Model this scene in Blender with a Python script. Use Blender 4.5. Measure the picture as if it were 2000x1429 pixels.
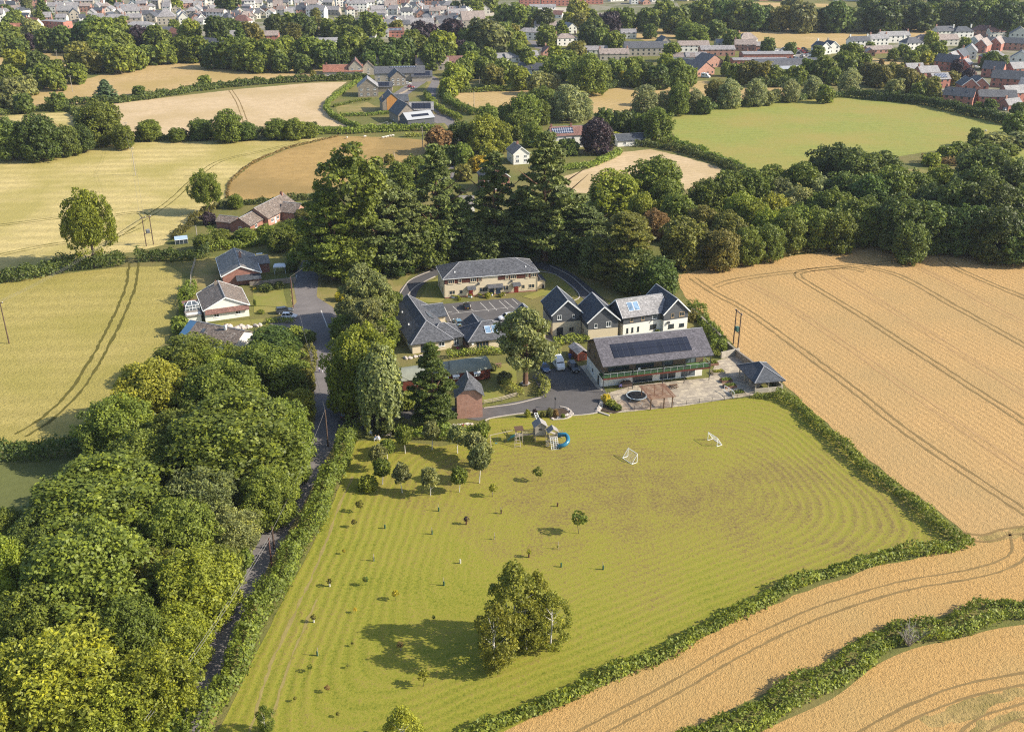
import bpy,bmesh,math,random
import numpy as np
from mathutils import Vector,Matrix
random.seed(7)
RNG=np.random.default_rng(7)
S=bpy.context.scene
for o in list(bpy.data.objects):
 bpy.data.objects.remove(o)
COL=S.collection
R=math.radians
# ---------------------------------------------------------------- camera
CAM_H,F,YH=100.0,1980.0,-200.0
PITCH=math.atan((714.5-YH)/F)
cam=bpy.data.objects.new('camera',bpy.data.cameras.new('camera'))
COL.objects.link(cam)
cam.location=(0,0,CAM_H)
cam.rotation_euler=(math.pi/2-PITCH,0,0)
cam.data.sensor_fit='HORIZONTAL'
cam.data.sensor_width=36
cam.data.lens=36*F/2000
cam.data.clip_start=0.5
cam.data.clip_end=12000
S.camera=cam
# ---------------------------------------------------------------- daylight
SUN_EL,SUN_AZ=R(33),R(-8)
sdir=Vector((math.cos(SUN_EL)*math.cos(SUN_AZ),math.cos(SUN_EL)*math.sin(SUN_AZ),math.sin(SUN_EL)))
w=bpy.data.worlds.new('World')
S.world=w
w.use_nodes=True
wn=w.node_tree.nodes
bg=wn['Background']
sky=wn.new('ShaderNodeTexSky')
sky.sky_type='NISHITA'
sky.sun_disc=False
sky.sun_elevation=SUN_EL
sky.sun_rotation=math.pi/2-SUN_AZ
sky.air_density=1.0
sky.dust_density=1.2
w.node_tree.links.new(sky.outputs[0],bg.inputs[0])
bg.inputs[1].default_value=0.14
sun=bpy.data.objects.new('sun',bpy.data.lights.new('sun','SUN'))
COL.objects.link(sun)
sun.data.energy=5.0
sun.data.angle=R(0.5)
sun.data.color=(1.0,0.92,0.78)
sun.rotation_euler=sdir.to_track_quat('Z','Y').to_euler()
sun.location=(200,-50,150)
S.view_settings.view_transform='Standard'
S.view_settings.look='None'
S.view_settings.gamma=1
S.view_settings.exposure=0.63
S.render.engine='CYCLES'
S.cycles.max_bounces=6
S.cycles.diffuse_bounces=3
S.cycles.glossy_bounces=2
S.cycles.transmission_bounces=3
S.cycles.transparent_max_bounces=6
S.cycles.volume_bounces=0
S.cycles.use_adaptive_sampling=False
S.cycles.use_denoising=False
S.cycles.pixel_filter_type='BLACKMAN_HARRIS'
S.cycles.filter_width=1.15
S.cycles.sample_clamp_indirect=4.0
# ---------------------------------------------------------------- helpers
CP,SP=math.cos(PITCH),math.sin(PITCH)
def at(x,y,z=0.0):
 """ground position (at height z) seen at picture point x, y of the 2000 x 1429 photograph"""
 u=(x-1000)/F;v=(714.5-y)/F
 d=(u,CP+v*SP,-SP+v*CP)
 t=(z-CAM_H)/d[2]
 return Vector((d[0]*t,d[1]*t,z))
def ppm(x,y,z=0.0):
 """picture pixels per metre there"""
 p=at(x,y,z)
 return F/(CP*p.y+SP*(CAM_H-z))
def tag(o,label=None,cat=None,group=None,kind=None):
 if label:o['label']=label
 if cat:o['category']=cat
 if group:o['group']=group
 if kind:o['kind']=kind
 return o
def empty(name,loc=(0,0,0),rz=0.0,label=None,cat=None,group=None):
 o=bpy.data.objects.new(name,None)
 o.empty_display_size=0.5
 COL.objects.link(o)
 o.location=loc
 o.rotation_euler=(0,0,rz)
 return tag(o,label,cat,group)
def link(name,me,parent=None):
 o=bpy.data.objects.new(name,me)
 COL.objects.link(o)
 if parent:o.parent=parent
 return o
def dup(root,loc=None,rz=None,label=None,group=None):
 """a copy of a thing with copies of its parts and sub-parts"""
 c=root.copy();COL.objects.link(c)
 if loc is not None:c.location=loc
 if rz is not None:c.rotation_euler=(0,0,rz)
 if label:c['label']=label
 if group:c['group']=group
 for ch in root.children:
  d=ch.copy();COL.objects.link(d);d.parent=c
  for g in ch.children:
   e=g.copy();COL.objects.link(e);e.parent=d
 return c
class MB:
 """collects shapes and links them as ONE mesh object"""
 def __init__(s):s.v=[];s.f=[]
 def poly(s,pts):
  n=len(s.v);s.v+=[tuple(p)for p in pts];s.f.append(tuple(range(n,n+len(pts))))
 def box(s,x0,x1,y0,y1,z0,z1):
  n=len(s.v)
  s.v+=[(x0,y0,z0),(x1,y0,z0),(x1,y1,z0),(x0,y1,z0),(x0,y0,z1),(x1,y0,z1),(x1,y1,z1),(x0,y1,z1)]
  s.f+=[tuple(n+i for i in f)for f in((3,2,1,0),(4,5,6,7),(0,1,5,4),(1,2,6,5),(2,3,7,6),(3,0,4,7))]
  return s
 def obox(s,c,rx,ry,rz,hx,hy,hz):
  """box with its own axes (vectors rx, ry, rz) and half sizes"""
  c,rx,ry,rz=Vector(c),Vector(rx),Vector(ry),Vector(rz)
  n=len(s.v)
  for dz in(-1,1):
   for dx,dy in((-1,-1),(1,-1),(1,1),(-1,1)):
    s.v.append(tuple(c+rx*hx*dx+ry*hy*dy+rz*hz*dz))
  s.f+=[tuple(n+i for i in f)for f in((3,2,1,0),(4,5,6,7),(0,1,5,4),(1,2,6,5),(2,3,7,6),(3,0,4,7))]
  return s
 def bar(s,a,b,wd,ht=None):
  """square bar from a to b"""
  a,b=Vector(a),Vector(b);d=(b-a)
  L=d.length;d.normalize()
  up=Vector((0,0,1))if abs(d.z)<0.95 else Vector((0,1,0))
  sx=d.cross(up).normalized();su=sx.cross(d).normalized()
  return s.obox((a+b)/2,d,sx,su,L/2,wd/2,(ht or wd)/2)
 def tube(s,pts,rad,n=6,cap=True):
  pts=[Vector(p)for p in pts]
  if not hasattr(rad,'__len__'):rad=[rad]*len(pts)
  b=len(s.v)
  for i,p in enumerate(pts):
   d=(pts[min(i+1,len(pts)-1)]-pts[max(i-1,0)]).normalized()
   a=d.cross(Vector((0,0,1))if abs(d.z)<0.9 else Vector((1,0,0))).normalized()
   c=d.cross(a)
   for k in range(n):
    t=2*math.pi*k/n
    s.v.append(tuple(p+(a*math.cos(t)+c*math.sin(t))*rad[i]))
  for i in range(len(pts)-1):
   for k in range(n):
    k2=(k+1)%n
    s.f.append((b+i*n+k,b+i*n+k2,b+(i+1)*n+k2,b+(i+1)*n+k))
  if cap:
   s.f.append(tuple(b+k for k in range(n))[::-1])
   s.f.append(tuple(b+(len(pts)-1)*n+k for k in range(n)))
  return s
 def loft(s,rings,cap=True):
  b=len(s.v);n=len(rings[0])
  for r in rings:s.v+=[tuple(p)for p in r]
  for i in range(len(rings)-1):
   for k in range(n):
    k2=(k+1)%n
    s.f.append((b+i*n+k,b+i*n+k2,b+(i+1)*n+k2,b+(i+1)*n+k))
  if cap:
   s.f.append(tuple(b+k for k in range(n))[::-1])
   s.f.append(tuple(b+(len(rings)-1)*n+k for k in range(n)))
  return s
 def slab(s,verts,faces,t):
  """top faces given; thickened downwards by t"""
  n=len(s.v);m=len(verts)
  s.v+=[tuple(p)for p in verts]+[(p[0],p[1],p[2]-t)for p in verts]
  ed={}
  for f in faces:
   s.f.append(tuple(n+i for i in f));s.f.append(tuple(n+m+i for i in reversed(f)))
   for a,b in zip(f,f[1:]+f[:1]):ed[(a,b)]=1
  for(a,b)in ed:
   if(b,a)not in ed:s.f.append((n+b,n+a,n+m+a,n+m+b))
  return s
 def build(s,name,m,parent=None,smooth=False,uv=True,merge=False):
  me=bpy.data.meshes.new(name)
  me.from_pydata(s.v,[],s.f)
  if merge or smooth:
   b=bmesh.new();b.from_mesh(me)
   if merge:bmesh.ops.remove_doubles(b,verts=b.verts,dist=1e-4)
   bmesh.ops.recalc_face_normals(b,faces=b.faces);b.to_mesh(me);b.free()
  if uv:auto_uv(me)
  if smooth:me.polygons.foreach_set('use_smooth',[True]*len(me.polygons))
  me.materials.append(m)
  me.update()
  return link(name,me,parent)
def auto_uv(me):
 """flat unwrapping in metres: u level, v up the slope"""
 uvl=me.uv_layers.new(name='UVMap').data
 me.update()
 for p in me.polygons:
  n=p.normal
  if abs(n.z)>0.98:t,b=Vector((1,0,0)),Vector((0,1,0))
  else:
   t=Vector((-n.y,n.x,0)).normalized();b=n.cross(t)
  for li in p.loop_indices:
   co=me.vertices[me.loops[li].vertex_index].co
   uvl[li].uv=(co.dot(t),co.dot(b))
   # ---------------------------------------------------------------- materials
class NT:
 def __init__(s,name):
  s.m=bpy.data.materials.new(name);s.m.use_nodes=True
  s.t=s.m.node_tree;s.n=s.t.nodes;s.b=s.n['Principled BSDF'];s.out=s.n['Material Output']
 def new(s,ty,**kw):
  n=s.n.new('ShaderNode'+ty)
  for k,v in kw.items():setattr(n,k,v)
  return n
 def ln(s,a,b):s.t.links.new(a,b)
 def _set(s,inp,v):
  if hasattr(v,'is_linked')or hasattr(v,'links'):s.ln(v,inp)
  else:inp.default_value=v
 def math(s,op,a,b=None,c=None,clamp=False):
  n=s.new('Math',operation=op);n.use_clamp=clamp
  s._set(n.inputs[0],a)
  if b is not None:s._set(n.inputs[1],b)
  if c is not None:s._set(n.inputs[2],c)
  return n.outputs[0]
 def noise(s,vec,scale,detail=4,rough=0.6,dist=0.0):
  n=s.new('TexNoise');n.inputs['Scale'].default_value=scale;n.inputs['Detail'].default_value=detail
  n.inputs['Roughness'].default_value=rough;n.inputs['Distortion'].default_value=dist
  if vec is not None:s.ln(vec,n.inputs['Vector'])
  return n.outputs[0]
 def mix(s,fac,a,b,mode='MIX'):
  n=s.new('Mix',data_type='RGBA',blend_type=mode)
  s._set(n.inputs[0],fac)
  for i,v in((6,a),(7,b)):
   if isinstance(v,tuple):v=v+(1,)if len(v)==3 else v
   s._set(n.inputs[i],v)
  return n.outputs[2]
 def ramp(s,fac,stops):
  n=s.new('ValToRGB');s.ln(fac,n.inputs[0]);e=n.color_ramp.elements
  while len(e)<len(stops):e.new(0.5)
  for i,(p,c)in enumerate(stops):
   e[i].position=p;e[i].color=(c+(1,))if isinstance(c,tuple)and len(c)==3 else((c,c,c,1)if not isinstance(c,tuple)else c)
  return n.outputs[0]
 def maprange(s,v,a,b,c=0.0,d=1.0):
  n=s.new('MapRange');s._set(n.inputs[0],v)
  for i,q in zip((1,2,3,4),(a,b,c,d)):n.inputs[i].default_value=q
  return n.outputs[0]
 def pos(s):return s.new('NewGeometry').outputs['Position']
 def obj(s):return s.new('TexCoord').outputs['Object']
 def uv(s):return s.new('TexCoord').outputs['UV']
 def xyz(s,v):
  n=s.new('SeparateXYZ');s.ln(v,n.inputs[0]);return n.outputs
 def comb(s,x,y,z=0.0):
  n=s.new('CombineXYZ')
  for i,v in enumerate((x,y,z)):s._set(n.inputs[i],v)
  return n.outputs[0]
 def scale(s,v,xyz,rot=(0,0,0)):
  n=s.new('Mapping');s.ln(v,n.inputs[0]);n.inputs['Scale'].default_value=xyz;n.inputs['Rotation'].default_value=rot
  return n.outputs[0]
 def bump(s,h,dist,strength=1.0):
  n=s.new('Bump');n.inputs['Distance'].default_value=dist;n.inputs['Strength'].default_value=strength
  s.ln(h,n.inputs['Height']);s.ln(n.outputs[0],s.b.inputs['Normal'])
 def fin(s,col,rough=0.85,spec=0.3,metal=0.0):
  if isinstance(col,tuple):s.b.inputs['Base Color'].default_value=col+(1,)
  else:s.ln(col,s.b.inputs['Base Color'])
  s._set(s.b.inputs['Roughness'],rough)
  s.b.inputs['Specular IOR Level'].default_value=spec
  s.b.inputs['Metallic'].default_value=metal
  return s.m
def sc(c,k):return tuple(min(1,x*k)for x in c)
def plain(name,c,var=0.12,rough=0.8,spec=0.3,metal=0.0,scale=0.8):
 t=NT(name)
 n=t.noise(t.obj(),scale,5,0.65)
 n2=t.noise(t.obj(),scale*9,2,0.5)
 f=t.math('ADD',t.math('MULTIPLY',n,0.7),t.math('MULTIPLY',n2,0.3))
 col=t.ramp(f,[(0.3,sc(c,1-var)),(0.7,sc(c,1+var))])
 return t.fin(col,rough,spec,metal)
def rooft(name,c,c2,course=0.3,wide=0.35,spec=0.35,moss=None,rough=0.6,bump=0.02,ribs=False):
 """courses of slates or tiles up the slope, each a little different, weathered in patches"""
 t=NT(name);u=t.uv()
 b=t.new('TexBrick');t.ln(u,b.inputs['Vector'])
 b.inputs['Scale'].default_value=1.0;b.inputs['Brick Width'].default_value=wide;b.inputs['Row Height'].default_value=course
 b.inputs['Mortar Size'].default_value=0.02;b.inputs['Mortar Smooth'].default_value=0.4
 b.inputs['Color1'].default_value=sc(c,0.72)+(1,);b.inputs['Color2'].default_value=c2+(1,);b.inputs['Mortar'].default_value=sc(c,0.45)+(1,)
 n=t.noise(t.obj(),0.5,6,0.7)
 col=t.mix(1.0,b.outputs[0],t.ramp(n,[(0.25,0.72),(0.75,1.25)]),'MULTIPLY')
 if moss:
  m=t.noise(t.obj(),1.6,5,0.75)
  col=t.mix(t.maprange(m,0.56,0.64),col,moss)
 h=b.outputs['Fac']
 t.bump(t.math('SUBTRACT',1.0,h),bump)
 return t.fin(col,rough,spec)
def brickm(name,c,c2,mortar,bw=0.45,bh=0.15,var=0.25):
 t=NT(name);u=t.uv()
 b=t.new('TexBrick');t.ln(u,b.inputs['Vector']);b.inputs['Scale'].default_value=1.0
 b.inputs['Brick Width'].default_value=bw;b.inputs['Row Height'].default_value=bh;b.inputs['Mortar Size'].default_value=0.012
 b.inputs['Color1'].default_value=c+(1,);b.inputs['Color2'].default_value=c2+(1,);b.inputs['Mortar'].default_value=mortar+(1,)
 n=t.noise(t.obj(),0.9,5,0.7)
 col=t.mix(1.0,b.outputs[0],t.ramp(n,[(0.25,1-var),(0.75,1+var)]),'MULTIPLY')
 return t.fin(col,0.9,0.2)
def boards(name,c,wd=0.16,upright=False,var=0.3,rough=0.75):
 t=NT(name);x=t.xyz(t.uv())
 k=t.math('DIVIDE',x[0]if upright else x[1],wd)
 cell=t.math('FLOOR',k)
 wn_=t.new('TexWhiteNoise',noise_dimensions='1D');t.ln(cell,wn_.inputs['W'])
 fr=t.math('FRACT',k)
 gap=t.maprange(fr,0.0,0.12,0.45,1.0)
 n=t.noise(t.scale(t.uv(),(0.6,6,1)if not upright else(6,0.6,1)),1.2,5,0.7)
 v=t.math('ADD',t.math('MULTIPLY',wn_.outputs[0],var),t.math('MULTIPLY',n,var*1.6))
 col=t.mix(1.0,c,t.ramp(v,[(0.1,1-var),(0.9,1+var)]),'MULTIPLY')
 col=t.mix(1.0,col,gap,'MULTIPLY')
 return t.fin(col,rough,0.3)
def glassm(name,c=(0.03,0.04,0.05),rough=0.08):
 t=NT(name)
 n=t.noise(t.obj(),0.7,3)
 return t.fin(t.ramp(n,[(0.3,sc(c,0.6)),(0.7,sc(c,1.7))]),rough,0.6)
def leafm(name,c,var=0.42,hue=0.15,trans=0.35,rough=0.55,spec=0.35,tint=(1.25,1.12,0.55)):
 """foliage: every leaf a little different, whole plants differ too; thin leaves let some light through"""
 t=NT(name)
 g=t.new('NewGeometry');oi=t.new('ObjectInfo')
 rnd=g.outputs['Random Per Island']
 big=t.noise(t.obj(),0.35,3,0.6)
 k=t.math('ADD',t.math('MULTIPLY',rnd,0.55),t.math('SUBTRACT',t.math('MULTIPLY',big,0.95),0.2))
 col=t.ramp(k,[(0.1,sc(c,1-var)),(0.55,c),(0.95,tuple(min(1,a*(1+var)*b)for a,b in zip(c,tint)))])
 hs=t.new('HueSaturation')
 t.ln(t.maprange(oi.outputs['Random'],0,1,0.5-hue*0.14,0.5+hue*0.1),hs.inputs['Hue'])
 t.ln(t.maprange(t.math('FRACT',t.math('MULTIPLY',oi.outputs['Random'],7.31)),0,1,1-hue*2.0,1+hue*2.2),hs.inputs['Value'])
 t.ln(col,hs.inputs['Color'])
 m=t.fin(hs.outputs[0],rough,spec)
 tr=t.new('BsdfTranslucent');t.ln(hs.outputs[0],tr.inputs[0])
 mx=t.new('MixShader');mx.inputs[0].default_value=trans
 t.ln(t.b.outputs[0],mx.inputs[1]);t.ln(tr.outputs[0],mx.inputs[2]);t.ln(mx.outputs[0],t.out.inputs[0])
 return m
SLATE=rooft('slate_roof',(0.08,0.083,0.093),(0.13,0.132,0.145),0.28,0.4)
SLATE_DARK=rooft('dark_slate_roof',(0.06,0.068,0.082),(0.085,0.094,0.11),0.28,0.4,spec=0.4)
SLATE_PURPLE=rooft('purple_grey_slate_roof',(0.105,0.097,0.11),(0.145,0.134,0.15),0.3,0.4)
SLATE_PALE=rooft('pale_slate_roof',(0.27,0.26,0.26),(0.37,0.355,0.35),0.28,0.4)
TILE_BROWN=rooft('brown_tile_roof',(0.17,0.135,0.108),(0.26,0.2,0.16),0.38,0.34,moss=(0.4,0.36,0.31),bump=0.05)
TILE_GREY=rooft('grey_tile_roof',(0.24,0.215,0.19),(0.34,0.305,0.27),0.36,0.34,moss=(0.16,0.14,0.115),bump=0.05)
TILE_RED=rooft('red_tile_roof',(0.30,0.12,0.075),(0.38,0.17,0.11),0.3,0.3)
TILE_RUST=rooft('rust_tile_roof',(0.21,0.105,0.085),(0.27,0.14,0.11),0.3,0.3)
TOWN_GREY=rooft('town_slate_roof',(0.25,0.235,0.235),(0.36,0.335,0.33),0.4,0.5)
TOWN_BROWN=rooft('town_brown_roof',(0.29,0.23,0.2),(0.38,0.31,0.27),0.4,0.5)
LEAD=plain('lead_ridge',(0.3,0.3,0.31),0.15,0.6)
FELT=plain('mineral_felt',(0.24,0.25,0.2),0.22,0.95,0.1,scale=0.6)
CREAM=plain('cream_render',(0.63,0.53,0.37),0.06,0.9,0.2,scale=0.5)
WHITE=plain('white_render',(0.76,0.73,0.66),0.05,0.9,0.2,scale=0.5)
PALE=plain('pale_render',(0.6,0.58,0.5),0.08,0.9,0.2,scale=0.5)
UPVC=plain('white_plastic',(0.8,0.8,0.78),0.04,0.45,0.5)
OAKF=plain('oak_frame',(0.46,0.34,0.2),0.12,0.7)
BRICK=brickm('red_brick',(0.24,0.09,0.065),(0.33,0.14,0.1),(0.3,0.25,0.21))
BRICK_SOFT=brickm('soft_red_brick',(0.34,0.16,0.11),(0.42,0.21,0.15),(0.4,0.33,0.28))
STONE=brickm('rubble_stone',(0.2,0.17,0.135),(0.33,0.28,0.22),(0.17,0.145,0.12),0.5,0.22)
STONE_PALE=brickm('pale_stone',(0.34,0.3,0.24),(0.46,0.41,0.33),(0.28,0.25,0.2),0.5,0.22)
CLAD_DARK=boards('dark_boarding',(0.105,0.11,0.12),0.2)
CLAD_RED=boards('red_brown_boarding',(0.105,0.036,0.024),0.18)
CLAD_BROWN=boards('brown_boarding',(0.19,0.135,0.088),0.18)
CLAD_OAK=boards('larch_boarding',(0.5,0.24,0.07),0.18,upright=True)
WOOD_RED=boards('red_stained_boards',(0.13,0.032,0.018),0.14)
WOOD_GREY=boards('weathered_boards',(0.36,0.32,0.26),0.13)
WOOD_BROWN=boards('brown_timber',(0.13,0.075,0.045),0.3)
PERGOLA=boards('red_brown_timber',(0.24,0.13,0.085),0.3)
TIMBER=plain('pale_timber',(0.38,0.32,0.24),0.2,0.85)
POLE=plain('pole_timber',(0.1,0.066,0.048),0.25,0.9)
POLE_PALE=plain('grey_pole_timber',(0.33,0.29,0.24),0.2,0.9)
DARKMETAL=plain('dark_metal',(0.035,0.037,0.04),0.1,0.5,0.5)
GALV=plain('galvanised_metal',(0.45,0.46,0.47),0.1,0.5,0.5,0.3)
TIN=boards('grey_metal_sheet',(0.22,0.225,0.235),0.45,upright=True,var=0.12,rough=0.45)
TIN_PALE=boards('pale_metal_sheet',(0.42,0.43,0.44),0.6,upright=True,var=0.06,rough=0.45)
GLASS=glassm('window_glass')
GLASS_PALE=glassm('bright_window_glass',(0.09,0.105,0.12))
GLASS_BLUE=glassm('blue_collector_glass',(0.16,0.24,0.34),0.1)
CONCRETE=plain('concrete',(0.36,0.34,0.31),0.15,0.9)
WHITE_PAINT=plain('white_paint',(0.8,0.8,0.8),0.05,0.6)
RED_DOOR=plain('red_door_paint',(0.2,0.025,0.018),0.1,0.5)
BLUE_DOOR=plain('dark_blue_paint',(0.03,0.045,0.075),0.1,0.5)
RUBBER=plain('black_rubber',(0.018,0.018,0.02),0.1,0.8)
ROCK=plain('pale_rock',(0.5,0.43,0.37),0.25,0.95,scale=1.5)
# ================================================================ ground, fields, roads
from mathutils.geometry import tessellate_polygon
def solar_mat(name,w_,h_,frame=(0.4,0.41,0.43),c=(0.014,0.016,0.026),t_=0.035,rough=0.25):
 t=NT(name);b=t.new('TexBrick');t.ln(t.uv(),b.inputs['Vector']);b.offset=0.0
 b.inputs['Scale'].default_value=1.0;b.inputs['Brick Width'].default_value=w_;b.inputs['Row Height'].default_value=h_
 b.inputs['Mortar Size'].default_value=t_;b.inputs['Color1'].default_value=c+(1,);b.inputs['Color2'].default_value=sc(c,1.5)+(1,)
 b.inputs['Mortar'].default_value=frame+(1,)
 return t.fin(b.outputs[0],rough,0.5)
SOLAR=solar_mat('solar_cells',1.35,8.0,(0.05,0.055,0.065))
SOLAR_GRID=solar_mat('solar_cells_framed',1.0,1.65,(0.55,0.57,0.6),(0.035,0.045,0.08),0.07)
def dense(pts,step=2.0,jit=0.0,closed=True):
 out=[]
 n=len(pts)
 for i in range(n if closed else n-1):
  a,b=pts[i],pts[(i+1)%n]
  k=max(1,int((b-a).length/step))
  for j in range(k):
   p=a.lerp(b,j/k)
   if jit and j:p=p+Vector((random.uniform(-jit,jit),random.uniform(-jit,jit),0))
   out.append(p)
 if not closed:out.append(pts[-1])
 return out
def smooth_path(pts,step=1.0):
 """Catmull-Rom through the points"""
 out=[]
 n=len(pts)
 for i in range(n-1):
  p0,p1,p2,p3=pts[max(0,i-1)],pts[i],pts[i+1],pts[min(n-1,i+2)]
  k=max(2,int((p2-p1).length/step))
  for j in range(k):
   t=j/k
   out.append(0.5*((2*p1)+(p2-p0)*t+(2*p0-5*p1+4*p2-p3)*t*t+(3*p1-p0-3*p2+p3)*t**3))
 out.append(pts[-1])
 return out
def pxs(l,z=0.0):return[at(x,y,z)for x,y in l]
def sheet(name,px,m,z,jit=0.35,step=2.5,pts=None,kind='structure'):
 p=dense(pts if pts else pxs(px),step,jit)
 p=[Vector((a.x,a.y,z))for a in p]
 tri=tessellate_polygon([p])
 me=bpy.data.meshes.new(name)
 fs=[]
 for a,b,c in tri:
  n=(p[b]-p[a]).cross(p[c]-p[a]).z
  fs.append((a,b,c)if n>0 else(a,c,b))
 me.from_pydata([tuple(q)for q in p],[],fs)
 me.materials.append(m);me.update()
 return tag(link(name,me),kind=kind)
def ribbon(name,pts,wid,m,z,jit=0.0,kind='structure',parent=None):
 """flat strip along a path (pts are ground points)"""
 v,f=[],[]
 for i,p in enumerate(pts):
  d=(pts[min(i+1,len(pts)-1)]-pts[max(0,i-1)]);d.z=0;d.normalize()
  n=Vector((-d.y,d.x,0))
  wl=wid/2+random.uniform(-jit,jit);wr=wid/2+random.uniform(-jit,jit)
  v+=[(p.x+n.x*wl,p.y+n.y*wl,z),(p.x-n.x*wr,p.y-n.y*wr,z)]
  if i:f.append((2*i-1,2*i-2,2*i,2*i+1)[::-1])
 f=[q[::-1]for q in f]
 me=bpy.data.meshes.new(name);me.from_pydata(v,[],f);me.materials.append(m);me.update()
 b=bmesh.new();b.from_mesh(me)
 for q in b.faces:
  q.normal_update()
  if q.normal.z<0:q.normal_flip()
 b.to_mesh(me);b.free()
 o=link(name,me,parent)
 return tag(o,kind=kind)if kind else o
def strips(name,paths,wid,m,z,jit=0.05):
 """several flat strips of the same field marking as one sheet"""
 v,f=[],[]
 for pts in paths:
  b=len(v)
  for i,p in enumerate(pts):
   d=(pts[min(i+1,len(pts)-1)]-pts[max(0,i-1)]);d.z=0;d.normalize()
   n=Vector((-d.y,d.x,0))
   wl=wid/2+random.uniform(-jit,jit);wr=wid/2+random.uniform(-jit,jit)
   v+=[(p.x+n.x*wl,p.y+n.y*wl,z),(p.x-n.x*wr,p.y-n.y*wr,z)]
   if i:f.append((b+2*i+1,b+2*i,b+2*i-2,b+2*i-1)[::-1])
 f2=[]
 for q in f:
  a,c,e=(Vector(v[k])for k in q[:3])
  f2.append(q if(c-a).cross(e-a).z>0 else q[::-1])
 me=bpy.data.meshes.new(name);me.from_pydata(v,[],f2);me.materials.append(m);me.update()
 return tag(link(name,me),kind='structure')
def offset_path(pts,d):
 out=[]
 for i,p in enumerate(pts):
  t=(pts[min(i+1,len(pts)-1)]-pts[max(0,i-1)]);t.z=0;t.normalize()
  out.append(p+Vector((-t.y,t.x,0))*d)
 return out
 # ---- materials of the land
def crop_mat(name,c,c2,row_dir=None,row_w=0.9,clump=0.9,bump=0.25,patch=0.02,rowamt=0.25,patchc=None,patchamt=0.5,grain=2.2):
 t=NT(name);p=t.pos()
 big=t.noise(p,patch,4,0.6)
 med=t.noise(p,clump,4,0.75)
 fine=t.noise(p,grain,3,0.8)
 f=t.math('ADD',t.math('MULTIPLY',med,0.55),t.math('MULTIPLY',fine,0.45))
 col=t.ramp(f,[(0.3,c2),(0.5,c),(0.72,sc(c,1.22))])
 if row_dir is not None:
  x=t.xyz(p)
  q=t.math('ADD',t.math('MULTIPLY',x[0],-math.sin(row_dir)),t.math('MULTIPLY',x[1],math.cos(row_dir)))
  q=t.math('ADD',q,t.math('MULTIPLY',t.noise(p,0.08,3),1.2))
  s=t.math('SINE',t.math('MULTIPLY',q,2*math.pi/row_w))
  wob=t.noise(t.comb(t.math('MULTIPLY',q,0.5),0.0,0.0),1.0,3)
  s=t.math('MULTIPLY',s,t.maprange(wob,0.3,0.7,0.2,1.0))
  col=t.mix(1.0,col,t.math('ADD',1.0,t.math('MULTIPLY',s,rowamt*0.5)),'MULTIPLY')
 col=t.mix(t.math('MULTIPLY',t.maprange(big,0.42,0.62),patchamt),col,patchc or sc(c,0.8))
 t.bump(f,bump)
 return t.fin(col,0.9,0.15)
WHEAT=crop_mat('ripe_wheat',(0.475,0.298,0.122),(0.29,0.175,0.065),R(-72),1.6,1.1,0.5,0.03,0.34,(0.40,0.27,0.115),0.7,3.5)
WHEAT_NEAR=crop_mat('ripe_wheat_headland',(0.485,0.296,0.108),(0.27,0.155,0.05),None,1,1.3,0.6,0.05,0,(0.43,0.29,0.115),0.6,3.6)
BARLEY_PALE=crop_mat('pale_barley',(0.46,0.365,0.15),(0.33,0.255,0.085),R(4),8.0,0.35,0.4,0.03,0.3,(0.33,0.275,0.08),0.9,1.2)
BARLEY_GREEN=crop_mat('ripening_barley',(0.36,0.29,0.09),(0.2,0.165,0.03),R(5),7.0,0.8,0.5,0.03,0.2,(0.28,0.24,0.055),0.7)
STUBBLE=crop_mat('pale_stubble',(0.49,0.365,0.215),(0.38,0.27,0.14),R(25),3.2,0.25,0.2,0.03,0.2,(0.41,0.3,0.15),0.8,0.8)
DRYGRASS=crop_mat('dry_hay_grass',(0.36,0.235,0.085),(0.22,0.135,0.042),None,1,0.22,0.25,0.03,0,(0.25,0.17,0.06),0.8)
GOLDFIELD=crop_mat('golden_stubble',(0.42,0.295,0.135),(0.31,0.21,0.085),R(60),3.0,0.15,0.2,0.02,0.2,(0.35,0.25,0.09),0.8,0.6)
MEADOW=crop_mat('green_meadow',(0.235,0.245,0.055),(0.165,0.19,0.036),R(8),5.0,0.3,0.2,0.02,0.1,(0.29,0.24,0.065),0.9,0.9)
ROUGH=crop_mat('rough_grass',(0.13,0.135,0.035),(0.085,0.09,0.022),None,1,0.5,0.3,0.06,0,(0.2,0.16,0.06),0.7)
VERGE=crop_mat('dry_verge_grass',(0.27,0.21,0.08),(0.19,0.15,0.05),None,1,0.8,0.15,0.1,0,(0.16,0.16,0.04),0.8)
GARDEN=crop_mat('garden_lawn',(0.2,0.2,0.042),(0.16,0.16,0.035),None,1,0.8,0.06,0.12,0,(0.26,0.21,0.07),0.7)
TRACK=crop_mat('flattened_crop_track',(0.23,0.155,0.062),(0.12,0.08,0.03),None,1,0.9,0.1,0.2,0)
TRACK_GREEN=crop_mat('dark_barley_track',(0.11,0.095,0.02),(0.06,0.055,0.012),None,1,0.9,0.1,0.2,0)
SOIL=crop_mat('garden_soil',(0.07,0.05,0.035),(0.04,0.028,0.02),None,1,2.0,0.1,0.3,0)
TOWNGROUND=crop_mat('town_gardens_ground',(0.12,0.125,0.05),(0.06,0.075,0.025),None,1,0.08,0.1,0.05,0,(0.3,0.26,0.21),0.8)
def asphalt(name,c,var=0.2):
 t=NT(name);p=t.pos()
 n=t.noise(p,0.25,5,0.7);f=t.noise(p,6.0,2,0.8)
 col=t.mix(1.0,t.ramp(n,[(0.25,sc(c,1-var)),(0.75,sc(c,1+var))]),t.ramp(f,[(0.2,0.75),(0.8,1.25)]),'MULTIPLY')
 t.bump(f,0.02)
 return t.fin(col,0.92,0.25)
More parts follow.
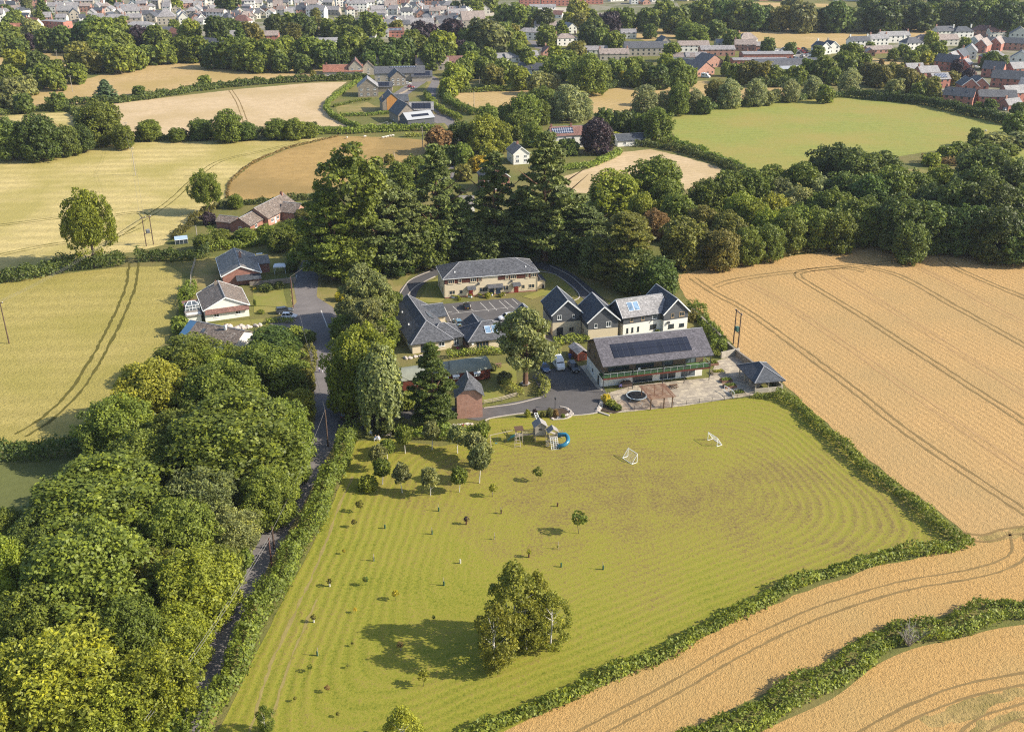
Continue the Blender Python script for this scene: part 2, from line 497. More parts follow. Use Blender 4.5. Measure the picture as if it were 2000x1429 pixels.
ROAD=asphalt('lane_asphalt',(0.17,0.152,0.145))
TARMAC=asphalt('drive_tarmac',(0.105,0.097,0.094))
TARMAC_DARK=asphalt('dark_tarmac',(0.085,0.08,0.082),0.25)
LINE=plain('road_marking_paint',(0.55,0.52,0.47),0.2,0.8)
KERB=plain('kerb_stone',(0.42,0.37,0.31),0.15,0.9)
GRAVEL=plain('pale_gravel',(0.4,0.35,0.28),0.3,0.95,scale=3)
def paving(name,c):
 t=NT(name);p=t.scale(t.pos(),(1,1,1),(0,0,R(-13)))
 b=t.new('TexBrick');t.ln(p,b.inputs['Vector']);b.inputs['Scale'].default_value=1.0
 b.inputs['Brick Width'].default_value=1.3;b.inputs['Row Height'].default_value=0.75;b.inputs['Mortar Size'].default_value=0.03;b.squash=0.7;b.squash_frequency=3
 b.inputs['Color1'].default_value=sc(c,0.72)+(1,);b.inputs['Color2'].default_value=sc(c,1.25)[:2]+(c[2]*1.15,1);b.inputs['Mortar'].default_value=sc(c,0.55)+(1,)
 n=t.noise(t.pos(),0.8,5,0.7)
 return t.fin(t.mix(1.0,b.outputs[0],t.ramp(n,[(0.25,0.8),(0.75,1.2)]),'MULTIPLY'),0.9,0.2)
PAVING=paving('sandstone_paving',(0.4,0.34,0.27))
PAVERS=paving('brick_paving',(0.34,0.26,0.2))
# ---- the mown field: the mower went round and round parallel to its edges
LEDGE=[(455,1429),(700,880)],[(950,1415),(1835,1052)],[(1530,790),(1835,1052)],[(960,815),(1500,778)]
def lawn_mat():
 t=NT('mown_grass');p=t.pos();x=t.xyz(p)
 d=None
 ins=at(1150,1000)
 for(a,b)in LEDGE:
  a,b=at(*a),at(*b);q=(b-a).normalized();n=Vector((-q.y,q.x,0))
  if(ins-a).dot(n)<0:n=-n
  e=t.math('ADD',t.math('ADD',t.math('MULTIPLY',x[0],n.x),t.math('MULTIPLY',x[1],n.y)),-a.dot(n))
  d=e if d is None else t.math('SMOOTH_MIN',d,e,22.0)
 warp=t.noise(p,0.05,3)
 dd=t.math('ADD',d,t.math('MULTIPLY',warp,2.0))
 s=t.math('SINE',t.math('MULTIPLY',dd,2*math.pi/1.55))
 brk=t.noise(p,0.35,4,0.7)
 n_mid=t.noise(p,0.11,5,0.65)
 tuft=t.noise(p,1.9,7,0.82)
 n_big=t.noise(p,0.022,4,0.6)
 c0=at(1290,950)
 r=t.math('SQRT',t.math('ADD',t.math('POWER',t.math('DIVIDE',t.math('SUBTRACT',x[0],c0.x),34.0),2.0),t.math('POWER',t.math('DIVIDE',t.math('SUBTRACT',x[1],c0.y),20.0),2.0)))
 dry=t.math('MULTIPLY',t.maprange(r,0.4,2.0,0.2,-0.02),1.0)
 s=t.math('MULTIPLY',s,t.maprange(d,8.0,24.0,1.0,0.3))
 k=t.math('ADD',t.math('ADD',t.math('MULTIPLY',s,t.maprange(brk,0.35,0.7,0.01,0.10)),dry),t.math('ADD',t.math('MULTIPLY',n_mid,0.42),t.math('ADD',t.math('MULTIPLY',tuft,1.5),-0.54)))
 k=t.math('ADD',k,t.math('MULTIPLY',t.math('SUBTRACT',n_big,0.5),0.3))
 col=t.ramp(k,[(0.14,(0.115,0.137,0.014)),(0.36,(0.222,0.222,0.026)),(0.52,(0.264,0.232,0.04)),(0.66,(0.215,0.16,0.05)),(0.82,(0.135,0.096,0.042))])
 t.bump(t.math('ADD',tuft,t.math('MULTIPLY',s,0.2)),0.12)
 return t.fin(col,0.9,0.15)
LAWN=lawn_mat()
# ---- sheets
ground=MB();ground.box(-2500,2500,-200,3300,-0.5,0.0)
tag(ground.build('ground',ROUGH,uv=False),kind='structure')
sheet('wheat_field',[(1318,538),(1400,521),(1500,506),(1620,490),(1720,479),(1830,476),(2000,498),(2500,570),(2500,1100),(2000,1038),(1905,1058),(1850,1012),(1700,900),(1600,815),(1528,745),(1440,682),(1390,628),(1340,582)],WHEAT,0.02)
sheet('wheat_headland',[(1905,1055),(2000,1042),(2500,1104),(2700,1800),(1350,1800),(900,1480),(985,1425),(1150,1352),(1300,1278),(1500,1184),(1700,1108),(1880,1068)],WHEAT_NEAR,0.024)
sheet('mown_field',[(395,1480),(425,1429),(475,1330),(538,1200),(592,1100),(646,990),(680,905),(696,862),(760,856),(860,872),(945,856),(957,818),(1112,812),(1180,807),(1335,790),(1470,775),(1530,775),(1610,840),(1720,940),(1850,1050),(1850,1060),(1750,1085),(1600,1125),(1450,1195),(1300,1275),(1150,1345),(990,1425),(900,1480)],LAWN,0.028,0.15)
sheet('barley_field_upper',[(-500,330),(0,302),(110,290),(260,278),(400,277),(540,275),(655,267),(560,290),(490,320),(450,355),(440,385),(400,412),(350,450),(320,478),(262,492),(100,515),(0,545),(-500,640)],BARLEY_PALE,0.02)
sheet('barley_field_lower',[(-500,690),(0,552),(120,535),(240,522),(330,520),(356,535),(350,600),(330,660),(290,700),(250,760),(180,860),(80,868),(0,872),(-500,900)],BARLEY_GREEN,0.02)
sheet('grass_field_near',[(-600,950),(0,898),(160,885),(240,900),(150,1000),(0,1060),(-600,1200)],crop_mat('grey_green_pasture',(0.13,0.14,0.045),(0.1,0.11,0.03),None,1,0.6,0.2,0.05,0),0.02)  # pasture grass in its own dull grey-green
sheet('hay_field',[(660,266),(760,268),(845,275),(830,305),(790,322),(700,350),(640,372),(560,384),(520,388),(470,392),(445,388),(450,358),(490,322),(560,292)],DRYGRASS,0.022)
sheet('stubble_field',[(222,203),(330,190),(470,174),(610,162),(678,160),(650,180),(634,205),(645,230),(680,248),(640,246),(540,256),(440,262),(320,265),(245,268),(235,240)],STUBBLE,0.02)
sheet('small_barley_field',[(0,228),(60,222),(130,220),(152,232),(148,252),(100,250),(40,240)],BARLEY_PALE,0.021)
sheet('golden_field',[(55,208),(62,175),(150,160),(220,140),(280,120),(340,116),(430,126),(520,130),(640,128),(700,140),(640,152),(520,158),(400,168),(300,182),(200,198),(120,206)],GOLDFIELD,0.02)
sheet('upper_left_field',[(-200,125),(0,108),(60,97),(130,98),(140,108),(130,135),(60,130),(0,132),(-200,170)],GOLDFIELD,0.02)
sheet('green_meadow_field',[(1308,250),(1300,225),(1400,212),(1500,200),(1600,190),(1660,186),(1760,196),(1860,216),(1965,243),(1960,256),(1900,272),(1840,292),(1760,305),(1680,320),(1600,330),(1540,338),(1470,330),(1400,305),(1330,285)],MEADOW,0.02)
sheet('curved_stubble_field',[(1100,345),(1150,330),(1210,298),(1270,292),(1330,305),(1400,325),(1420,340),(1400,362),(1330,372),(1200,380),(1110,376)],STUBBLE,0.021)
sheet('mid_stubble_field',[(880,183),(960,178),(1040,175),(1130,182),(1220,170),(1300,160),(1380,158),(1440,170),(1530,170),(1540,188),(1460,196),(1330,208),(1220,218),(1160,222),(1080,214),(980,210),(920,212)],GOLDFIELD,0.021)
sheet('far_right_field',[(1330,62),(1380,48),(1480,53),(1600,58),(1760,54),(1900,54),(1950,60),(1850,66),(1760,76),(1700,82),(1640,92),(1560,96),(1500,92),(1440,84),(1400,74)],GOLDFIELD,0.02)
sheet('far_paddock',[(1210,52),(1260,53),(1330,62),(1320,78),(1260,80),(1225,70)],GOLDFIELD,0.022)
sheet('far_top_field',[(1360,10),(1480,5),(1620,8),(1640,14),(1500,15),(1400,20)],GOLDFIELD,0.02)
sheet('bare_paddock',[(1690,112),(1740,117),(1800,122),(1870,128),(1850,145),(1790,140),(1720,125)],GOLDFIELD,0.021)
sheet('small_dry_paddock',[(1758,332),(1800,330),(1830,338),(1820,348),(1770,350)],VERGE,0.022)
sheet('right_pasture',[(1965,300),(2050,285),(2100,310),(2000,330)],MEADOW,0.022)
sheet('town_ground',[(-300,-35),(1300,-35),(1330,20),(1180,40),(1130,60),(900,90),(760,85),(600,80),(300,70),(0,75),(-300,90)],TOWNGROUND,0.015)
sheet('estate_ground',[(1640,90),(1780,75),(2100,45),(2200,230),(1990,235),(1900,212),(1820,190),(1790,150),(1880,120),(1720,100)],TOWNGROUND,0.015)
# ---- tracks left by tractor wheels
def tramlines(name,paths,m,gap=1.9,wid=0.5,z=0.05):
 pp=[]
 for px in paths:
  c=smooth_path(pxs(px),1.5)
  pp+=[offset_path(c,gap/2),offset_path(c,-gap/2)]
 return strips(name,pp,wid,m,z,wid*0.3)
a_,b_=(1345,545),(2000,997)
tramlines('wheat_tramlines',[[(1352,543),(1392,570),(1460,608),(1560,680),(1660,755),(1760,835),(1860,905),(2010,1005)],[(1395,560),(1440,546),(1540,532),(1660,520),(1740,512),(1800,508)],[(1690,530),(1640,522),(1570,530),(1560,540),(1590,560),(1680,615),(1780,680),(1880,745),(2010,830)],[(1690,521),(1760,540),(1850,590),(1940,640),(2020,685)],[(1950,495),(1850,500),(1840,505),(1870,525),(1950,560),(2050,600)],
[(1860,1040),(1920,1052),(1960,1040),(2020,1032)]],TRACK,1.9,0.55)
sheet('rough_grass_strip',None,ROUGH,0.034,0.5,2.0,pts=(lambda c:offset_path(c,2.6)+offset_path(c,-2.6)[::-1])(smooth_path(pxs([(1300,1490),(1390,1440),(1500,1385),(1600,1340),(1680,1280),(1760,1245),(1850,1225),(1930,1205),(2050,1190)]),2.0)))
FLAT=crop_mat('lodged_wheat',(0.36,0.25,0.095),(0.1,0.085,0.028),None,1,0.8,0.5,0.2,0,(0.17,0.14,0.04),0.8,2.0)
sheet('flattened_wheat',[(1795,1404),(1850,1380),(1905,1362),(1960,1345),(2040,1330),(2040,1352),(1960,1372),(1925,1392),(1870,1412),(1815,1420)],FLAT,0.03,0.7,1.2)
sheet('flattened_wheat',[(1890,1440),(1905,1405),(1950,1395),(2040,1380),(2040,1400),(1960,1420),(1940,1450)],FLAT,0.032,0.7,1.2)
sheet('flattened_wheat',[(1908,1050),(1940,1040),(2000,1026),(2060,1020),(2060,1034),(1990,1048),(1930,1060)],FLAT,0.034,0.6,1.0)
tramlines('faint_wheat_lines',[[(1450,548),(1520,585),(1640,665),(1780,765),(1900,850),(2010,925)],[(1620,528),(1720,590),(1860,680),(2010,775)],[(1780,515),(1850,550),(1940,600),(2040,650)]],crop_mat('faint_track',(0.40,0.25,0.11),(0.27,0.16,0.065),None,1,0.9,0.2,0.2,0),1.9,0.6,0.045)
tramlines('headland_tramlines',[[(1080,1470),(1200,1405),(1330,1335),(1450,1265),(1600,1195),(1760,1145),(1900,1120),(1965,1100),(1990,1080),(1985,1040)],[(1690,1440),(1760,1400),(1830,1368),(1920,1340),(2040,1318)],[(1880,1450),(1930,1410),(2040,1375)]],TRACK,2.2,0.38)
tramlines('barley_tramlines',[[(262,512),(255,560),(235,610),(200,680),(150,760),(95,815),(40,850)],[(258,500),(255,512)]],TRACK_GREEN,2.6,0.7)
tramlines('upper_barley_tramlines',[[(200,480),(262,440),(330,395),(385,345),(430,315),(500,298),(600,275)],[(0,498),(100,478),(220,462),(270,445)],[(225,420),(270,415),(285,425)],[(0,440),(120,425),(210,415)],[(360,345),(385,345)]],TRACK_GREEN,2.2,0.4)
tramlines('stubble_tracks',[[(450,176),(465,200),(480,240)],[(70,222),(100,240),(112,250)]],TRACK,2.0,0.5)
# ---- roads
lane_px=[(330,1480),(352,1429),(425,1260),(490,1110),(548,1015),(596,925),(632,855),(640,800),(634,750),(628,700),(616,650),(604,600),(597,545),(610,505),(622,478),(640,452),(690,424),(760,395),(830,373),(880,340),(905,300),(895,262),(872,232),(848,205),(842,180),(850,160),(840,150)]
lane_pts=smooth_path(pxs(lane_px),2.0)
ribbon('lane',lane_pts,5.2,ROAD,0.06,0.15)
ribbon('lane_verge',lane_pts,8.4,VERGE,0.04,0.5)
sheet('lane_junction',[(578,520),(606,520),(622,540),(618,580),(650,600),(660,622),(690,640),(740,640),(700,660),(655,655),(650,680),(598,672),(592,655),(545,640),(520,630),(560,612),(580,590),(574,560)],ROAD,0.064,0.05)
ribbon('estate_road',smooth_path(pxs([(835,150),(800,172),(778,192),(800,210),(870,240)]),2),9.0,ROAD,0.055,0.2)
ribbon('loop_drive',smooth_path(pxs([(740,640),(765,625),(788,592),(803,562),(830,540),(880,522),(960,512),(1040,516),(1090,530),(1130,558),(1172,597),(1196,632),(1200,650)]),1.5),5.2,TARMAC_DARK,0.06,0.05)
sheet('car_park',[(852,595),(1004,582),(1020,592),(1075,650),(1120,640),(1190,640),(1190,660),(1000,680),(890,672),(880,640)],TARMAC,0.068,0.05)
sheet('lower_drive',[(655,850),(690,846),(780,818),(880,812),(935,822),(958,815),(1040,803),(1078,800),(1100,812),(1165,806),(1178,782),(1185,768),(1168,740),(1140,715),(1060,722),(1040,735),(1062,772),(1020,782),(945,796),(880,796),(790,800),(700,815),(660,822)],TARMAC,0.07,0.05)
sheet('gravel_apron',[(1133,715),(1148,712),(1180,765),(1165,757)],GRAVEL,0.076,0.03)
sheet('terrace',[(1172,772),(1240,752),(1385,738),(1400,705),(1450,690),(1500,735),(1470,772),(1335,793),(1240,803),(1190,808),(1200,790)],PAVING,0.075,0.02)
sheet('brick_apron',[(1190,786),(1240,775),(1300,768),(1310,796),(1240,802),(1205,800)],PAVERS,0.08,0.02)
sheet('dry_lawn',[(745,530),(812,527),(790,555),(770,590),(745,600)],VERGE,0.03)
sheet('hall_lawn_left',[(838,552),(862,540),(868,585),(858,592),(815,590)],GARDEN,0.078,0.05)
sheet('hall_lawn_right',[(1050,535),(1085,535),(1120,565),(1128,580),(1060,578),(1040,585),(1020,580),(1055,568)],GARDEN,0.078,0.05)
sheet('shaded_dry_bank',[(1120,520),(1180,545),(1240,580),(1200,595),(1170,575),(1130,540)],VERGE,0.032)
sheet('cabin_lawn',[(930,735),(970,712),(1005,708),(1010,745),(985,778),(945,790),(930,770)],GARDEN,0.03,0.1)
sheet('bungalow_lawn',[(494,568),(552,562),(562,604),(497,614)],GARDEN,0.03,0.1)
sheet('bungalow_front_grass',[(400,634),(490,624),(516,622),(512,632),(440,642)],GARDEN,0.032,0.1)
sheet('back_garden',[(385,505),(420,500),(432,560),(380,568),(372,560)],VERGE,0.03,0.1)
sheet('side_garden',[(510,505),(565,500),(560,530),(510,535)],GARDEN,0.03,0.1)
sheet('lane_lawn',[(622,565),(655,555),(665,600),(632,605)],VERGE,0.05,0.1)
sheet('front_garden',[(585,420),(620,420),(618,440),(560,448)],GARDEN,0.03,0.1)
sheet('barn_garden',[(655,208),(718,200),(742,212),(742,225),(690,228),(660,222)],VERGE,0.03,0.1)
sheet('town_yard',[(1500,95),(1560,96),(1590,106),(1560,120),(1500,118),(1470,108)],asphalt('yard_concrete',(0.24,0.22,0.2)),0.03,0.2)
sheet('town_car_park',[(1050,15),(1112,15),(1112,32),(1055,30)],GRAVEL,0.03,0.2)
sheet('town_road',[(1030,78),(1075,85),(1080,98),(1045,95)],ROAD,0.03,0.2)
sheet('town_square',[(930,25),(978,25),(978,42),(940,40)],GRAVEL,0.03,0.2)
WORN=crop_mat('worn_dry_turf',(0.27,0.215,0.075),(0.2,0.17,0.04),None,1,0.7,0.1,0.2,0)
strips('worn_track',[smooth_path(pxs([(470,1480),(497,1400),(528,1300),(560,1230),(598,1150),(632,1070),(662,990),(690,930)]),1.2),smooth_path(pxs([(530,1400),(556,1320),(588,1240),(618,1170)]),1.2)],0.38,WORN,0.036,0.2)
pl=[]
for x0,y0,x1,y1 in((868,600,886,638),(884,598,897,611),(905,597,925,607),(938,591,955,608),(955,590,970,606),(975,588,992,604),(985,587,1005,603),(882,613,1000,600),(875,610,883,609),(1000,584,1012,595)):
 pl.append(pxs([(x0,y0),(x1,y1)]))
strips('parking_lines',pl,0.14,LINE,0.076,0.0)
dash=[]
for x0,y0,x1,y1 in((627,606,640,640),(574,553,580,537)):
 dash.append(pxs([(x0,y0),(x1,y1)]))
strips('lane_edge_lines',dash,0.25,LINE,0.072,0.02)
def kerb(name,px,wid=0.3,ht=0.14,m=None):
 pts=smooth_path(pxs(px),1.0)
 mb=MB();l,r=offset_path(pts,wid/2),offset_path(pts,-wid/2)
 mb.loft([[(a.x,a.y,0),(b.x,b.y,0),(b.x,b.y,ht),(a.x,a.y,ht)]for a,b in zip(l,r)])
 return tag(mb.build(name,m or KERB,uv=False),kind='structure')
kerb('drive_kerb',[(780,602),(806,565),(830,550),(850,540)])
kerb('drive_kerb',[(760,610),(790,560),(805,545),(840,530)])
kerb('drive_kerb',[(1075,520),(1115,540),(1160,580),(1200,605)])
kerb('drive_kerb',[(1055,530),(1085,537),(1120,562),(1132,580),(1118,588)])
kerb('lower_drive_kerb',[(948,822),(957,817),(1000,810),(1040,805)])
kerb('lower_drive_kerb',[(1100,813),(1165,806),(1178,786)])
kerb('lower_drive_kerb',[(945,797),(1000,790),(1035,782),(1062,775)])
kerb('lower_drive_kerb',[(700,817),(740,806),(790,800),(830,798)],0.5,0.3)
# ================================================================ vegetation
def leaf_mesh(name,c,n,size,m,rng,asp=1.0,jit=0.45):
 """many small leaf clumps (folded four-cornered faces) as one mesh"""
 c=np.asarray(c,float);n=np.asarray(n,float);N=len(c)
 n/=np.linalg.norm(n,axis=1,keepdims=True)+1e-9
 r=rng.normal(size=(N,3));t=np.cross(n,r);t/=np.linalg.norm(t,axis=1,keepdims=True)+1e-9
 b=np.cross(n,t)
 size=np.broadcast_to(np.asarray(size,float),(N,))
 v=np.empty((N,4,3))
 for k,(a,d)in enumerate(((1,0),(0,1),(-1,0),(0,-1))):
  s=size*rng.uniform(1-jit,1+jit,N)*0.62
  lift=(rng.uniform(-0.25,0.35,N)*size)[:,None]*n
  v[:,k]=c+t*(a*s*asp)[:,None]+b*(d*s/max(asp,1e-3)**0.5)[:,None]+lift*(0.5 if a else-0.4)
 me=bpy.data.meshes.new(name)
 me.vertices.add(N*4);me.vertices.foreach_set('co',v.reshape(-1).astype(np.float32))
 me.loops.add(N*4);me.loops.foreach_set('vertex_index',np.arange(N*4,dtype=np.int32))
 me.polygons.add(N);me.polygons.foreach_set('loop_start',np.arange(0,N*4,4,dtype=np.int32))
 me.update(calc_edges=True);me.validate()
 me.materials.append(m)
 return me
def lobed(rng,lobes,per,size,nrm=0.75,up=0.25,inner=0.25):
 """leaf positions on the outsides of many overlapping lobes (centre, radii, leaf share)"""
 cs,ns=[],[]
 area=np.array([l[1][0]*l[1][2]for l in lobes]);area=area/area.sum()
 cen=np.mean([l[0]for l in lobes],axis=0)
 for(c,r),a in zip(lobes,area):
  k=max(6,int(per*a))
  d=rng.normal(size=(k,3));d/=np.linalg.norm(d,axis=1,keepdims=True)
  out=np.array(c)-cen;out=out/(np.linalg.norm(out)+1e-6)
  flip=(d@out)<-0.25
  d[flip]*=-1
  rad=1-inner*rng.random(k)**2.0
  ph=rng.uniform(0,6.28,3)
  rad=rad*(1+0.12*np.sin(d[:,0]*5+ph[0])+0.14*np.sin(d[:,1]*6+ph[1])+0.12*np.sin(d[:,2]*6+ph[2]))+rng.normal(size=k)*0.045
  p=np.array(c)+d*np.array(r)*rad[:,None]
  cs.append(p);ns.append(d*nrm*0.9+rng.normal(size=(k,3))*(0.18+(1-nrm))+np.array([0,0,up]))
 return np.concatenate(cs),np.concatenate(ns)
def limb_mesh(name,h,r0,limbs,m,lean=0.0,fork=0.35,rng=None):
 mb=MB();rng=rng or random
 x,y=lean,lean*0.4
 mb.tube([(0,0,-0.2),(x*0.3,y*0.3,h*fork*0.6),(x*0.6,y*0.6,h*fork),(x,y,h*0.8)],[r0*1.25,r0,r0*0.8,r0*0.15],7)
 for k in range(limbs):
  a=2*math.pi*k/limbs+rng.uniform(-0.4,0.4);z0=h*rng.uniform(fork*0.75,0.6);L=h*rng.uniform(0.22,0.36)
  p0=Vector((x*z0/h,y*z0/h,z0));d=Vector((math.cos(a),math.sin(a),rng.uniform(0.5,1.1))).normalized()
  p1=p0+d*L*0.5+Vector((0,0,L*0.05));p2=p0+d*L+Vector((0,0,L*0.15))
  mb.tube([p0,p1,p2],[r0*0.42,r0*0.28,r0*0.06],5)
 o=mb.build(name,m,uv=False);me=o.data
 bpy.data.objects.remove(o)
 return me
BARK=plain('bark',(0.09,0.07,0.05),0.25,0.95)
BARK_PALE=plain('birch_bark',(0.55,0.52,0.47),0.25,0.9,scale=2)
BARK_RED=plain('pine_bark',(0.15,0.085,0.055),0.25,0.95)
LEAF={'mid':leafm('green_leaves',(0.159,0.199,0.030),hue=0.08),'fresh':leafm('fresh_green_leaves',(0.227,0.268,0.030),hue=0.08),'light':leafm('light_green_leaves',(0.280,0.294,0.035),hue=0.08),'dark':leafm('dark_green_leaves',(0.103,0.144,0.029)),'grey':leafm('grey_green_leaves',(0.210,0.228,0.078)),'willow':leafm('silvery_willow_leaves',(0.264,0.288,0.121),0.3,0.08),'olive':leafm('olive_leaves',(0.182,0.179,0.037)),
'brown':leafm('brownish_leaves',(0.256,0.166,0.056),0.3,0.1,tint=(1.1,1.0,0.8)),'purple':leafm('dark_purple_leaves',(0.045,0.030,0.033),0.35,0.1,0.15,tint=(1.3,1.0,1.1)),'yellow':leafm('yellow_green_leaves',(0.471,0.388,0.034)),'pine':leafm('pine_needles',(0.127,0.162,0.041),0.4,0.12,0.15,tint=(1.2,1.15,0.7)),'fir':leafm('blue_green_needles',(0.132,0.181,0.076),0.35,0.1,0.15,tint=(1.1,1.1,0.9)),'birch':leafm('birch_leaves',(0.224,0.234,0.035),0.4,0.1,0.4),
'hedge':leafm('hedge_leaves',(0.187,0.239,0.036),0.4,0.12),'bramble':leafm('bramble_leaves',(0.187,0.222,0.032),0.42,0.05),'darkhedge':leafm('dark_hedge_leaves',(0.106,0.140,0.031),0.35,0.12),'beechhedge':leafm('clipped_hedge_leaves',(0.282,0.291,0.066),0.35,0.08),}
def proto_round(seed,Rr,h,nl,leaves,size,base=0.2,lob=(0.26,0.42),flat=1.0,open_=0.0,asp=1.2,nrm=0.7):
 """spreading broadleaved crown, radius Rr and height h"""
 rng=np.random.default_rng(seed)
 z0=h*base;hc=(h-z0)/2;zc=z0+hc
 lobes=[]
 for i in range(nl):
  t=(i+0.5)/nl;u=1-1.75*t
  a=i*2.399963+rng.uniform(-0.35,0.35);s=math.sqrt(max(0.0,1-u*u))
  lr=Rr*rng.uniform(*lob)
  k=rng.uniform(0.64,1.1)*(1-lr/Rr*0.62)
  bulge=1+0.12*math.sin(3*a+seed)+0.08*math.sin(5*a)
  lobes.append(((s*math.cos(a)*Rr*k*bulge,s*math.sin(a)*Rr*k*bulge,zc+u*hc*k),(lr,lr,lr*0.78)))
 for i in range(nl//3 if base<0.13 else 0):
  a=i*2.399963*1.7;k=rng.uniform(0.55,0.85)
  lobes.append(((math.cos(a)*Rr*k,math.sin(a)*Rr*k,z0+hc*rng.uniform(0.15,0.6)),(Rr*0.27,Rr*0.27,hc*0.3)))
 for i in range(max(3,nl//6)):
  a=rng.uniform(0,6.3);k=rng.uniform(0.1,0.5)
  lobes.append(((math.cos(a)*Rr*k,math.sin(a)*Rr*k,zc+rng.uniform(-0.3,0.4)*hc),(Rr*0.4,Rr*0.4,hc*0.45)))
 c,n=lobed(rng,lobes,leaves,size,nrm)
 if open_:
  keep=np.sin(c[:,0]*1.1+seed)+np.sin(c[:,1]*1.3+2)+np.sin(c[:,2]*1.2+seed*2)>-2+2.2*open_
  c,n=c[keep],n[keep]
 return c,n,rng.uniform(0.7,1.3,len(c))*size,asp,rng
def proto_cone(seed,Rr,h,leaves,size,base=0.06,droop=0.35,power=0.85,gaps=0.3):
 """conifer: whorls of drooping branches round a straight stem"""
 rng=np.random.default_rng(seed)
 nb=int(26+h*5)
 cs,ns=[],[]
 for i in range(nb):
  t=(i/nb);z=h*(base+(1-base)*t)
  L=Rr*(1-t)**power*rng.uniform(1-gaps,1.08)+0.25
  a=i*2.399963+rng.uniform(-0.3,0.3)
  k=max(8,int(leaves/nb*(0.35+1.3*(1-t))))
  q=rng.random(k)**0.7
  side=rng.normal(size=k)*0.2*L*(1.1-q)
  x=q*L;zz=z-droop*L*q**1.5+0.25*L*q**3+rng.normal(size=k)*0.12*(1+L*0.2)
  cs.append(np.stack([x*math.cos(a)-side*math.sin(a),x*math.sin(a)+side*math.cos(a),zz],1))
  ns.append(np.stack([np.full(k,math.cos(a)*0.6),np.full(k,math.sin(a)*0.6),np.ones(k)],1)+rng.normal(size=(k,3))*0.55)
 c=np.concatenate(cs);n=np.concatenate(ns)
 return c,n,rng.uniform(0.7,1.3,len(c))*size,1.5,rng
def proto_pine(seed,Rr,h,leaves,size,base=0.3,nb=26):
 """old pine: irregular flat plates of needles on big limbs, gaps between"""
 rng=np.random.default_rng(seed)
 lobes=[]
 for i in range(nb):
  t=(i+0.5)/nb;z=h*(base+(0.97-base)*t)
  prof=(0.75+0.5*math.sin(t*3.0))*(1-0.75*t**2.2)
  a=i*2.399963+rng.uniform(-0.5,0.5);L=Rr*prof*rng.uniform(0.4,1.0)
  r=Rr*rng.uniform(0.24,0.42)*(1-0.35*t)
  lobes.append(((math.cos(a)*L*0.8,math.sin(a)*L*0.8,z),(r*1.15,r*1.15,r*0.55)))
 c,n=lobed(rng,lobes,leaves,size,0.55,0.4,0.5)
 return c,n,rng.uniform(0.7,1.3,len(c))*size,1.5,rng
def proto_weep(seed,Rr,h,leaves,size,strands=130,base=0.08):
 """weeping crown: rounded top with long hanging curtains"""
 rng=np.random.default_rng(seed)
 cs,ns=[],[]
 for i in range(strands):
  a=rng.uniform(0,6.283);q=math.sqrt(rng.random())*0.95
  top=h*(1-0.45*q**2.2-rng.uniform(0,0.08));low=max(h*base,top-h*rng.uniform(0.25,0.75)*(0.35+q*0.65))
  k=max(6,int(leaves/strands));s=rng.random(k)
  z=top+(low-top)*s
  x0,y0=math.cos(a)*q*Rr,math.sin(a)*q*Rr;out=1+0.18*s
  w_=0.25+0.25*(1-s)
  cs.append(np.stack([x0*out+rng.normal(size=k)*w_,y0*out+rng.normal(size=k)*w_,z],1))
  ns.append(np.stack([np.full(k,math.cos(a)),np.full(k,math.sin(a)),0.9*(1-s)],1)+rng.normal(size=(k,3))*0.5)
 c=np.concatenate(cs);n=np.concatenate(ns)
 return c,n,rng.uniform(0.7,1.3,len(c))*size,0.75,rng
def proto_birch(seed,Rr,h,leaves,size,base=0.15):
 rng=np.random.default_rng(seed)
 lobes=[]
 for i in range(34):
  t=(i+0.5)/34;z=h*(base+(0.98-base)*t)
  prof=math.sin(math.pi*min(1,0.2+0.8*t)**1.1)**0.7
  a=i*2.399963+rng.uniform(-0.5,0.5);L=Rr*prof*rng.uniform(0.35,0.9)
  r=Rr*rng.uniform(0.2,0.36)
  lobes.append(((math.cos(a)*L,math.sin(a)*L,z-0.15*L),(r,r,r*1.25)))
 c,n=lobed(rng,lobes,leaves,size,0.5,0.2,0.7)
 return c,n,rng.uniform(0.6,1.4,len(c))*size,1.1,rng
PROTO={}
def reg(key,cnsar,Rr,h,trunk_r,limbs,bark,fork=0.3):
 c,n,s,asp,rng=cnsar
 q=np.percentile(np.hypot(c[:,0],c[:,1]),96);c=c*np.array([Rr/q,Rr/q,h/np.percentile(c[:,2],99.6)])
 PROTO.setdefault(key,[]).append((leaf_mesh(key+'_crown',c,n,s,LEAF['mid'],rng,asp),limb_mesh(key+'_trunk',h,trunk_r,limbs,bark,0.3,fork),Rr,h))
for sd in(11,12,13):reg('near',proto_round(sd,7.0,15.0,120,44000,0.29,0.12,(0.15,0.27)),7.0,15.0,0.4,8,BARK)
for sd in(21,22):reg('ash',proto_round(sd,7.0,15.0,130,30000,0.28,0.14,(0.13,0.24),open_=0.3,asp=1.5,nrm=0.5),7.0,15.0,0.38,9,BARK)
for sd in(31,32,33,34):reg('round',proto_round(sd,5.5,13.0,84,13000,0.4,0.1,(0.16,0.31)),5.5,13.0,0.35,6,BARK)
for sd in(41,42,43):reg('far',proto_round(sd,5.5,11.5,42,3600,0.85,0.06,(0.2,0.36)),5.5,11.5,0.35,5,BARK)
for sd in(41,43):reg('farlow',proto_round(sd,5.5,11.5,42,2000,1.1,0.06,(0.2,0.36)),5.5,11.5,0.35,5,BARK)
for sd in(51,52):reg('tall',proto_round(sd,3.6,15.0,60,6500,0.5,0.06,(0.26,0.42)),3.6,15.0,0.3,6,BARK)
for sd in(61,62):reg('willow',proto_round(sd,5.0,12.0,60,6500,0.5,0.05,(0.2,0.32),asp=0.6),5.0,12.0,0.35,6,BARK)
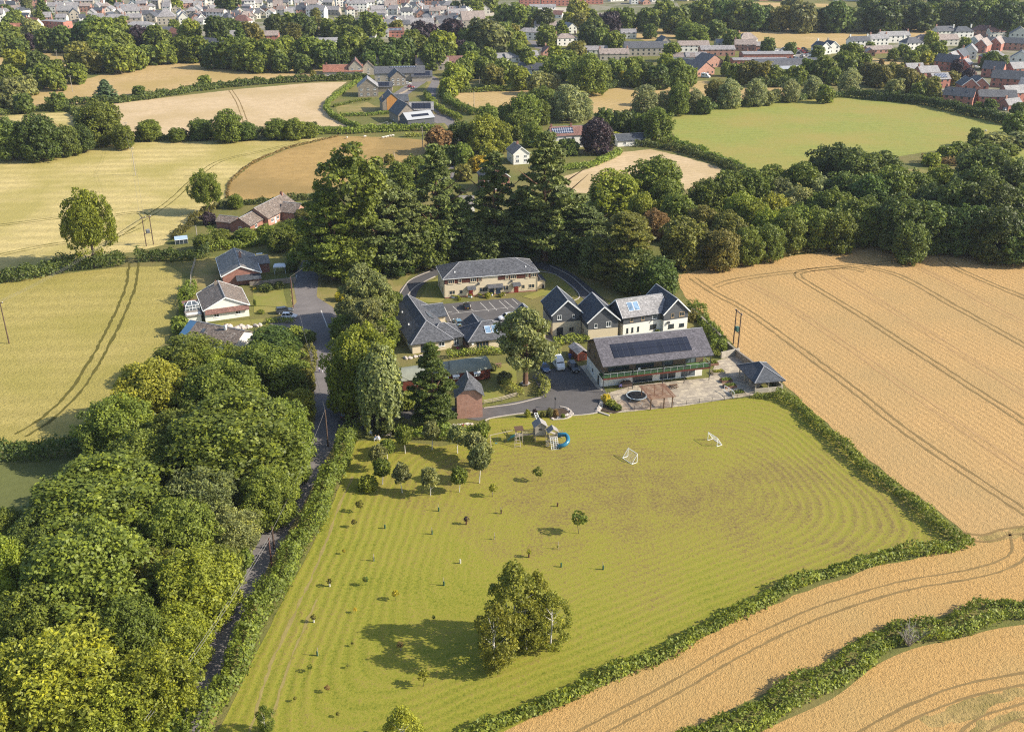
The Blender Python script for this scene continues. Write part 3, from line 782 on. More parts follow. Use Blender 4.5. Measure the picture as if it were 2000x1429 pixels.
for sd in(71,72):reg('cone',proto_cone(sd,4.2,17.0,12000,0.42),4.2,17.0,0.3,0,BARK_RED)
reg('conefar',proto_cone(73,4.0,14.0,3600,0.7),4.0,14.0,0.3,0,BARK_RED)
def proto_spire(seed,Rr,h,leaves,size,base=0.16,nb=90):
 """tall old conifer: narrow irregular column of dark sprays"""
 rng=np.random.default_rng(seed)
 lobes=[]
 for i in range(nb):
  t=(i+0.5)/nb;z=h*(base+(0.98-base)*t)
  prof=min(1.0,0.45+1.6*t)*(1-t)**0.62*(1+0.25*math.sin(t*17+seed))
  a=i*2.399963+rng.uniform(-0.6,0.6);L=Rr*prof*rng.uniform(0.45,1.1);r=Rr*rng.uniform(0.16,0.3)*(1.05-0.6*t)
  lobes.append(((math.cos(a)*L*0.85,math.sin(a)*L*0.85,z-0.15*L),(r*1.2,r*1.2,r*0.6)))
 c,n=lobed(rng,lobes,leaves,size,0.5,0.35,0.6)
 return c,n,rng.uniform(0.6,1.4,len(c))*size,1.6,rng
for sd in(131,132):reg('spire',proto_spire(sd,5.4,28.0,24000,0.4),5.4,28.0,0.5,8,BARK_RED,0.4)
for sd in(81,82,83):reg('pine',proto_pine(sd,6.2,27.0,26000,0.4,0.14,60),6.2,27.0,0.5,9,BARK_RED,0.4)
reg('cedar',proto_pine(86,5.5,13.0,11000,0.32,0.36,36),5.5,13.0,0.45,8,BARK_RED,0.3)
reg('openoak',proto_round(91,6.5,27.0,46,11000,0.45,0.3,(0.17,0.3),open_=0.45),6.5,27.0,0.5,10,BARK)
reg('weep',proto_weep(95,5.0,15.0,17000,0.42),5.0,15.0,0.35,5,BARK)
for sd in(97,98,99):reg('birch',proto_birch(sd,3.4,11.5,7000,0.22,0.1),3.4,11.5,0.16,7,BARK_PALE,0.25)
for sd in(101,102,103):reg('young',proto_round(sd,1.9,6.0,30,1900,0.3,0.3,(0.26,0.42),asp=1.3,nrm=0.5),1.9,6.0,0.09,5,BARK_PALE,0.3)
for sd in(111,112,113):reg('bush',proto_round(sd,1.6,2.2,22,1500,0.24,0.0,(0.3,0.45)),1.6,2.2,0.06,4,BARK,0.1)
for sd in(121,122):reg('sapling',proto_round(sd,0.8,2.6,12,260,0.2,0.35,(0.3,0.5),nrm=0.4),0.8,2.6,0.03,4,BARK,0.3)
ORD=['first','second','third','fourth','fifth','sixth','seventh','eighth','ninth','tenth','eleventh','twelfth']
KIND={'near':('broadleaf_tree','tree'),'ash':('ash_tree','tree'),'round':('broadleaf_tree','tree'),'far':('broadleaf_tree','tree'),'tall':('slender_tree','tree'),'willow':('willow_tree','tree'),'cone':('conifer_tree','tree'),'conefar':('conifer_tree','tree'),'pine':('pine_tree','tree'),'spire':('conifer_tree','tree'),'cedar':('pine_tree','tree'),'openoak':('oak_tree','tree'),'weep':('weeping_tree','tree'),
'birch':('birch_tree','tree'),'young':('young_tree','tree'),'bush':('shrub','shrub'),'sapling':('sapling','sapling')}
LOOK={'mid':'green','fresh':'fresh green','light':'light green','dark':'dark green','grey':'grey-green','willow':'silvery','olive':'olive green','brown':'brownish','purple':'dark purple','yellow':'yellow-green','pine':'dark','fir':'blue-green','birch':'pale green','hedge':'green','beechhedge':'pale green','bramble':'bright green','darkhedge':'dark green'}
WORD={'near':'broadleaved tree','ash':'feathery ash tree','round':'rounded tree','far':'rounded tree','tall':'tall slender tree','willow':'willow','cone':'pointed conifer','conefar':'pointed conifer','pine':'tall pine','spire':'tall conifer','cedar':'spreading pine','openoak':'open-crowned oak','weep':'weeping tree','birch':'birch','young':'young round-headed tree','bush':'shrub','sapling':'sapling'}
TRN=random.Random(3)
def put_tree(key,col,loc,s,sz,label,group,idx=None):
 ms=PROTO[key];crown,trunk,_,_=ms[(idx if idx is not None else TRN.randrange(99))%len(ms)]
 nm,cat=KIND[key]
 r=empty(nm,loc,TRN.uniform(0,6.283),label,cat,group)
 r.scale=(s,s,sz)
 c=link('foliage' if key=='bush' else 'crown',crown,r)
 c.material_slots[0].link='OBJECT';c.material_slots[0].material=LEAF[col]
 link('stem' if key in('bush','sapling')else 'trunk',trunk,r)
 return r
SMALL=38
FARSTUFF=[]
def place_of(it):
 x,y,wd,key,col=it[:5]
 Rr,h0=PROTO[key][0][2:]
 hh=it[5]if len(it)>5 else None
 z=4.0
 for _ in range(4):
  rad=wd/2/ppm(x,y,z)
  h=hh or min(25,max(rad*1.25,h0*rad/Rr*(0.92 if rad>Rr else 1.0)))
  z=h*0.56
 return at(x,y,z),rad/Rr,h/h0
def far_mass():
 """the many smallest distant trees, as one mass of foliage"""
 mats=sorted({it[4]for it in FARSTUFF});vs,mi=[],[]
 src=[]
 for mesh,_,_,_ in PROTO['farlow']:
  a=np.empty(len(mesh.vertices)*3,np.float32);mesh.vertices.foreach_get('co',a);src.append(a.reshape(-1,3))
 for k,it in enumerate(FARSTUFF):
  p,s,sz=place_of(it);a=src[k%len(src)];t=k*1.7
  m=np.array([[math.cos(t)*s,math.sin(t)*s,0],[-math.sin(t)*s,math.cos(t)*s,0],[0,0,sz]],np.float32)
  vs.append(a@m+np.array([p.x,p.y,0],np.float32));mi.append(np.full(len(a)//4,mats.index(it[4]),np.int32))
 v=np.concatenate(vs);N=len(v)//4;me=bpy.data.meshes.new('distant_trees')
 me.vertices.add(N*4);me.vertices.foreach_set('co',v.reshape(-1));me.loops.add(N*4);me.loops.foreach_set('vertex_index',np.arange(N*4,dtype=np.int32))
 me.polygons.add(N);me.polygons.foreach_set('loop_start',np.arange(0,N*4,4,dtype=np.int32))
 for c in mats:me.materials.append(LEAF[c])
 me.polygons.foreach_set('material_index',np.concatenate(mi));me.update(calc_edges=True)
 tag(link('distant_trees',me),'small distant trees scattered among the houses and belts','trees',None,'stuff')
def nth(i):return ORD[i]if i<12 else '%dth'%(i+1)if(i+1)%10 not in(1,2,3)or i<20 else '%d%s'%(i+1,{1:'st',2:'nd',3:'rd'}[(i+1)%10])
def trees(group,place,items,label=None):
 """items: picture x, y of the middle of the crown, crown width in picture px, prototype, colour [, height in m]
    every tree gets its own place on the ground from where its crown is seen"""
 by={}
 made=[]
 for it in items:
  if it[3]=='far' and it[2]<=SMALL and it[4]not in('purple','yellow','brown'):
   FARSTUFF.append(it);continue
  x,y,wd,key,col=it[:5]
  made.append((x,y,key,col)+place_of(it))
  by.setdefault((KIND[key][0],LOOK[col],WORD[key]),[]).append((x,y,len(made)-1))
 lab={}
 for(nm,lk,wd_),l in by.items():
  l.sort()
  for i,(x,y,k)in enumerate(l):
   base='%s %s %s'%(lk,wd_,place)
   if len(l)==1:lab[k]=base
   elif i==0:lab[k]='leftmost '+base
   elif i==len(l)-1:lab[k]='rightmost '+base
   else:lab[k]='%s, %s from the left'%(base,nth(i))
 return[put_tree(key,col,(p.x,p.y,0),s,sz,lab[k],group)for k,(x,y,key,col,p,s,sz)in enumerate(made)]
def stand(label,group,x,yb,yt,wd,key,col,idx=None):
 """a tree whose foot (x, yb) and top row yt are known"""
 p=at(x,yb);Rr,h0=PROTO[key][0][2:]
 lo,hi=0.5,45.0
 for _ in range(30):
  m=(lo+hi)/2
  Z=m-CAM_H;f=CP*p.y-SP*Z;up=SP*p.y+CP*Z
  if 714.5-F*up/f>yt:lo=m
  else:hi=m
 s=wd/2/ppm(x,(yb+yt)/2,lo/2)/Rr
 return put_tree(key,col,(p.x,p.y,0),s,lo/h0,label,group,idx)
def hedge(label,group,px,wid,ht,col='hedge',size=0.3,dens=26,lump=0.25,name='hedge',ground=True,cat='hedge',rough=0.18,gaps=0.0,z=0):
 """leafy hedge swept along a line on the ground, humped and ragged"""
 pts=smooth_path(pxs(px),1.0)
 seed=int(abs(pts[0].x*13+pts[0].y*7))%100000
 rng=np.random.default_rng(seed)
 P_=np.array([[p.x,p.y]for p in pts]);seg=np.linalg.norm(np.diff(P_,axis=0),axis=1);L=np.concatenate([[0],np.cumsum(seg)])
 N=int(L[-1]*dens*(wid*0.5+ht))
 s=rng.random(N)*L[-1]
 i=np.clip(np.searchsorted(L,s)-1,0,len(seg)-1);f=((s-L[i])/seg[i])[:,None]
 c=P_[i]*(1-f)+P_[i+1]*f
 tan=(P_[i+1]-P_[i])/seg[i][:,None];nor=np.stack([-tan[:,1],tan[:,0]],1)
 hum=1+1.25*lump*(0.5*np.sin(s/1.9+seed)+0.35*np.sin(s/0.8+1.3)+0.4*np.sin(s/4.7+2.1))
 th=rng.random(N)*math.pi*1.0
 e=0.55
 cx=np.sign(np.cos(th))*np.abs(np.cos(th))**e;cz=np.sin(th)**e
 rr=1-0.3*rng.random(N)**2+rng.normal(size=N)*rough*0.5
 off=cx*wid/2*rr*(0.7+0.3*hum)+0.15*wid*np.sin(s/3.1)
 zz=cz*ht*rr*hum
 pos=np.stack([c[:,0]+nor[:,0]*off,c[:,1]+nor[:,1]*off,np.maximum(0.03,zz)+z],1)
 nn=np.stack([nor[:,0]*cx,nor[:,1]*cx,cz],1)*0.65+rng.normal(size=(N,3))*0.5
 if gaps:
  keep=np.sin(s/2.3+seed)+np.sin(s/5.1)>-2+2*gaps
  pos,nn=pos[keep],nn[keep]
 me=leaf_mesh(name,pos,nn,rng.uniform(0.6,1.4,len(pos))*size,LEAF[col],rng,1.2)
 o=link(name,me)
 return tag(o,label,cat,group)
 # ================================================================ buildings
class House:
 """a building with its parts; x runs along the front from its left end, y runs back from the front"""
 def __init__(s,name,label,cat,loc,rz,group=None):
  s.r=empty(name,loc,rz,label,cat,group);s.m={};s.order=[];s.wins=0
 def mb(s,part,m,label=None):
  k=(part,m.name)
  if k not in s.m:s.m[k]=(MB(),m,label);s.order.append(k)
  return s.m[k][0]
 def gable(s,x0,x1,y0,y1,eave,pitch,wall,roof,axis='x',oh=0.4,z0=0.0,clad=None,barge=None,gut=DARKMETAL,ridge=True,asym=0.0,ohe=None,part='roof'):
  """gabled block; axis is the direction of the ridge; clad = (z from, material) for another cladding above"""
  tp=math.tan(R(pitch));g=0.03;ohe=oh if ohe is None else ohe
  if axis=='x':a0,a1,b0,b1=x0,x1,y0,y1;P3=lambda a,b,z:(a,b,z)
  else:a0,a1,b0,b1=y0,y1,x0,x1;P3=lambda a,b,z:(b,a,z)
  bm=(b0+b1)/2+asym;hr0=(bm-b0)*tp;zr=eave+hr0
  tp1=hr0/(b1-bm)
  def shell(mbx,za,zb,e):
   A0,A1,B0,B1=a0-e,a1+e,b0-e,b1+e
   for q in([P3(A0,B0,za),P3(A1,B0,za),P3(A1,B0,zb),P3(A0,B0,zb)],[P3(A1,B1,za),P3(A0,B1,za),P3(A0,B1,zb),P3(A1,B1,zb)]):
    mbx.poly(q if axis=='x' else q[::-1])
   top=zb>=eave-1e-6
   for A,fl in((A0,1),(A1,0)):
    q=[P3(A,B0,za),P3(A,B1,za),P3(A,B1,zb)]+([P3(A,bm,zr-0.02)]if top else[])+[P3(A,B0,zb)]
    if(axis=='x')==bool(fl):q=q[::-1]
    mbx.poly(q)
  if clad:
   shell(s.mb('wall',wall),z0,clad[0],0.0);shell(s.mb('cladding',clad[1]),clad[0],eave,g)
   e=g
   s.mb('cladding',clad[1])
  else:shell(s.mb('wall',wall),z0,eave,0.0)
  t=0.16;zl=eave-ohe*tp+0.12;zl1=eave-ohe*tp1+0.12;zt=zr+0.12
  v=[P3(a0-oh,b0-ohe,zl),P3(a1+oh,b0-ohe,zl),P3(a1+oh,bm,zt),P3(a0-oh,bm,zt),P3(a0-oh,b1+ohe,zl1),P3(a1+oh,b1+ohe,zl1)]
  fs=[(0,1,2,3),(3,2,5,4)]
  if axis!='x':fs=[f[::-1]for f in fs]
  s.mb(part,roof).slab(v,fs,t)
  if ridge:s.mb('ridge_tiles',LEAD).bar(P3(a0-oh,bm,zt+0.02),P3(a1+oh,bm,zt+0.02),0.22,0.12)
  if gut:
   for b,z in((b0-ohe-0.06,zl-0.06),(b1+ohe+0.06,zl1-0.06)):s.mb('gutter',gut).bar(P3(a0-oh,b,z),P3(a1+oh,b,z),0.11,0.12)
  if barge:
   for A in(a0-oh-0.04,a1+oh+0.04):
    for b,z in((b0-ohe,zl),(b1+ohe,zl1)):MB().bar(P3(A,b,z-0.06),P3(A,bm,zt-0.06),0.06,0.3).build('bargeboard',barge,s.r)
  return zr
 def hip(s,x0,x1,y0,y1,eave,pitch,wall,roof,oh=0.45,clad=None,gut=DARKMETAL,z0=0.0,left=True,right=True,wall_=True):
  tp=math.tan(R(pitch));w_,d_=x1-x0,y1-y0
  if wall_:
   if clad:
    s.mb('wall',wall).box(x0,x1,y0,y1,z0,clad[0]);s.mb('cladding',clad[1]).box(x0-.03,x1+.03,y0-.03,y1+.03,clad[0],eave)
   else:s.mb('wall',wall).box(x0,x1,y0,y1,z0,eave)
  X0,X1,Y0,Y1=x0-oh,x1+oh,y0-oh,y1+oh
  hw=min(X1-X0,Y1-Y0)/2;zl=eave-0.02;zt=zl+hw*tp
  if X1-X0>=Y1-Y0:
   ra=(X0+hw if left else X0,(Y0+Y1)/2,zt);rb=(X1-hw if right else X1,(Y0+Y1)/2,zt)
   v=[(X0,Y0,zl),(X1,Y0,zl),(X1,Y1,zl),(X0,Y1,zl),ra,rb]
   fs=[(0,1,5,4),(1,2,5),(2,3,4,5),(3,0,4)]
  else:
   ra=((X0+X1)/2,Y0+hw if left else Y0,zt);rb=((X0+X1)/2,Y1-hw if right else Y1,zt)
   v=[(X0,Y0,zl),(X1,Y0,zl),(X1,Y1,zl),(X0,Y1,zl),ra,rb]
   fs=[(0,1,4),(1,2,5,4),(2,3,5),(3,0,4,5)]
  s.mb('roof',roof).slab(v,fs,0.15)
  rt=s.mb('ridge_tiles',LEAD)
  up=Vector((0,0,0.04))
  rt.bar(Vector(v[4])+up,Vector(v[5])+up,0.2,0.1)
  cor=((0,4),(3,4),(1,5),(2,5))if X1-X0>=Y1-Y0 else((0,4),(1,4),(2,5),(3,5))
  for a,b in cor:rt.bar(Vector(v[a])+up,Vector(v[b])+up,0.18,0.1)
  if gut:
   gm=s.mb('gutter',gut)
   for a,b in((0,1),(1,2),(2,3),(3,0)):gm.bar(Vector(v[a])-up*2,Vector(v[b])-up*2,0.12,0.12)
  return zt
 def frame(s,side,at_):
  """origin, right and outward vectors of a wall: side f(ront) b(ack) l(eft) r(ight), at_ the wall's own y or x"""
  return{'f':(lambda u,z,o=0:Vector((u,at_-o,z)),1),'b':(lambda u,z,o=0:Vector((u,at_+o,z)),-1),'l':(lambda u,z,o=0:Vector((at_-o,u,z)),-1),'r':(lambda u,z,o=0:Vector((at_+o,u,z)),1)}[side][0]
 def win(s,side,at_,u,z,wd,ht,n=2,m=None,glass=None,off=0.0,sill=True):
  """window with frame, mullions and pane; u is its middle along the wall, z its foot"""
  W=s.frame(side,at_);m=m or UPVC;t=0.09 if wd>0.8 else 0.07
  fm=MB();h=0.05
  def b(u0,u1,z0,z1,o0,o1):
   p,q=W(u0,z0,o0+off),W(u1,z1,o1+off)
   fm.box(min(p.x,q.x),max(p.x,q.x),min(p.y,q.y),max(p.y,q.y),z0,z1)
  u0,u1=u-wd/2,u+wd/2
  b(u0,u1,z,z+t,-0.02,h);b(u0,u1,z+ht-t,z+ht,-0.02,h)
  b(u0,u0+t,z+t,z+ht-t,-0.02,h);b(u1-t,u1,z+t,z+ht-t,-0.02,h)
  for k in range(1,n):
   c=u0+wd*k/n;b(c-t/2,c+t/2,z+t,z+ht-t,-0.02,h-0.005)
  if sill:b(u0-0.08,u1+0.08,z-0.09,z-0.002,-0.02,0.12)
  w_=fm.build('window',m,s.r,uv=False)
  pm=MB();p,q=W(u0+t,z+t,off-0.03),W(u1-t,z+ht-t,off+0.015)
  pm.box(min(p.x,q.x),max(p.x,q.x),min(p.y,q.y),max(p.y,q.y),z+t*0.98,z+ht-t*0.98)
  pm.build('pane',glass or GLASS,w_,uv=False)
  return w_
 def door(s,side,at_,u,wd=1.0,ht=2.1,m=None,z=0.05,off=0.0,label=None):
  W=s.frame(side,at_);d=MB();p,q=W(u-wd/2,z,-0.03+off),W(u+wd/2,z+ht,0.06+off)
  d.box(min(p.x,q.x),max(p.x,q.x),min(p.y,q.y),max(p.y,q.y),z,z+ht)
  o=d.build('door',m or RED_DOOR,s.r,uv=False)
  h=MB();p=W(u+wd*0.36,z+1.0,0.09+off);h.box(p.x-.04,p.x+.04,p.y-.04,p.y+.04,z+0.97,z+1.1);h.build('handle',GALV,o,uv=False)
  return o
 def chimney(s,x,y,z0,z1,m=BRICK,w_=0.75,d_=0.55,pots=2):
  c=MB();c.box(x-w_/2,x+w_/2,y-d_/2,y+d_/2,z0,z1);c.box(x-w_/2-.07,x+w_/2+.07,y-d_/2-.07,y+d_/2+.07,z1-0.25,z1-0.12)
  o=c.build('chimney',m,s.r)
  p=MB()
  for k in range(pots):
   xx=x+(k-(pots-1)/2)*0.36;p.tube([(xx,y,z1),(xx,y,z1+0.42)],[0.13,0.1],8)
  p.build('pot',TILE_RED,o,uv=False)
  return o
 def skylight(s,c,along,up,w_,h,m=GLASS_PALE,name='roof_window',frame=DARKMETAL,part=None):
  """window lying in a roof: c its middle, along and up its directions"""
  c,a,u=Vector(c),Vector(along).normalized(),Vector(up).normalized();n=a.cross(u)
  f=MB().obox(c+n*0.04,a,u,n,w_/2,h/2,0.05).build(name,frame,s.r,uv=False)
  g=MB().obox(c+n*0.08,a,u,n,w_/2-0.08,h/2-0.08,0.025);g.build('pane' if name=='roof_window' else 'cells',m,f)
  return f
 def done(s):
  for k in s.order:
   mb,m,lab=s.m[k];o=mb.build(k[0],m,s.r)
   if lab:o['label']=lab
  return s.r
def frontage(fl,fr):
 """place of a building from the picture points of its two front corners on the ground"""
 a,b=at(*fl),at(*fr);d=b-a
 return a,math.atan2(d.y,d.x),d.length
CREAMF=plain('cream_window_frame',(0.66,0.55,0.38),0.08,0.7)
# ---------------------------------------------------------------- cream hall with hipped slate roof
a,rz,W0=frontage((868,583),(1050,568))
h=House('apartment_building','long cream apartment block with hipped slate roof behind the car park','building',a,rz)
Wd,Dp=26.4,10.6
h.hip(0,Wd,0,Dp,5.75,25,CREAM,SLATE,0.38,clad=None,gut=UPVC)
bd=h.mb('cladding',CLAD_RED)
for x0,x1 in((0.02,10.6),(15.1,Wd-.02)):bd.box(x0,x1,-0.05,0.02,4.15,5.4)
h.mb('plinth',BRICK).box(0.0,Wd,-0.04,0.05,0.0,0.35)
for u,wd,n in((2.0,1.8,3),(4.4,1.0,2),(8.2,1.8,3),(10.0,0.8,2),(17.6,1.0,2),(19.4,1.8,3),(23.4,0.9,2),(25.2,1.6,3)):h.win('f',0,u,4.2,wd,1.1,n,CREAMF,GLASS,0.06)
for u,wd,n,ht in((2.2,1.6,2,1.2),(4.7,0.9,1,1.2),(11.0,2.4,3,1.4),(16.9,2.3,3,1.4),(22.3,0.9,1,1.2),(24.7,1.7,2,1.2)):h.win('f',0,u,1.0,wd,ht,n,CREAMF,GLASS)
h.door('f',0,7.4,1.2,2.1);h.door('f',0,20.3,1.2,2.1)
h.door('f',0,13.3,1.3,2.2,BLUE_DOOR);h.door('f',0,15.2,1.3,2.2,BLUE_DOOR)
for x0,x1 in((6.3,8.7),(12.0,16.4),(19.1,21.4)):
 c=h.mb('porch_canopy',SLATE);c.slab([(x0,-1.4,2.45),(x1,-1.4,2.45),(x1,-0.02,3.1),(x0,-0.02,3.1)],[(0,1,2,3)],0.14)
 for x in(x0+.2,x1-.2):MB().bar((x,-1.2,2.36),(x,0,1.6),0.12).build('canopy_bracket',OAKF,h.r)
for x in(9.6,18.9):
 d=MB();d.tube([(x,-0.1,3.5),(x,-0.3,3.55)],[0.3,0.34],10);d.build('satellite_dish',DARKMETAL,h.r,uv=False)
for x in(0.15,Wd-0.15):MB().tube([(x,-0.1,0),(x,-0.1,5.5)],0.05,6).build('downpipe',DARKMETAL,h.r)
for x,y in((3.2,1.6),(23.2,1.6)):MB().box(x,x+.35,y,y+.35,6.4,6.95).build('roof_vent',UPVC,h.r)
for u,wd in((3,1.2),(7.5,1.2)):h.win('l',0,u,1.0,wd,1.2,2,OAKF);
h.win('b',Dp,8,1,1.6,1.2);h.win('b',Dp,18,1,1.6,1.2)
h.gable(Wd+0.05,Wd+2.6,1.5,6.5,2.2,24,CREAM,SLATE_DARK,'y',0.25)
h.done()
# ---------------------------------------------------------------- slate bungalow, left of the car park
a,rz,W0=frontage((806,691),(886,680))
h=House('bungalow','L-shaped cream bungalow with hipped slate roof left of the car park','house',a,rz)
Wd=12.4
h.hip(0,9.8,0,23.5,2.6,33,CREAM,SLATE,0.5,gut=DARKMETAL,right=False)
h.hip(4.5,12.9,1.0,8.2,2.55,33,CREAM,SLATE,0.5)
h.gable(6.5,12.6,15.6,22.4,2.5,30,CREAM,SLATE_DARK,'x',0.4)
h.win('f',0,3.4,0.15,2.6,2.1,2,DARKMETAL,GLASS);h.win('f',0,7.3,1.0,1.5,1.1,2,UPVC);h.win('f',1.0,11.3,0.2,1.3,2.0,2,UPVC,GLASS_PALE)
for u in(4,9,14,19):h.win('l',0,u,1.0,1.3,1.1,2,UPVC)
h.win('r',9.8,11.5,1.0,1.4,1.1,2);h.door('r',9.8,13.6,1.0,2.05,UPVC)
h.mb('porch_post',UPVC).box(12.3,12.5,15.7,15.9,0,2.5)
tp=math.tan(R(33));xr=7.6
h.skylight((xr,12.2,2.55+(10.3-xr)*tp+0.1),(0,1,0),(-1,0,tp),3.4,1.7,GLASS_PALE)
for x,y in((1.6,17.0),(1.2,8.6)):MB().box(x,x+.3,y,y+.3,3.9,4.35).build('roof_vent',UPVC,h.r)
h.done()
a,rz,W0=frontage((917,686),(1000,676))
h=House('bungalow','cream bungalow with hipped slate roof and roof lights beside the pine','house',a,rz)
h.hip(0,11.0,0,8.6,2.6,33,CREAM,SLATE,0.5)
h.gable(1.5,7.0,5,12.8,2.5,33,CREAM,SLATE_DARK,'y',0.35)
h.win('f',0,3.3,0.15,3.2,2.1,4,OAKF);h.win('f',0,8.7,0.15,2.2,2.0,3,OAKF);h.win('l',0,4,1,1.2,1.1);h.win('r',11.0,3,1,1.2,1.1)
tp=math.tan(R(33))
for x in(5.2,6.9):h.skylight((x,2.0,2.58+2.5*tp+0.1),(1,0,0),(0,1,tp),1.5,2.2,GLASS_BLUE,frame=UPVC)
d=MB();d.tube([(0.8,-0.1,2.0),(0.8,-0.3,2.05)],[0.3,0.34],10);d.build('satellite_dish',UPVC,h.r,uv=False)
h.done()
fe=MB()
for i in range(10):
 p=at(896+i*2.2,650+i*4.2);fe.box(p.x-.06,p.x+.06,p.y-.06,p.y+.06,0,1.9)
fe.bar(at(896,650,1.0),at(916,688,1.0),0.05,1.7)
tag(fe.build('garden_fence',WOOD_BROWN),'dark timber fence between the two slate bungalows','fence')
# ---------------------------------------------------------------- gabled cottages
def cottage(label,fl,wd,dp,rzd,eave,pitch,clad,wins,doors=(),asym=0.0,wall=CREAM):
 a=at(*fl)
 h=House('gabled_cottage',label,'house',a,R(rzd))
 h.gable(0,wd,0,dp,eave,pitch,wall,SLATE_DARK,'y',0.45,clad=clad,barge=UPVC,ohe=0.5)
 for w_ in wins:h.win(*w_)
 for d_ in doors:h.door(*d_)
 return h
h=cottage('cream and dark-boarded gabled cottage with patio doors beside the loop drive',(1079,657),7.4,9.5,13,6.1,42,(3.7,CLAD_DARK),[('f',0,1.7,4.4,1.1,1.2,2,UPVC,None,0.03),('f',0,5.3,4.5,0.6,1.0,1,UPVC,None,0.03),('f',0,4.9,0.9,1.2,1.2,2,OAKF)],[('f',0,1.9,1.6,2.2,DARKMETAL)])
h.done()
h=cottage('second gabled slate cottage, dark boards above cream wall, right of the first',(1148,668),7.7,9.5,13,5.6,42,(3.3,CLAD_DARK),[('f',0,1.9,3.7,0.75,1.1,1,UPVC,None,0.03),('f',0,5.2,3.7,1.3,1.4,2,UPVC,None,0.03),('l',0,4,1.0,1.0,1.1,2,OAKF)])
h.done()
h=cottage('low gabled slate cottage half hidden behind the spreading pine',(1012,668),7.0,9.5,13,3.0,42,(2.8,CLAD_DARK),[('f',0,3.4,0.8,1.2,1.2,2,UPVC)])
h.done()
a,rz,W0=frontage((1218,664),(1337,646))
h=House('detached_house','white and dark-boarded house with two roof collectors and a gabled right wing','house',a,rz)
h.gable(0,12.0,0.6,8.6,5.9,38,WHITE,SLATE_PALE,'x',0.4,clad=(3.9,CLAD_DARK),barge=UPVC)
h.gable(10.6,17.4,-0.6,10.2,5.9,45,WHITE,SLATE_DARK,'y',0.4,clad=(3.9,CLAD_DARK),barge=UPVC)
for u in(2.2,5.3):h.win('f',0.6,u,4.4,0.8,1.0,1,OAKF,None,0.03)
h.win('f',0.6,8.6,4.3,1.4,1.2,1,UPVC,GLASS_PALE,0.03)
for u in(1.2,2.6,4.2):h.win('f',0.6,u,1.5,0.5,1.3,1,DARKMETAL)
h.win('f',0.6,8.4,1.6,1.8,1.2,2,DARKMETAL)
h.win('f',-0.6,13.0,4.5,0.8,1.1,1,OAKF,None,0.03);h.win('f',-0.6,15.6,4.5,1.4,1.2,2,OAKF,None,0.03);h.win('f',-0.6,12.8,1.6,1.6,1.1,2,DARKMETAL);h.win('f',-0.6,15.8,1.6,1.4,0.9,2,DARKMETAL)
h.door('l',0,6.6,1.0,2.1,DARKMETAL)
tp=math.tan(R(38))
for x in(2.7,4.3):h.skylight((x,2.6,5.9+2.0*tp+0.12),(1,0,0),(0,1,tp),1.5,2.6,GLASS_BLUE,'solar_collector',UPVC)
d=MB();d.tube([(11.9,-0.75,3.3),(11.9,-0.95,3.35)],[0.36,0.4],10);d.build('satellite_dish',DARKMETAL,h.r,uv=False)
h.done()
# ---------------------------------------------------------------- large house with solar roof and balcony
a,rz,W0=frontage((1177,767),(1387,743))
h=House('balcony_house','large house with a black solar array on its slate roof and a long glass balcony','house',a,rz)
Wd=25.6
wl,cl=WHITE,CLAD_BROWN
DZ=0.6;y0,y1=3.0,13.0;ev=6.6;pt=33;tp=math.tan(R(pt));ym=(y0+y1)/2-1.4
w_=h.mb('wall',wl);w_.box(0.5,Wd-0.5,y0,y1,0,2.75+DZ)
zr=ev+(ym-0.0)*tp*0.86
u=h.mb('cladding',cl)
e=0.03
X0,X1=0.5-e,Wd-0.5+e
pf=(zr-ev)/(ym+0.5)
zf=ev+(y0+0.5)*pf;pb=pf;zb=zr-(y1-ym)*pb
for X,fl in((X0,1),(X1,0)):
 q=[(X,y0-e,2.75+DZ),(X,y1+e,2.75+DZ),(X,y1+e,zb),(X,ym,zr-0.1),(X,y0-e,zf)]
 u.poly(q[::-1]if fl else q)
u.poly([(X0,y0-e,2.75+DZ),(X1,y0-e,2.75+DZ),(X1,y0-e,zf),(X0,y0-e,zf)]);u.poly([(X1,y1+e,2.75+DZ),(X0,y1+e,2.75+DZ),(X0,y1+e,zb),(X1,y1+e,zb)])
ra,rb=-0.35,Wd+0.35
v=[(ra,-0.5,ev),(rb,-0.5,ev),(rb,ym,zr+.1),(ra,ym,zr+.1),(ra,y1+0.5,zb-0.1),(rb,y1+0.5,zb-0.1)]
h.mb('roof',SLATE_PURPLE).slab(v,[(0,1,2,3),(3,2,5,4)],0.18)
h.mb('ridge_tiles',LEAD).bar((ra,ym,zr+.13),(rb,ym,zr+.13),0.24,0.12)
h.mb('gutter',DARKMETAL).bar((ra,-0.58,ev-.08),(rb,-0.58,ev-.08),0.13,0.14)
sl=Vector((0,ym+.5,zr+.1-ev)).normalized();L=(Vector((0,ym,zr+.1))-Vector((0,-0.5,ev))).length
nrm=Vector((1,0,0)).cross(sl)
for r_ in range(2):
 c0=Vector((0,-0.5,ev))+sl*(L*0.37+r_*(L*0.245))
 for k in range(14):
  x=2.9+1.32*k+0.66
  f=MB().obox(c0+Vector((x,0,0))+nrm*0.07,(1,0,0),sl,nrm,0.645,L*0.118,0.03).build('solar_panel',SOLAR,h.r)
h.mb('balcony_deck',DARKMETAL).box(0.0,Wd,0.0,y0-0.04,2.55+DZ,2.85+DZ)
h.mb('balcony_grass',plain('artificial_grass',(0.06,0.15,0.025),0.2,0.95)).box(0.08,Wd-0.08,0.12,y0-0.06,2.853+DZ,2.88+DZ)
NP=16
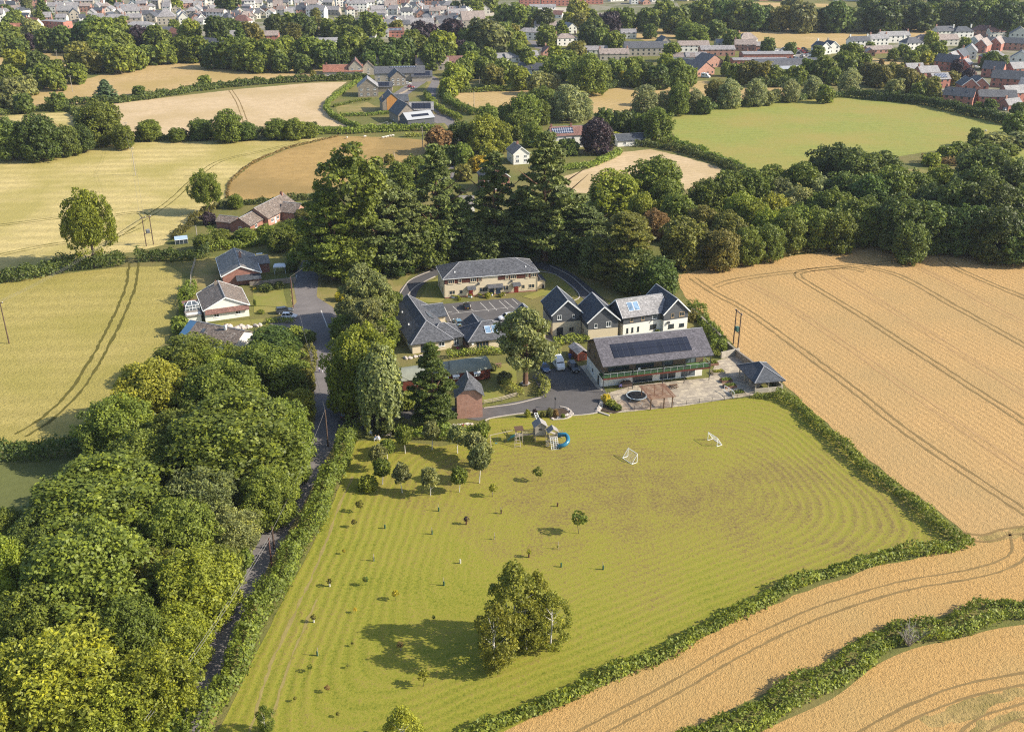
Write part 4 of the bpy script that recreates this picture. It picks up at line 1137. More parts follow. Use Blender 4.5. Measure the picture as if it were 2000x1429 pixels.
for k in range(NP+1):x=0.15+(Wd-0.3)*k/NP;MB().box(x-.03,x+.03,0.04,0.1,2.86+DZ,3.9+DZ).build('balustrade_post',GALV,h.r)
rl=h.mb('handrail',GALV);rl.bar((0.1,0.07,3.93+DZ),(Wd-0.1,0.07,3.93+DZ),0.07)
gt=NT('balustrade_glass');gt.b.inputs['Alpha'].default_value=0.28;BGLASS=gt.fin((0.05,0.09,0.07),0.05,0.6)
gl=h.mb('glass_panel',BGLASS);gl.box(0.15,Wd-0.15,0.055,0.075,2.98+DZ,3.86+DZ);
for X in(0.12,Wd-0.12):
 gl.box(X-.01,X+.01,0.1,y0-0.1,2.98+DZ,3.86+DZ);rl.bar((X,0.07,3.93+DZ),(X,y0-0.05,3.93+DZ),0.06)
for k,x in enumerate((0.08,7.0,14.2,19.4,Wd-0.08)):
 MB().box(x-.07,x+.07,-0.03,0.11,0.0,ev+0.05).build('column',DARKMETAL,h.r,uv=False)
h.mb('beam',WOOD_BROWN).box(0.0,Wd,-0.01,0.14,ev-0.28,ev-0.06)
h.mb('deck_edge',WOOD_RED).box(0.0,Wd,-0.06,-0.005,2.5+DZ,2.86+DZ)
for u_,wd,n in((4.6,5.0,3),(10.9,4.4,3)):h.win('f',y0-e,u_,3.0+DZ,wd,2.1,n,DARKMETAL,GLASS,0.0,False)
for u_,wd in((16.4,2.6),(22.0,2.6)):h.win('f',y0-e,u_,3.0+DZ,wd,2.1,2,DARKMETAL,GLASS_PALE,0.0,False)
h.win('f',y0,10.6,0.1,4.6,2.5,3,DARKMETAL,GLASS,0.0,False)
h.win('f',y0,16.6,0.1,4.0,2.5,2,UPVC,GLASS,0.0,False);h.win('f',y0,21.6,0.1,3.6,2.5,2,UPVC,GLASS_PALE,0.0,False)
h.win('l',0.5-e,7.2,5.4,0.9,1.5,1,WOOD_BROWN,None,0.0);h.win('l',0.5-e,11.2,5.2,0.9,1.5,1,WOOD_BROWN,None,0.0);h.win('l',0.5,8.6,1.0,0.9,1.2,1,UPVC);h.door('l',0.5,4.6,0.95,2.1,DARKMETAL)
lg=h.mb('wall_lettering',DARKMETAL)
for k in range(11):lg.box(1.6+k*0.24,1.6+k*0.24+0.15,y0-0.03,y0-0.002,2.05,2.22)
h.done()
BH,BHR=a,rz
def on_terrace(x,y,z=0):
 """point in the balcony house's own directions"""
 c,s_=math.cos(BHR),math.sin(BHR);return Vector((BH.x+c*x-s_*y,BH.y+s_*x+c*y,z))
 # ---------------------------------------------------------------- small buildings near the drive
a,rz,W0=frontage((1128,706),(1145,703))
h=House('garden_shed','small red-brown garden shed with grey felt roof beside the balcony house','shed',a,rz)
h.gable(0,2.6,0,4.6,2.1,30,WOOD_RED,TOWN_GREY,'y',0.25,ridge=False,gut=None)
h.door('f',0,1.3,1.4,1.8,WOOD_RED);h.done()
a,rz,W0=frontage((893,818),(945,812))
h=House('brick_tower','tall narrow red brick tower with half-hipped slate roof beside the drive','tower',a,R(8))
wd,dp,ev=5.4,4.8,5.6
h.mb('wall',BRICK_SOFT).box(0,wd,0,dp,0,ev)
h.mb('side_wall',WOOD_BROWN).box(-0.04,-0.004,0.02,dp-.02,0,ev-.1)
zt=ev+3.0;o=0.45
v=[(-o,-o,ev-0.35),(wd/2-1.2,-o,ev+1.25),(wd/2+1.2,-o,ev+1.25),(wd+o,-o,ev-0.35),(wd/2,1.6,zt),(wd/2,dp+o,zt),(-o,dp+o,ev-0.35),(wd+o,dp+o,ev-0.35)]
h.mb('roof',SLATE).slab(v,[(0,1,4,5,6),(1,2,4),(2,3,7,5,4)],0.16)
g=h.mb('gable_wall',BRICK_SOFT);g.poly([(0,0,ev),(wd,0,ev),(wd/2+1.2,0,ev+1.1),(wd/2-1.2,0,ev+1.1)]);g.poly([(wd,dp,ev),(0,dp,ev),(wd/2,dp,zt-.15)])
h.mb('ridge_tiles',LEAD).bar((wd/2,1.6,zt+.03),(wd/2,dp+o,zt+.03),0.2,0.1)
h.done()
a,rz,W0=frontage((862,755),(943,743))
h=House('wooden_cabin','long red wooden cabin with a curved grey-green roof behind the dark conifer','cabin',a,rz)
x0,x1,dp,ev=-9.5,11.6,6.2,2.9
def arch(x,off=0.0,n=9):
 return[(x,-0.25-off+(dp+0.5+2*off)*i/n,ev+1.25*math.sin(math.pi*i/n)**0.8)for i in range(n+1)]
h.mb('wall',WOOD_RED).box(x0,x1,0,dp,0.3,ev)
gw=h.mb('gable_wall',WOOD_RED)
for x,fl in((x0,1),(x1,0)):
 q=[(x,0,ev)]+[(x,min(max(p[1],0),dp),p[2]-0.06)for p in arch(x)][1:-1]+[(x,dp,ev)]
 gw.poly(q if fl else q[::-1])
top0,top1=arch(x0-.35),arch(x1+.35)
h.mb('roof',FELT).slab(top0+top1,[(i,len(top0)+i,len(top0)+i+1,i+1)for i in range(len(top0)-1)],0.12)
for u_ in(-5.5,0.8,3.4,8.4):h.win('f',0,u_,1.5,1.3,0.9,2,UPVC,GLASS)
aw=h.mb('window_awning',UPVC)
for u_ in(0.8,3.4,8.4):aw.slab([(u_-.8,-0.75,2.25),(u_+.8,-0.75,2.25),(u_+.8,-0.02,2.6),(u_-.8,-0.02,2.6)],[(0,1,2,3)],0.05)
h.win('r',x1,2.3,1.3,1.0,1.0,1,UPVC)
MB().tube([(2.2,1.0,ev+.7),(2.2,1.0,ev+2.6)],0.09,8).build('stove_pipe',DARKMETAL,h.r,uv=False)
h.done()
a,rz,W0=frontage((1474,768),(1523,757))
h=House('pavilion','open timber pavilion with hipped dark slate roof at the wheat field corner','pavilion',a,R(12))
wd,dp=6.4,9.0
h.hip(0,wd,0,dp,2.75,30,STONE,SLATE_DARK,0.5,gut=DARKMETAL,wall_=False)
for x in(0.15,wd-.15):
 for y in(0.2,3.1,6.0,dp-.2):
  p=MB();p.box(x-.11,x+.11,y-.11,y+.11,0,2.72);
  for sy in(-1,1):p.bar((x,y,1.9),(x,y+sy*0.7,2.65),0.12)
  p.build('post',TIMBER,h.r)
p=MB();p.box(wd/2-.11,wd/2+.11,0.09,0.31,0,2.72);p.build('post',TIMBER,h.r)
bm_=h.mb('beam',TIMBER)
for y in(0.2,dp-.2):bm_.box(0.0,wd,y-.09,y+.09,2.45,2.66)
for x in(0.15,wd-.15):bm_.box(x-.09,x+.09,0.3,dp-.3,2.45,2.66)
lw=h.mb('low_wall',STONE_PALE);lw.box(-0.1,wd+0.1,-0.15,0.05,0,1.15);lw.box(wd+.05,wd+.3,0.06,dp,0,1.3)
h.done()
# ---------------------------------------------------------------- houses left of the lane
a,rz,W0=frontage((402,629),(487,617))
h=House('white_bungalow','white bungalow with speckled brown tile roof and glass conservatory beside the lane','house',a,rz)
wd,dp=11.2,13.0
h.gable(0,wd,0,dp,3.3,26,WHITE,TILE_BROWN,'y',0.35,barge=UPVC,gut=UPVC)
h.mb('tile_hanging',TILE_RUST).slab([(0.05,-0.75,2.2),(wd+.1,-0.75,2.2),(wd+.1,-0.03,3.3),(0.05,-0.03,3.3)],[(0,1,2,3)],0.12)
h.win('f',0,2.9,1.0,1.3,0.95,2,UPVC);h.win('f',0,8.4,1.0,1.3,0.95,2,UPVC);h.win('r',wd,4,1.0,1.5,1.1,2);h.win('r',wd,8.5,1.0,1.5,1.1,2)
h.chimney(wd/2-.8,dp-1.2,4.9,6.6,STONE,0.8,0.6,1)
fl=MB()
h.mb('annexe_wall',WHITE).box(-4.4,-0.9,0.8,9.5,0,2.4)
h.mb('annexe_roof',TILE_RUST).slab([(-4.7,5.7,2.45),(-0.6,5.7,2.45),(-0.6,9.8,3.0),(-4.7,9.8,3.0)],[(0,1,2,3)],0.12)
h.mb('lean_to_roof',TILE_GREY).slab([(-4.7,0.3,2.1),(-0.6,0.3,2.1),(-0.6,3.0,2.6),(-4.7,3.0,2.6)],[(0,1,2,3)],0.12)
cg=MB();cx0,cx1,cy0,cy1=-4.3,-0.9,3.1,5.6
cg.box(cx0+.05,cx1-.05,cy0+.05,cy1-.05,2.42,3.9);cg.slab([(cx0,cy0,3.9),(cx1,cy0,3.9),((cx0+cx1)/2+.8,4.3,4.7),((cx0+cx1)/2-.8,4.3,4.7),(cx1,cy1,3.9),(cx0,cy1,3.9)],[(0,1,2,3),(3,2,4,5),(1,4,2),(0,3,5)],0.05)
cons=cg.build('conservatory',GLASS_PALE,h.r)
cf=MB()
for k in range(5):
 x=cx0+(cx1-cx0)*k/4
 cf.bar((x,cy0,2.42),(x,cy0,3.9),0.1)
for z in(2.45,3.2,3.9):cf.bar((cx0,cy0-.02,z),(cx1,cy0-.02,z),0.1)
for a_2,b_2 in(((cx0,cy0,3.9),(-3.4,4.3,4.7)),((cx1,cy0,3.9),(-1.8,4.3,4.7)),((-3.4,4.3,4.72),(-1.8,4.3,4.72)),((-2.6,cy0,3.9),(-2.6,4.3,4.7))):cf.bar(a_2,b_2,0.12)
for X in(cx0,cx1):cf.bar((X,cy0,3.9),(X,cy1,3.9),0.1)
cf.build('frame',UPVC,cons,uv=False)
h.done()
a,rz,W0=frontage((437,560),(507,552))
h=House('brick_bungalow','brick bungalow whose left roof side shows ribbed grey tiles, uphill of the white one','house',a,rz)
wd,dp=10.4,16.5
h.gable(0,wd,0,dp,3.2,24,BRICK,TILE_GREY,'y',0.4,barge=UPVC,gut=UPVC)
h.gable(wd-3,wd+3.6,8.2,14.5,2.9,22,BRICK,TILE_GREY,'x',0.3)
h.mb('front_porch',SLATE_DARK).slab([(3.6,-2.2,2.0),(wd+.1,-2.2,2.0),(wd+.1,-0.03,2.9),(3.6,-0.03,2.9)],[(0,1,2,3)],0.12)
h.win('r',wd+3.6,11,1,1.4,1.1);h.win('r',wd,4,1,1.6,1.1);h.win('l',0,5,1,1.4,1.1)
h.chimney(wd/2+.9,9.2,4.9,6.6,BRICK_SOFT,0.7,0.6,1)
h.mb('flue_cover',UPVC).box(wd+.6,wd+2.4,12.6,13.2,4.2,4.5)
gw=h.mb('garden_wall',STONE);gw.box(wd+.3,wd+9.5,-3.2,-2.8,0,1.5)
h.done()
h=House('brick_L_house','large brick house with several brown tile roofs and a projecting right gable behind garden trees','house',(-90.4,330.4,0),R(-18))
h.gable(0,9.5,0,19,3.0,32,BRICK_SOFT,TILE_BROWN,'y',0.4)
h.gable(9.0,15.2,8.6,15.4,3.0,33,BRICK_SOFT,TILE_BROWN,'x',0.4)
h.gable(0.3,7.8,-8.5,-0.05,2.7,30,BRICK,TILE_BROWN,'y',0.35)
h.gable(-6.4,0.2,-6.4,-1.2,2.3,26,BRICK,TILE_BROWN,'x',0.3)
h.win('r',9.5,2.6,1,1.6,1.2,2);h.win('r',9.5,6.2,1,1.4,1.2,2);h.win('r',15.2,12,1.1,1.8,1.3,2);h.win('r',7.8,-5,1,1.4,1.2,2);h.win('f',-8.5,4,1,1.2,1.0,2);h.door('r',9.5,4.5,1.0,2.1,UPVC)
h.chimney(4.9,17.5,5.0,6.9,BRICK,0.8,0.6,2)
h.done()
a,rz,W0=frontage((356,672),(480,706))
h=House('tiled_house','brown-tiled roof with a blue sheet at its end, half under the wood','house',a,R(-24))
h.gable(0,16,0,8.5,2.6,26,WHITE,TILE_BROWN,'x',0.35)
h.skylight((5.4,2.1,2.6+2.1*math.tan(R(26))+.1),(1,0,0),(0,1,math.tan(R(26))),1.0,1.3,GLASS_PALE)
tpp=math.tan(R(26));BLUE=plain('blue_sheet',(0.06,0.14,0.25),0.08,0.6)
h.mb('blue_roof_sheet',BLUE).slab([(-0.4,-0.4,2.6-.4*tpp+.16),(1.8,-0.4,2.6-.4*tpp+.16),(1.8,4.25,2.6+4.25*tpp+.17),(-0.4,4.25,2.6+4.25*tpp+.17)],[(0,1,2,3)],0.03)
h.win('f',0,6,1,1.4,1.1);h.win('f',0,11,1,1.4,1.1);h.chimney(11,3.6,4,5.6,WHITE,0.6,0.5,1);h.done()
a=at(343,478)
h=House('greenhouse','small blue-roofed greenhouse in the corner beside the upper barley field','greenhouse',a,R(20))
h.gable(0,3.8,0,2.6,1.5,30,GLASS,plain('pale_blue_panels',(0.32,0.42,0.56),0.12,0.4),'x',0.1,gut=UPVC,ridge=False)
fr_=h.mb('frame',UPVC)
for x in(0,1.3,2.5,3.8):fr_.bar((x,-0.03,0),(x,-0.03,1.5),0.06)
h.done()
# ---------------------------------------------------------------- houses in the middle distance
def simple_house(name,label,fl,wd,dp,rzd,eave,pitch,wall,roof,axis='x',wins=4,chim=(),barge=None,group=None,cat='house',hip=False,storeys=2,solar=None,cm=BRICK,ridge=True):
 a=at(*fl)
 h=House(name,label,cat,a,R(rzd),group)
 if hip:zr=h.hip(0,wd,0,dp,eave,pitch,wall,roof,0.4)
 else:zr=h.gable(0,wd,0,dp,eave,pitch,wall,roof,axis,0.3,barge=barge,ridge=ridge)
 for k in range(wins):
  u_=wd*(k+0.5)/wins
  h.win('f',0,u_,0.9,min(1.3,wd/wins*0.6),1.2,2)
  if storeys>1:h.win('f',0,u_,eave-1.7,min(1.2,wd/wins*0.55),1.1,2)
 if wins:
  h.win('r',wd,dp*0.5,0.9,1.1,1.2,2);h.win('l',0,dp*0.5,0.9,1.1,1.2,2)
 for c in chim:h.chimney(c[0],c[1],zr-1.2,zr+1.1,cm,0.8,0.6,2)
 if solar:
  tp=math.tan(R(pitch));x_,w_,f0,f1,mt=solar
  sl=Vector((0,1,tp)).normalized();n=Vector((1,0,0)).cross(sl);L=dp/2/math.cos(math.atan(tp))
  h.skylight(Vector((x_,0,eave))+sl*L*(f0+f1)/2+n*0.1,(1,0,0),sl,w_,L*(f1-f0),mt,'solar_array',DARKMETAL)
 return h
h=simple_house('farmhouse','white farmhouse with rust roof and two rows of framed solar panels',(1078,290),19,8.5,12,5.4,36,WHITE,TILE_RUST,'x',5,[(9.5,4.2),(0.6,4.2)],solar=(5.2,9.6,0.22,0.85,SOLAR_GRID))
h.gable(0.5,4.6,-2.2,0.4,2.3,20,WHITE,TILE_RUST,'x',0.2);h.done()
simple_house('white_outbuilding','low white outbuilding with dark roof right of the purple tree',(1206,287),13,7,14,2.6,32,WHITE,SLATE_DARK,'x',2,storeys=1,barge=UPVC).done()
simple_house('white_cottage','white gabled cottage with pale tile roof above the pines',(1003,322),6.8,10,16,4.4,38,WHITE,TOWN_BROWN,'y',2,[(3.4,6)],barge=UPVC).done()
simple_house('brick_house','dark red brick house with white bargeboards glimpsed between the pines',(945,376),10,9,16,5.4,38,BRICK,TILE_BROWN,'y',3,[(5,3)],barge=UPVC).done()
simple_house('white_cottage','white cottage low between the trunks of the pines',(880,415),8.5,6,10,2.8,33,WHITE,TILE_GREY,'x',2,storeys=1).done()
G='barn style houses along the estate road'
simple_house('red_roofed_barn','long barn with red tile roof at the left of the barn houses',(632,151),24,8,6,3.2,42,STONE_PALE,TILE_RED,'x',4,[(2,4)],storeys=1,group=G).done()
simple_house('stone_house','stone gabled house with rust roof beside the red roofed barn',(682,150),8.5,14,8,5.6,44,STONE_PALE,TILE_RUST,'y',2,group=G).done()
simple_house('stone_house','small gabled stone house at the back between rust roofs',(708,147),7.5,12,8,4.6,44,STONE_PALE,TILE_BROWN,'y',1,group=G).done()
simple_house('stone_house','stone gabled house with dark rust roof furthest right at the back',(724,143),8.5,13,14,5.4,46,STONE_PALE,TILE_RUST,'y',1,group=G).done()
simple_house('slate_house','long grey slate house with blue panels along its ridge',(732,160),30,9,6,4.8,36,STONE_PALE,SLATE,'x',6,group=G,solar=(17,16,0.8,0.98,SOLAR_GRID)).done()
simple_house('stone_house','stone gable projecting in front of the long slate house',(763,169),9,12,14,4.8,40,STONE,SLATE_DARK,'y',3,group=G).done()
simple_house('garage_block','double garage with a black solar roof at the estate road',(805,160),12,8,6,3.0,33,STONE_PALE,SLATE,'x',0,group=G,cat='garage',solar=(6,9.6,0.15,0.9,SOLAR)).done()
simple_house('stone_house','stone house with pale slate roof at the left garden hedge',(700,190),11,12,8,5.4,38,STONE,SLATE_PALE,'y',3,group=G).done()
simple_house('garage_block','low grey garage with black panels beside the stone house',(728,180),11,7,4,2.8,32,STONE,SLATE,'x',0,group=G,cat='garage',solar=(6.2,6.4,0.15,0.9,SOLAR)).done()
h=simple_house('timber_gabled_house','slate house with a tall orange timber gable',(748,221),9.5,12,14,5.4,42,STONE,SLATE_DARK,'y',0,group=G)
h.mb('timber_gable',CLAD_OAK).poly([(2.2,-0.06,0.2),(8.6,-0.06,0.2),(8.6,-0.06,6.1),(4.8,-0.06,9.2),(2.2,-0.06,7.2)]);h.chimney(0.6,4,4,8,STONE,0.7,0.7,1)
h.gable(7,14,4,11,5.0,38,STONE,SLATE_DARK,'x',0.3);h.done()
h=simple_house('stone_house','dark slate house with steep roof and stone gable at the lower end',(778,243),10,14,24,4.4,45,STONE,SLATE_DARK,'y',2,group=G);h.done()
simple_house('garage_block','low garage with large black solar roof by the lower barn house',(800,226),12,9,4,2.8,34,STONE,SLATE_PALE,'x',0,group=G,cat='garage',solar=(6,9.6,0.12,0.88,SOLAR)).done()
simple_house('black_barn','black-boarded barn with pale metal roof and narrow solar strip',(797,252),14,9.5,30,4.2,28,CLAD_DARK,TIN_PALE,'x',0,group=G,cat='barn',solar=(7.5,9,0.3,0.62,SOLAR)).done()
mb=MB()
for cx,cy,w_ in((748,247,5.0),(757,249,4.2)):
 p=at(cx,cy);mb.slab([(p.x-w_/2,p.y-1.4,1.2),(p.x+w_/2,p.y-0.5,2.4),(p.x+w_/2-1,p.y+1.8,1.6)],[(0,1,2)],0.05)
 mb.tube([(p.x+w_/2,p.y-.5,0),(p.x+w_/2,p.y-.5,2.4)],0.05,6)
 mb.tube([(p.x-w_/2,p.y-1.4,0),(p.x-w_/2,p.y-1.4,1.2)],0.05,6)
tag(mb.build('shade_sails',WHITE_PAINT,uv=False),'white shade sails beside the lowest slate barn house','awning',G)
# ================================================================ vehicles
def paint(name,c,rough=0.3):
 t=NT(name);n=t.noise(t.obj(),1.2,3)
 m=t.fin(t.ramp(n,[(0.3,sc(c,0.93)),(0.7,sc(c,1.07))]),rough,0.5)
 t.b.inputs['Coat Weight'].default_value=0.6;t.b.inputs['Coat Roughness'].default_value=0.12
 return m
PAINTS={'black':paint('black_car_paint',(0.014,0.014,0.016)),'white':paint('white_car_paint',(0.75,0.75,0.74)),'blue':paint('blue_car_paint',(0.03,0.07,0.16)),'light blue':paint('light_blue_car_paint',(0.16,0.27,0.36)),'silver':paint('silver_car_paint',(0.45,0.46,0.48)),'red':paint('red_car_paint',(0.4,0.02,0.015)),'dark grey':paint('dark_grey_car_paint',(0.05,0.055,0.06)),'yellow':paint('yellow_car_paint',(0.6,0.4,0.04))}
CARGLASS=glassm('car_glass',(0.02,0.025,0.03),0.05)
LAMP=plain('headlight_glass',(0.7,0.7,0.7),0.05,0.15,0.6);TAIL=plain('tail_light_red',(0.35,0.015,0.01),0.05,0.2,0.6)
PLATE_Y=plain('yellow_number_plate',(0.6,0.42,0.05),0.05,0.6);PLATE_W=plain('white_number_plate',(0.7,0.7,0.68),0.05,0.6)
def ring(x,hw,z0,z1,ch=0.18,tuck=0.04):
 """cross-section of a body at x: half width, bottom, top, shoulder chamfer"""
 c=min(ch,(z1-z0)*0.45)
 return[(x,-hw+tuck,z0),(x,-hw,z0+0.2),(x,-hw,z1-c),(x,-hw+c,z1),(x,hw-c,z1),(x,hw,z1-c),(x,hw,z0+0.2),(x,hw-tuck,z0)]
def make_car(kind,color,label,loc,rz,group=None):
 r=empty('car' if kind!='van' else 'camper_van',loc,rz,label,'car' if kind!='van' else 'van',group)
 p=PAINTS[color]
 if kind=='van':L,hw,zb,zr=5.6,1.0,1.25,2.75;cab=[(2.0,.96,1.25),(1.3,.93,2.1),(1.0,.9,2.35)]
 elif kind=='hatch':L,hw,zb,zr=4.0,0.86,0.9,1.48
 elif kind=='suv':L,hw,zb,zr=4.5,0.93,1.05,1.7
 else:L,hw,zb,zr=4.4,0.88,0.9,1.45
 f,b=L/2,-L/2
 body=MB()
 if kind=='van':
  body.loft([ring(b,hw*.95,.35,zr-.12,.15),ring(b+.15,hw,.3,zr,.2),ring(f-2.2,hw,.3,zr,.22),ring(f-1.7,hw,.3,zr-.1,.25),ring(f-0.95,hw,.3,1.55,.15),ring(f-0.2,hw*.95,.3,1.15,.15),ring(f,hw*.85,.38,.95,.15)])
  bo=body.build('body',p,r,smooth=False)
  g=MB();g.obox((f-1.28,0,1.98),Vector((0.62,0,-0.78)).normalized(),(0,1,0),Vector((0.78,0,0.62)).normalized(),0.47,hw*.85,0.02);g.build('windscreen',CARGLASS,r,uv=False)
  for s_ in(-1,1):
   MB().box(f-2.15,f-1.35,s_*(hw+.005)-.012,s_*(hw+.005)+.012,1.4,2.05).build('side_window',CARGLASS,r,uv=False)
   MB().box(b+0.8,b+2.2,s_*(hw+.005)-.012,s_*(hw+.005)+.012,1.45,2.0).build('side_window',CARGLASS,r,uv=False)
  MB().box(b+.9,b+1.7,-.4,.4,zr,zr+.12).build('roof_hatch',UPVC,r,uv=False)
 else:
  hood=zb-0.02;tail=zb+0.02 if kind!='sedan' else zb
  body.loft([ring(b,hw*.86,.4,tail-.12,.14),ring(b+.12,hw*.95,.3,tail,.14),ring(b+.7,hw,.25,zb,.12),ring(0,hw,.22,zb,.1),ring(f-1.15,hw,.25,hood,.12),ring(f-.3,hw*.95,.3,hood-.14,.16),ring(f,hw*.8,.38,hood-.3,.14)])
  bo=body.build('body',p,r)
  xr0=b+(0.35 if kind!='sedan' else 1.0);xr1=f-2.0;xf=f-1.2;xb=b+(0.08 if kind!='sedan' else 0.5)
  g=MB();g.loft([[(xb,-hw*.88,zb-.02),(xb+.05,-hw*.8,zb-.02),(xb+.05,hw*.8,zb-.02),(xb,hw*.88,zb-.02)]],cap=False)if False else None
  gm=MB();lo=[(xb,-hw*.9,zb-.03),(xf,-hw*.9,zb-.03),(xf,hw*.9,zb-.03),(xb,hw*.9,zb-.03)]
  hi=[(xr0,-hw*.72,zr-.04),(xr1,-hw*.72,zr-.04),(xr1,hw*.72,zr-.04),(xr0,hw*.72,zr-.04)]
  gm.loft([lo,hi]);gm.build('windows',CARGLASS,r,uv=False)
  rf=MB();rf.loft([[(x,y*hw*.74,z)for x,y,z in((xr0-.06,-1,zr-.05),(xr1+.06,-1,zr-.05),(xr1+.06,1,zr-.05),(xr0-.06,1,zr-.05))],[(x,y*hw*.62,z)for x,y,z in((xr0+.1,-1,zr),(xr1-.15,-1,zr),(xr1-.15,1,zr),(xr0+.1,1,zr))]])
  for s_ in(-1,1):
   for(xa,xb_)in((xf,xr1),(xb,xr0),((xf+xb)/2-.1,(xr0+xr1)/2-.1)):rf.bar((xa,s_*hw*.9,zb-.02),(xb_,s_*hw*.725,zr-.05),0.08,0.09)
  rf.build('roof',p,r)
  mi=MB()
  for s_ in(-1,1):mi.box(xf-.35,xf-.15,s_*(hw+.09)-.09,s_*(hw+.09)+.09,zb-.02,zb+.13)
  mi.build('wing_mirror',p,r,uv=False)
 wr=0.31 if kind!='van' else 0.34
 for x in(b+.78,f-.82):
  for s_ in(-1,1):
   w_=MB();y=s_*(hw-.09);w_.tube([(x,y-.11,wr),(x,y+.11,wr)],wr,14);o=w_.build('wheel',RUBBER,r,uv=False)
   q=MB();q.tube([(x,y+s_*.1,wr),(x,y+s_*.125,wr)],wr*.62,10);q.build('rim',GALV,o,uv=False)
 for s_ in(-1,1):
  MB().box(f-.14,f-.02,s_*hw*.62-.17,s_*hw*.62+.17,.62,.78).build('headlight',LAMP,r,uv=False)
  MB().box(b-.015,b+.1,s_*hw*.7-.12,s_*hw*.7+.12,.72,zb-.08).build('tail_light',TAIL,r,uv=False)
 MB().box(b-.03,b+.02,-.26,.26,.5,.62).build('number_plate',PLATE_Y,r,uv=False)
 MB().box(f-.02,f+.025,-.26,.26,.42,.54).build('number_plate',PLATE_W,r,uv=False)
 return r
def car(kind,color,label,x,y,deg,group=None,z=0.08):p=at(x,y);return make_car(kind,color,label,(p.x,p.y,z),R(deg),group)
car('hatch','black','black hatchback parked alone in front of the cream apartment block',912,601,100)
car('hatch','light blue','light blue hatchback parked between the two slate bungalows',894,633,110)
car('sedan','blue','dark blue saloon parked in the shade under the spreading pine',1063,722,-72)
car('van','white','white camper van parked between the blue and black cars',1090,716,-76)
car('suv','black','black estate car parked beside the small garden shed',1120,722,-74)
car('suv','white','white car glimpsed behind the pine by the car park',990,624,200)
car('suv','dark grey','dark grey and silver car on the white bungalow drive, further from the camera',556,611,20)
car('hatch','white','white hatchback on the white bungalow drive beside the lane',566,621,0)
car('hatch','blue','dark blue car in the shade at the drive beside the wood',560,655,-20)
car('suv','dark grey','dark car parked under the big green tree at the lane junction',674,812,96)
car('hatch','red','red car glimpsed under the trees beside the wooden cabin',797,757,20)
car('hatch','white','white car outside the slate barn house',797,165,5)
car('hatch','red','red car at the estate road below the white car',803,172,-10)
yc=make_car('hatch','silver','silver car in the crowded works yard',(*at(1484,101)[:2],0.05),R(20),'cars in the works yard')
rr=random.Random(5);cols=['white','white','silver','silver','blue','dark grey','red','black','light blue','yellow']
yards=[]
for yy in(97,101,105,110,115):
 for xx in range(1480+int((yy-97)*1.5),1580,10):
  if rr.random()<0.85 and not(yy>108 and xx<1505):yards.append((xx+rr.uniform(-2,2),yy+rr.uniform(-.5,.5)))
for k,(xx,yy)in enumerate(yards):
 cc=cols[k%len(cols)];row='back' if yy<99 else 'front' if yy>113 else 'middle'
 c=dup(yc,(*at(xx,yy)[:2],0.05),R(rr.choice((20,15,110))),'%s car in the %s rows of the crowded works yard'%(cc,row))
 for ch in c.children:
  if ch.name.split('.')[0]in('body','roof','wing_mirror'):
   ch.material_slots[0].link='OBJECT';ch.material_slots[0].material=PAINTS[cc]
for k,(xx,yy,dg,lb)in enumerate(((1366,147,-30,'white van parked left in front of the dark green shed roof'),(1378,152,-35,'second white van, right of the first near the dark shed'),(1330,26,10,'white van beyond the light hedge at top'),(1583,116,160,'white van by the small trees right of the works yard'))):
 make_car('van','white',lb,(*at(xx,yy)[:2],0.05),R(dg),'distant white vans')
for k,(xx,yy,dg,cc,lb)in enumerate(((1872,178,40,'white','white car between the estate gables'),(1908,133,10,'white','white car on the estate road behind dark shrubs'),(1873,184,60,'silver','silver car between the estate gables'),(1960,160,20,'dark grey','grey car outside the right estate houses'),(1966,216,20,'white','white car at the corner by the estate hedge'))):
 make_car('hatch',cc,lb,(*at(xx,yy)[:2],0.05),R(dg),'cars in the housing estate')
 # ================================================================ poles and wires
def pole_h(x,yb,yt):
 p=at(x,yb);lo,hi=1.0,25.0
 for _ in range(30):
  m=(lo+hi)/2;Z=m-CAM_H;f=CP*p.y-SP*Z;up=SP*p.y+CP*Z
  if 714.5-F*up/f>yt:lo=m
  else:hi=m
 return p,lo
def pole(label,x,yb,yt,m=POLE,arm=0.0,rz=0.0,group='wooden poles carrying wires',r=0.15):
 p,hh=pole_h(x,yb,yt)
 e=empty('utility_pole',p,rz,label,'utility pole',group)
 MB().tube([(0,0,0),(0,0,hh)],[r*1.15,r*0.8],8).build('shaft',m,e,uv=False)
 if arm:
  MB().box(-arm/2,arm/2,-0.07,0.07,hh-0.4,hh-0.25).build('crossarm',m,e,uv=False)
  for x_ in(-arm/2+.1,0,arm/2-.1):MB().tube([(x_,0,hh-.25),(x_,0,hh)],[0.07,0.05],6).build('insulator',LAMP,e,uv=False)
 return p,hh
tops={}
tops['f1']=pole('pole in the lower barley field at the left edge',18,671,589,POLE,1.4)
tops['f2']=pole('pole standing alone in the upper barley field',265,343,288,POLE_PALE,1.6)
tops['f3']=pole('pole in the pale stubble field at upper left',249,270,239,POLE_PALE,1.8)
tops['f4']=pole('pole in the golden field at top left',142,180,148,POLE_PALE,1.4)
tops['f5']=pole('pole beside the paddock near the upper-left wood',115,133,98,POLE_PALE,1.2)
tops['l1']=pole('pole at the lane bend below the bungalows',641,872,800)
tops['l2']=pole('red-brown pole in the lane hedge',531,1106,1049,plain('red_brown_pole',(0.13,0.062,0.048),0.2,0.9))
tops['l3']=pole('dark pole just behind the red-brown pole',536,1072,1028)
tops['l4']=pole('red-brown pole beside the white bungalow drive',573,601,540,plain('rusty_pole',(0.14,0.07,0.052),0.2,0.9))
tops['l5']=pole('pole beside the lane under the old pines',637,512,480,POLE,0.8)
